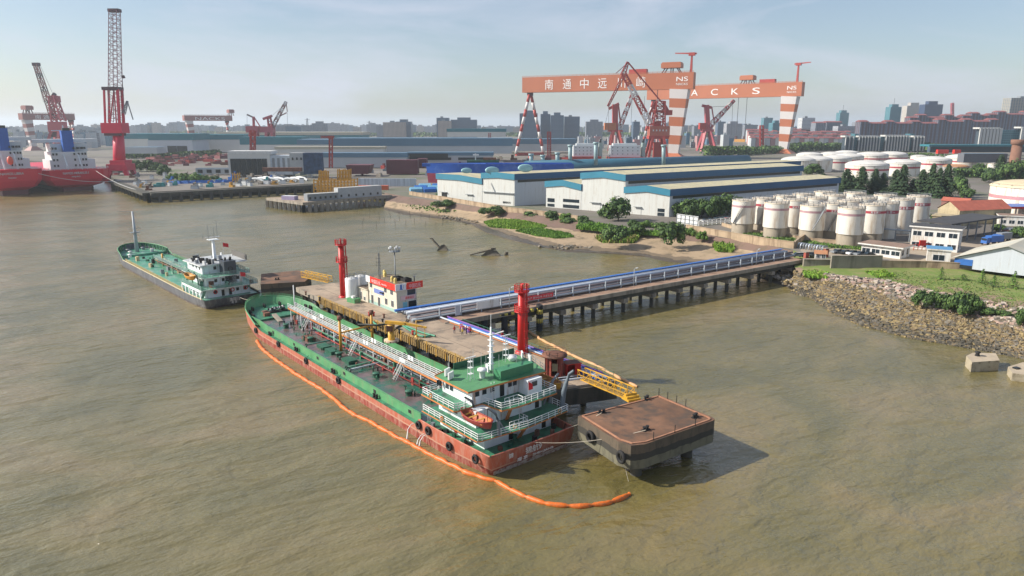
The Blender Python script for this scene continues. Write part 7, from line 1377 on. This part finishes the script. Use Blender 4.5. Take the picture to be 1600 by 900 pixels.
# ================================================================ CITY ON THE HORIZON
f1 = facade('block_pale', (.36, .37, .4)) if 0 else facade('block_pale_city', (.36, .37, .4)); f2 = facade('block_grey_city', (.22, .24, .28), fx=4, wx=.55); f3 = facade('block_warm_city', (.4, .34, .3), fx=3.6); f4 = facade('block_blue_city', (.1, .16, .24), (.03, .05, .08), 3, 3.2, .7, .6, .35); f5 = facade('glass_teal_city', (.08, .22, .26), (.04, .12, .16), 3, 3.4, .7, .6, .25); f6 = facade('brick_flats', (.085, .055, .065), (.13, .16, .22), 7.5, 3.0, .42, .8); rtr = mat('roof_red_far', (.22, .07, .07), .8, .1, .02)
def tower(u0, u1, vt, Y, m, label, cat='building', name='city_building', top=None, group='city buildings on the skyline', dp=18, cap=None, z=6):
    a, e = inv(u0, vt, Y), inv(u1, vt, Y); T = thing(name, label, cat, (a.x, Y, z), 0, group); L = e.x - a.x; h = a.z - z
    b = MB(); b.box(0, L, 0, dp, 0, h, m, top or greys); b.build('wall', T); 
    b = MB()
    if cap == 'step': b.box(L * .25, L * .75, dp * .2, dp * .8, h, h * 1.06 + 3, m)
    elif cap == 'spire': b.box(L * .2, L * .8, dp * .2, dp * .8, h, h + 8, m); b.tube((L / 2, dp / 2, h + 8), (L / 2, dp / 2, h + 26), .8, greys, 5)
    elif cap == 'pitch': b.add([(-1, -1, h), (L + 1, -1, h), (L + 1, dp + 1, h), (-1, dp + 1, h), (0, dp / 2, h + 3.2), (L, dp / 2, h + 3.2)], [(0, 1, 5, 4), (1, 2, 5), (2, 3, 4, 5), (3, 0, 4)], top or rtr)
    else: b.box(L * .3, L * .5, dp * .3, dp * .7, h, h + 4, greys)
    b.build('roof', T); return T
hand = [(487, 508, 192.5, 2300, f2, 'step'), (424, 484, 196, 2200, f2, 0), (446, 470, 197, 2100, f4, 0), (598, 632, 191, 2000, f3, 0), (618, 642, 190, 2050, f4, 'step'), (588, 600, 196, 2300, f2, 0), (682, 701, 184, 2100, f4, 0), (684, 704, 189, 2000, f3, 0), (704, 745, 187, 2150, f4, 'step'), (812, 840, 177, 1900, f4, 'step'), (845, 860, 178, 1950, f4, 'step'), (861, 881, 180, 1900, f4, 'step'), (882, 906, 182, 1950, f4, 0), (916, 942, 190, 2200, f2, 'step'), (990, 1000, 190, 1900, f4, 0), (1122, 1134, 190, 2400, f4, 0), (1136, 1160, 193, 2000, f1, 'step'), (1165, 1184, 195, 2300, f2, 0), (1194, 1208, 184, 2600, f5, 0), (1208, 1222, 192, 1800, f5, 'step'), (1227, 1234, 186, 2500, f4, 0), (1254, 1274, 184, 1900, facade('white_grid_city', (.55, .57, .58), (.06, .08, .12), 3, 3.4, .6, .5), 0), (1275, 1291, 192, 1800, f2, 'pitch'), (1292, 1316, 191, 1850, f2, 'pitch'), (1313, 1327, 176, 2500, f5, 'spire'), (1338, 1352, 191, 2300, f2, 0), (1392, 1409, 167, 2200, f5, 'spire'), (1418, 1444, 165, 2300, facade('cream_grid_city', (.5, .46, .4), (.07, .09, .13), 3.4, 3.4, .5, .55), 'step'), (1446, 1474, 163, 2100, facade('dark_blue_tower', (.05, .08, .16), (.02, .03, .06), 3, 3.3, .7, .6, .3), 'step'), (1581, 1640, 153, 1700, facade('tan_tower', (.35, .32, .26), (.07, .12, .18), 6, 3.4, .6, .6, .3), 0), (1310, 1340, 197, 1750, f1, 0), (1085, 1100, 197, 2300, f2, 0), (1040, 1056, 192, 2300, f1, 0), (145, 160, 200, 2400, f2, 0)]
MN = {id(f1): 'pale', id(f2): 'grey', id(f3): 'warm grey', id(f4): 'blue-grey', id(f5): 'teal glass', id(MATS['white_grid_city']): 'white gridded', id(MATS['cream_grid_city']): 'cream gridded', id(MATS['dark_blue_tower']): 'dark blue', id(MATS['tan_tower']): 'tan'}
sq = {}
for (u0, u1, vt, Y, m, cap) in sorted(hand, key=lambda t: t[0]):
    nm = MN[id(m)]; sq[nm] = sq.get(nm, 0) + 1; tower(u0, u1, vt, Y, m, f'{nm} city tower on the skyline, {NUM[sq[nm] - 1]} {nm} one from the left', cap=cap or None, dp=30)
u = -6; i = 0; hz = []
while u < 1600 and i < 118:
    w_ = rnd.uniform(6, 18); hz.append((u, w_)); u += w_ * rnd.uniform(.8, 1.25); i += 1
for i, (u, w_) in enumerate(hz):
    vt = 200 - abs(noise.noise(Vector((u * .02, 3, 0)))) * 14 - rnd.uniform(0, 4); Y = rnd.uniform(2700, 4200)
    tower(u, u + w_, vt, Y, [f1, f2, f4, f3][i % 4], f"hazy low block far on the horizon, {ordn(i)} from the left", name='distant_block', group='hazy blocks on the horizon', cap='step' if i % 3 == 0 else None, dp=40)
# brick apartment estate
est = []
for k in range(16): est.append((1345 + 13.5 * k, 1345 + 13.5 * k + 12.5, 193 - (3 if k % 3 == 0 else 0) - (k > 8) * 3, 1500))
for k in range(15): est.append((1422 + 13.8 * k, 1422 + 13.8 * k + 13, 184 - (4 if k % 3 == 1 else 0) - (k > 5) * 3 - (k > 8) * 2, 1620))
for i, (a, e, vt, Y) in enumerate(est):
    fr = Y == 1500; T = tower(a, e, vt, Y, f6, f"red-roofed brick apartment block, {'front' if fr else 'rear'} row, {NUM[i if fr else i - 16]} from the left", 'apartment block', 'apartment_block', rtr, 'brick apartment estate', 22, 'pitch')
# colonnaded offices
colw = mat('colonnade_white', (.5, .5, .48), .7); 
for i, (a, e, vt) in enumerate(((1321, 1333, 213), (1342, 1374, 213), (1384, 1420, 212), (1428, 1443, 213), (1531, 1562, 200), (1596, 1640, 199))):
    c = PX(1180 if i < 4 else 1050, (a + e) / 2, 236, 'colonnade_office', f'office block with white columns below the brick estate, {ORD[i]}', 'building', 'white-columned offices'); c.part('wall', [('box', a, vt + 1, e, 236, 14, mat('office_dark', (.05, .07, .09), .4), 8)]); c.part('roof', [('box', a - .5, vt - 1, e + .5, vt + 1.5, 16, colw, 8)])
    n = max(2, int((e - a) / 4.5))
    for k in range(n + 1): u = a + (e - a) * k / n; c.part('column', [('box', u - .8, vt, u + .8, 236, 2, colw)])
for i, (a, e, vt) in enumerate(((1333, 1342, 209), (1374, 1384, 214), (1419, 1429, 209), (1562, 1596, 203))): pbox(a, vt, e, 236, 1190 if i < 3 else 1060, 14, 'glass_office', f'teal glass office link between the white-columned blocks, {ORD[i]}', 'building', f5, group='glass office links')
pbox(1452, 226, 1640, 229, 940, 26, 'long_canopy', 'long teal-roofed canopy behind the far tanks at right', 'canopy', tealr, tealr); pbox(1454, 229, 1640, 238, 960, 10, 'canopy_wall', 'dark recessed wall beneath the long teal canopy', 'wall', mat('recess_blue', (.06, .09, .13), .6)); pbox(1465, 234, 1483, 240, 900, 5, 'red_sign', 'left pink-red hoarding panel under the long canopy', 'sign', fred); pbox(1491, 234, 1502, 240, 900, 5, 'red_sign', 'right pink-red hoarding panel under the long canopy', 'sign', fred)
pbox(1505, 240, 1575, 254, 700, 16, 'low_depot', 'low dark grey depot hall beyond the old chimney', 'building', mat('depot_dark', (.12, .13, .15), .7), slate)
# rows of small houses
for i in range(84):
    r_ = i % 4; u = 1168 + (i // 4) * 7.6 + r_ * 2; Y = [1900, 1720, 1560, 1420][r_]; vt = [203, 206.5, 211, 216][r_] + rnd.uniform(-1, 1)
    if u > 1336: continue
    tower(u, u + 7, vt, Y, [ww2, mat('house_pink', (.38, .22, .22), .8), ww][i % 3], f"small {['grey', 'pink', 'white'][i % 3]} red-roofed house, {['farthest', 'third', 'second', 'nearest'][r_]} row, {NUM[i // 4]} from the left", 'house', 'small_house', rtr, 'low red-roofed housing', 12, 'pitch')
for i in range(26):
    u = 20 + i * 6.2 + rnd.uniform(-2, 2); tower(u, u + rnd.uniform(5, 9), 206 + rnd.uniform(-3, 8), rnd.uniform(1300, 1900), [ww2, f2, slate][i % 3], f'small hazy building behind the red ships, {NUM[i]} from the left', 'building', 'small_building', slate, 'hazy buildings behind the red-hulled ships', 20)
for i in range(30):
    u = 905 + i * 8 + rnd.uniform(-2, 2); tower(u, u + rnd.uniform(5, 10), 212 + rnd.uniform(-4, 10), rnd.uniform(1350, 1700), [ww2, slate, f1, mat('house_pink', (.38, .22, .22), .8)][i % 4], f'low works building beneath the gantry cranes, {NUM[i]} from the left', 'building', 'works_building', [slate, tealr, rtr][i % 3], 'works buildings below the gantries', 20)
# ================================================================ TREES AND BUSHES
TG = [mat('leaf_mid', (.055, .11, .025), .8, .3, 1), mat('leaf_light', (.1, .17, .035), .8, .3, 1), mat('leaf_dark', (.025, .055, .018), .8, .3, 1)]
TY = [mat('leaf_bright', (.13, .24, .03), .8, .2, 1), TG[1], TG[0]]; TCf = [mat('needle_dark', (.022, .05, .02), .85, .3, 1), mat('needle_mid', (.04, .075, .025), .85, .3, 1), TG[2]]
bark = mat('bark', (.08, .06, .045), .9)
def crown_mesh(seed, ms, kind='round', n=2300):
    r = random.Random(seed); b = MB(); cl = []
    if kind == 'round':
        for _ in range(26): a = r.random() * 6.28; e = r.uniform(-.3, 1.4); q = r.uniform(.35, .78); cl.append((Vector((math.cos(a) * math.cos(e), math.sin(a) * math.cos(e), .15 + .8 * math.sin(e))) * q, r.uniform(.22, .42)))
        for i in range(n):
            c, s = r.choice(cl); d = Vector((r.gauss(0, 1), r.gauss(0, 1), r.gauss(0, 1))).normalized() * s * r.uniform(.55, 1.08); p = c + d; p.z = max(p.z, -.25) * .82
            k = r.uniform(.04, .085); u = d.cross(Vector((r.random(), r.random(), 1))).normalized() * k; v = d.cross(u).normalized() * k * r.uniform(.6, 1)
            b.add([p - u - v, p + u - v * .4, p + u * .6 + v, p - u * .7 + v * .8], [(0, 1, 2, 3)], r.choices(ms, (5, 3, 3))[0])
    else:
        for i in range(n):
            t = r.random() ** 1.25; a = r.random() * 6.28; tier = (t * 9) % 1; R0 = (1 - t) ** .85 * (.2 + .24 * (1 - tier)) + .015; q = R0 * r.uniform(.35, 1.15) * (1 + .3 * math.sin(a * 3 + seed + t * 9) + .2 * math.sin(a * 5 + t * 17)); p = Vector((math.cos(a) * q, math.sin(a) * q, t))
            k = r.uniform(.025, .05); u = Vector((-math.sin(a), math.cos(a), 0)) * k; v = Vector((math.cos(a), math.sin(a), -.6)) * k * 1.4
            b.add([p - u, p + u, p + u * .3 + v, p - u * .3 + v], [(0, 1, 2, 3)], r.choices(ms, (5, 4, 2))[0])
    o = b.build('crown'); me = o.data; bpy.data.objects.remove(o); return me
CR = [crown_mesh(i, TG) for i in range(4)] + [crown_mesh(10 + i, TY) for i in range(2)]; CF = [crown_mesh(20 + i, TCf, 'cone', 1900) for i in range(3)] + [crown_mesh(30 + i, [TG[0], RD[1], TCf[1]], 'cone', 420) for i in range(2)]
def tree(u, vb, w_, h_, label, kind=0, cat='tree', name=None, group=None, z=6, vz=None):
    p = at(u, vb, z); k = p.y / F; W_ = w_ * k / 2; H_ = h_ * k; con = kind >= 10; name = name or ('bush' if cat == 'bush' else ('conifer' if con else 'broadleaf_tree'))
    T = thing(name, label, cat, p, rnd.random() * 6.28, group); me = CF[kind - 10] if con else CR[kind]; o = bpy.data.objects.new('crown', me); COL.objects.link(o); o.parent = T
    if con: o.scale = (W_ / .33, W_ / .33, H_ * .97); o.location = (0, 0, H_ * .03)
    elif cat == 'bush': o.scale = (W_ * 1.1, W_ * 1.1, H_ / .85); o.location = (0, 0, H_ * .15)
    else: o.scale = (W_ * 1.15, W_ * 1.15, H_ * .85); o.location = (0, 0, H_ * .28)
    b = MB(); b.tube((0, 0, -.2), (0, 0, H_ * (.85 if con else .45)), max(.1, H_ * .03), bark, 6, max(.04, H_ * .012))
    if not con and cat != 'bush':
        for a in range(4): b.tube((0, 0, H_ * .28), (math.cos(a * 1.6) * W_ * .5, math.sin(a * 1.6) * W_ * .5, H_ * .6), H_ * .015, bark, 5, H_ * .005)
    b.build('trunk' if cat != 'bush' else 'stem', T)
tree(966, 345, 46, 38, 'round dark green tree in front of the white warehouse gables', 0); tree(947, 340, 26, 18, 'smaller tree left of the round tree by the warehouse gables', 2)
for i, (u, v, w_, h_) in enumerate(((1056, 338, 26, 22), (1076, 340, 34, 32), (1096, 340, 34, 34), (1116, 338, 34, 34), (1136, 336, 32, 34), (1154, 333, 26, 28))): tree(u, v, w_, h_, f'tree in the dense dark hedge row beside the warehouse, {ORD[i]}', i % 4, group='hedge row beside the warehouse')
for i, (u, v, w_, h_) in enumerate(((1198, 312, 24, 16), (1216, 311, 28, 18), (1234, 309, 24, 16))): tree(u, v, w_, h_, f'bright green treetop just behind the near tank group, {ORD[i]}', 4 + i % 2)
tree(1269, 273, 32, 18, 'round dark tree between the warehouse ends and the far tanks', 3)
for i, (u, v, w_, h_, k) in enumerate(((1048, 377, 44, 30, 1), (962, 373, 44, 22, 2), (995, 365, 30, 14, 0), (1097, 373, 20, 12, 4), (1078, 368, 22, 12, 5), (1030, 360, 26, 12, 1), (1072, 366, 18, 10, 3))): tree(u, v, w_, h_, ['large round green bush at the head of the sandy bay', 'wide bush on the bank below the round tree', 'low bush on the bank between two larger bushes', 'small bright bush right of the large round one', 'low bright bush tucked behind the large round one', 'low dark shrub left of the large round bush', 'tiny dark shrub above the sand near the tan wall'][i], k, 'bush', z=5)
for i, (u, v, w_, h_) in enumerate(((774, 334, 38, 11), (757, 333, 22, 9), (832, 339, 32, 9), (700, 322, 26, 10), (682, 323, 24, 8), (725, 320, 24, 8), (868, 345, 24, 8), (890, 349, 30, 9), (915, 352, 26, 9))): tree(u, v, w_, h_, f'low dark shrub on the slope below the boundary wall, {NUM[i]} of nine', [0, 2, 1, 3][i % 4], 'bush', group='shrubs below the boundary wall', z=4.6)
for i, (u, v, w_, h_) in enumerate(((727, 310, 20, 10), (743, 312, 20, 9), (712, 310, 16, 7), (690, 307, 20, 8), (755, 314, 14, 7))): tree(u, v, w_, h_, f'shrub between the boundary wall and the low warehouse, {NUM[i]} of five', [4, 0, 1, 2, 0][i], 'bush', group='shrubs before the low warehouse')
for i, (u, v, w_, h_) in enumerate(((862, 340, 24, 10), (884, 343, 24, 10), (910, 346, 22, 9), (1010, 355, 26, 10), (1035, 357, 22, 9), (990, 353, 20, 10))): tree(u, v, w_, h_, f'green shrub along the foot of the warehouse gables, {NUM[i]} of six', [0, 4, 1, 5, 0, 2][i], 'bush', group='shrubs at the warehouse gables')
for i, (u, v, w_, h_) in enumerate(((1438, 474, 28, 20), (1456, 477, 30, 22), (1474, 480, 28, 20), (1500, 485, 44, 33), (1522, 487, 30, 26), (1545, 490, 26, 10), (1568, 493, 24, 9), (1598, 508, 26, 26))): tree(u, v, w_, h_, f'leafy green bush along the edge of the rocky slope, {ORD[i]}', [0, 1, 0, 2, 1, 3, 2, 0][i], 'bush', group='bushes along the rocky slope', z=4.6)
for i, (u, v, w_, h_) in enumerate(((1470, 436, 14, 20), (1505, 437, 16, 9), (1534, 441, 14, 22), (1552, 447, 14, 18), (1583, 450, 16, 28))): tree(u, v, w_, h_, f'thin young feathery tree on the meadow, {ORD[i]}', 13 + i % 2, 'tree', 'young_tree', 'young trees on the meadow', z=4.9)
con = [(1284, 299, 26, 28), (1307, 300, 28, 24), (1321, 302, 30, 38), (1344, 303, 30, 42), (1365, 302, 24, 38), (1378, 302, 24, 32), (1397, 305, 26, 40), (1408, 306, 30, 48), (1438, 307, 28, 42), (1453, 308, 26, 52), (1464, 309, 24, 46), (1476, 309, 26, 52), (1330, 300, 20, 26), (1425, 305, 20, 26)]
for i, (u, v, w_, h_) in enumerate(sorted(con)): tree(u, v, w_, h_, f'dark pointed conifer behind the near tank group, {NUM[i]} from the left', 10 + i % 3, group='conifers behind the near tank group')
for i, (u, v, w_, h_, k) in enumerate(((1497, 304, 34, 30, 3), (1512, 312, 22, 18, 0), (1560, 280, 26, 38, 11), (1545, 285, 26, 20, 2), (1572, 284, 34, 30, 0), (1592, 284, 36, 38, 2), (1610, 284, 36, 36, 3), (1528, 272, 18, 18, 1), (1545, 268, 18, 14, 3))): tree(u, v, w_, h_, f'dark tree between the far tanks and the old chimney, {NUM[i]} of nine', k, group='trees around the old chimney')
for i, (u, v, w_, h_) in enumerate(((1592, 372, 26, 22), (1560, 362, 20, 14), (1455, 349, 14, 10), (1400, 395, 16, 6))): tree(u, v, w_, h_, ['dark tree beneath the edge of the filling station canopy', 'small tree between the depot canopy and the filling station', 'small shrub in front of the old tan hall', 'low shrub beside the long white office'][i], 2, 'tree' if i < 2 else 'bush')
for i, (u, v, w_, h_, k) in enumerate(((212, 268, 22, 18, 0), (230, 268, 26, 19, 1), (245, 268, 22, 17, 2), (257, 274, 24, 18, 3), (200, 266, 18, 16, 1), (272, 284, 24, 13, 4), (288, 285, 28, 14, 4), (305, 285, 26, 14, 5), (320, 284, 20, 10, 4), (335, 283, 18, 8, 1))): tree(u, v, w_, h_, f"{'dark tree' if i < 5 else 'bright bush'} on the left shipyard quay, {NUM[i if i < 5 else i - 5]} of five", k, 'tree' if i < 5 else 'bush', group='greenery on the shipyard quay')
def belt(name, pts, n, h, ms, size, wd=14):
    P = [at(u, v, 6) for u, v in pts]; b = MB(); seg = [(p, q) for p, q in zip(P, P[1:])]
    for i in range(n):
        p, q = rnd.choice(seg); c = p.lerp(q, rnd.random()) + Vector((0, rnd.uniform(-wd, wd), 0)); hh = h * (1 + .4 * noise.noise(c * .03)) * rnd.random() ** .6; s = size * rnd.uniform(.6, 1.2); a = rnd.random() * 3.1; m = rnd.choice(ms)
        u = Vector((math.cos(a), math.sin(a), 0)) * s; v = Vector((rnd.uniform(-.3, .3), rnd.uniform(-.3, .3), 1)) * s * .8; c = c + Vector((rnd.gauss(0, 3), 0, hh)); b.add([c - u - v, c + u - v * .6, c + u * .7 + v, c - u * .8 + v * .8], [(0, 1, 2, 3)], m)
    struct(b.build(name), 'stuff')
belt('tree_belt', [(1100, 243), (1150, 243), (1200, 240), (1240, 238)], 3500, 11, TG, 1.6); belt('tree_belt', [(1235, 236), (1300, 235), (1380, 236), (1470, 238)], 7000, 13, TG, 1.7, 20); belt('tree_belt', [(1490, 276), (1540, 278), (1640, 284)], 1500, 7, TG, 1.2, 6)
belt('distant_woodland', [(0, 214), (140, 212), (320, 210), (600, 214), (900, 213), (1100, 214), (1180, 213)], 9000, 14, TG, 4, 60); belt('distant_woodland', [(0, 206), (400, 205), (800, 206), (1200, 206), (1600, 206)], 9000, 22, TG, 8, 120)
belt('tree_belt', [(196, 248), (260, 246), (340, 243)], 1600, 7, TG, 1.4, 8); belt('tree_belt', [(1300, 250), (1400, 246), (1500, 250), (1560, 256)], 1200, 6, TG, 1.2, 10); belt('yard_shrubs', [(1400, 350), (1440, 346), (1455, 344)], 700, 3, TG, .6, 3); belt('yard_shrubs', [(1380, 392), (1300, 386), (1230, 376), (1180, 366)], 2500, .7, TY, .35, 1.2)
belt('yard_shrubs', [(1100, 330), (1150, 325), (1250, 318)], 600, 2.5, TG, .7, 3); belt('reed_fringe', [(640, 322), (700, 333)], 200, 1, TY, .4, 2)
# ================================================================ HAZE
hm = bpy.data.materials.new('haze_air'); hm.use_nodes = True; n, l = hm.node_tree.nodes, hm.node_tree.links
for x in list(n):
    if x.type != 'OUTPUT_MATERIAL': n.remove(x)
pv = n.new('ShaderNodeVolumePrincipled'); pv.inputs['Color'].default_value = (.8, .9, 1, 1); pv.inputs['Density'].default_value = .00009; pv.inputs['Anisotropy'].default_value = .3
out = [x for x in n if x.type == 'OUTPUT_MATERIAL'][0]; l.new(pv.outputs[0], out.inputs['Volume'])
b = MB(); b.box(-23000, 23000, -400, 20000, -8, 210, hm); struct(b.build('haze'), 'stuff')
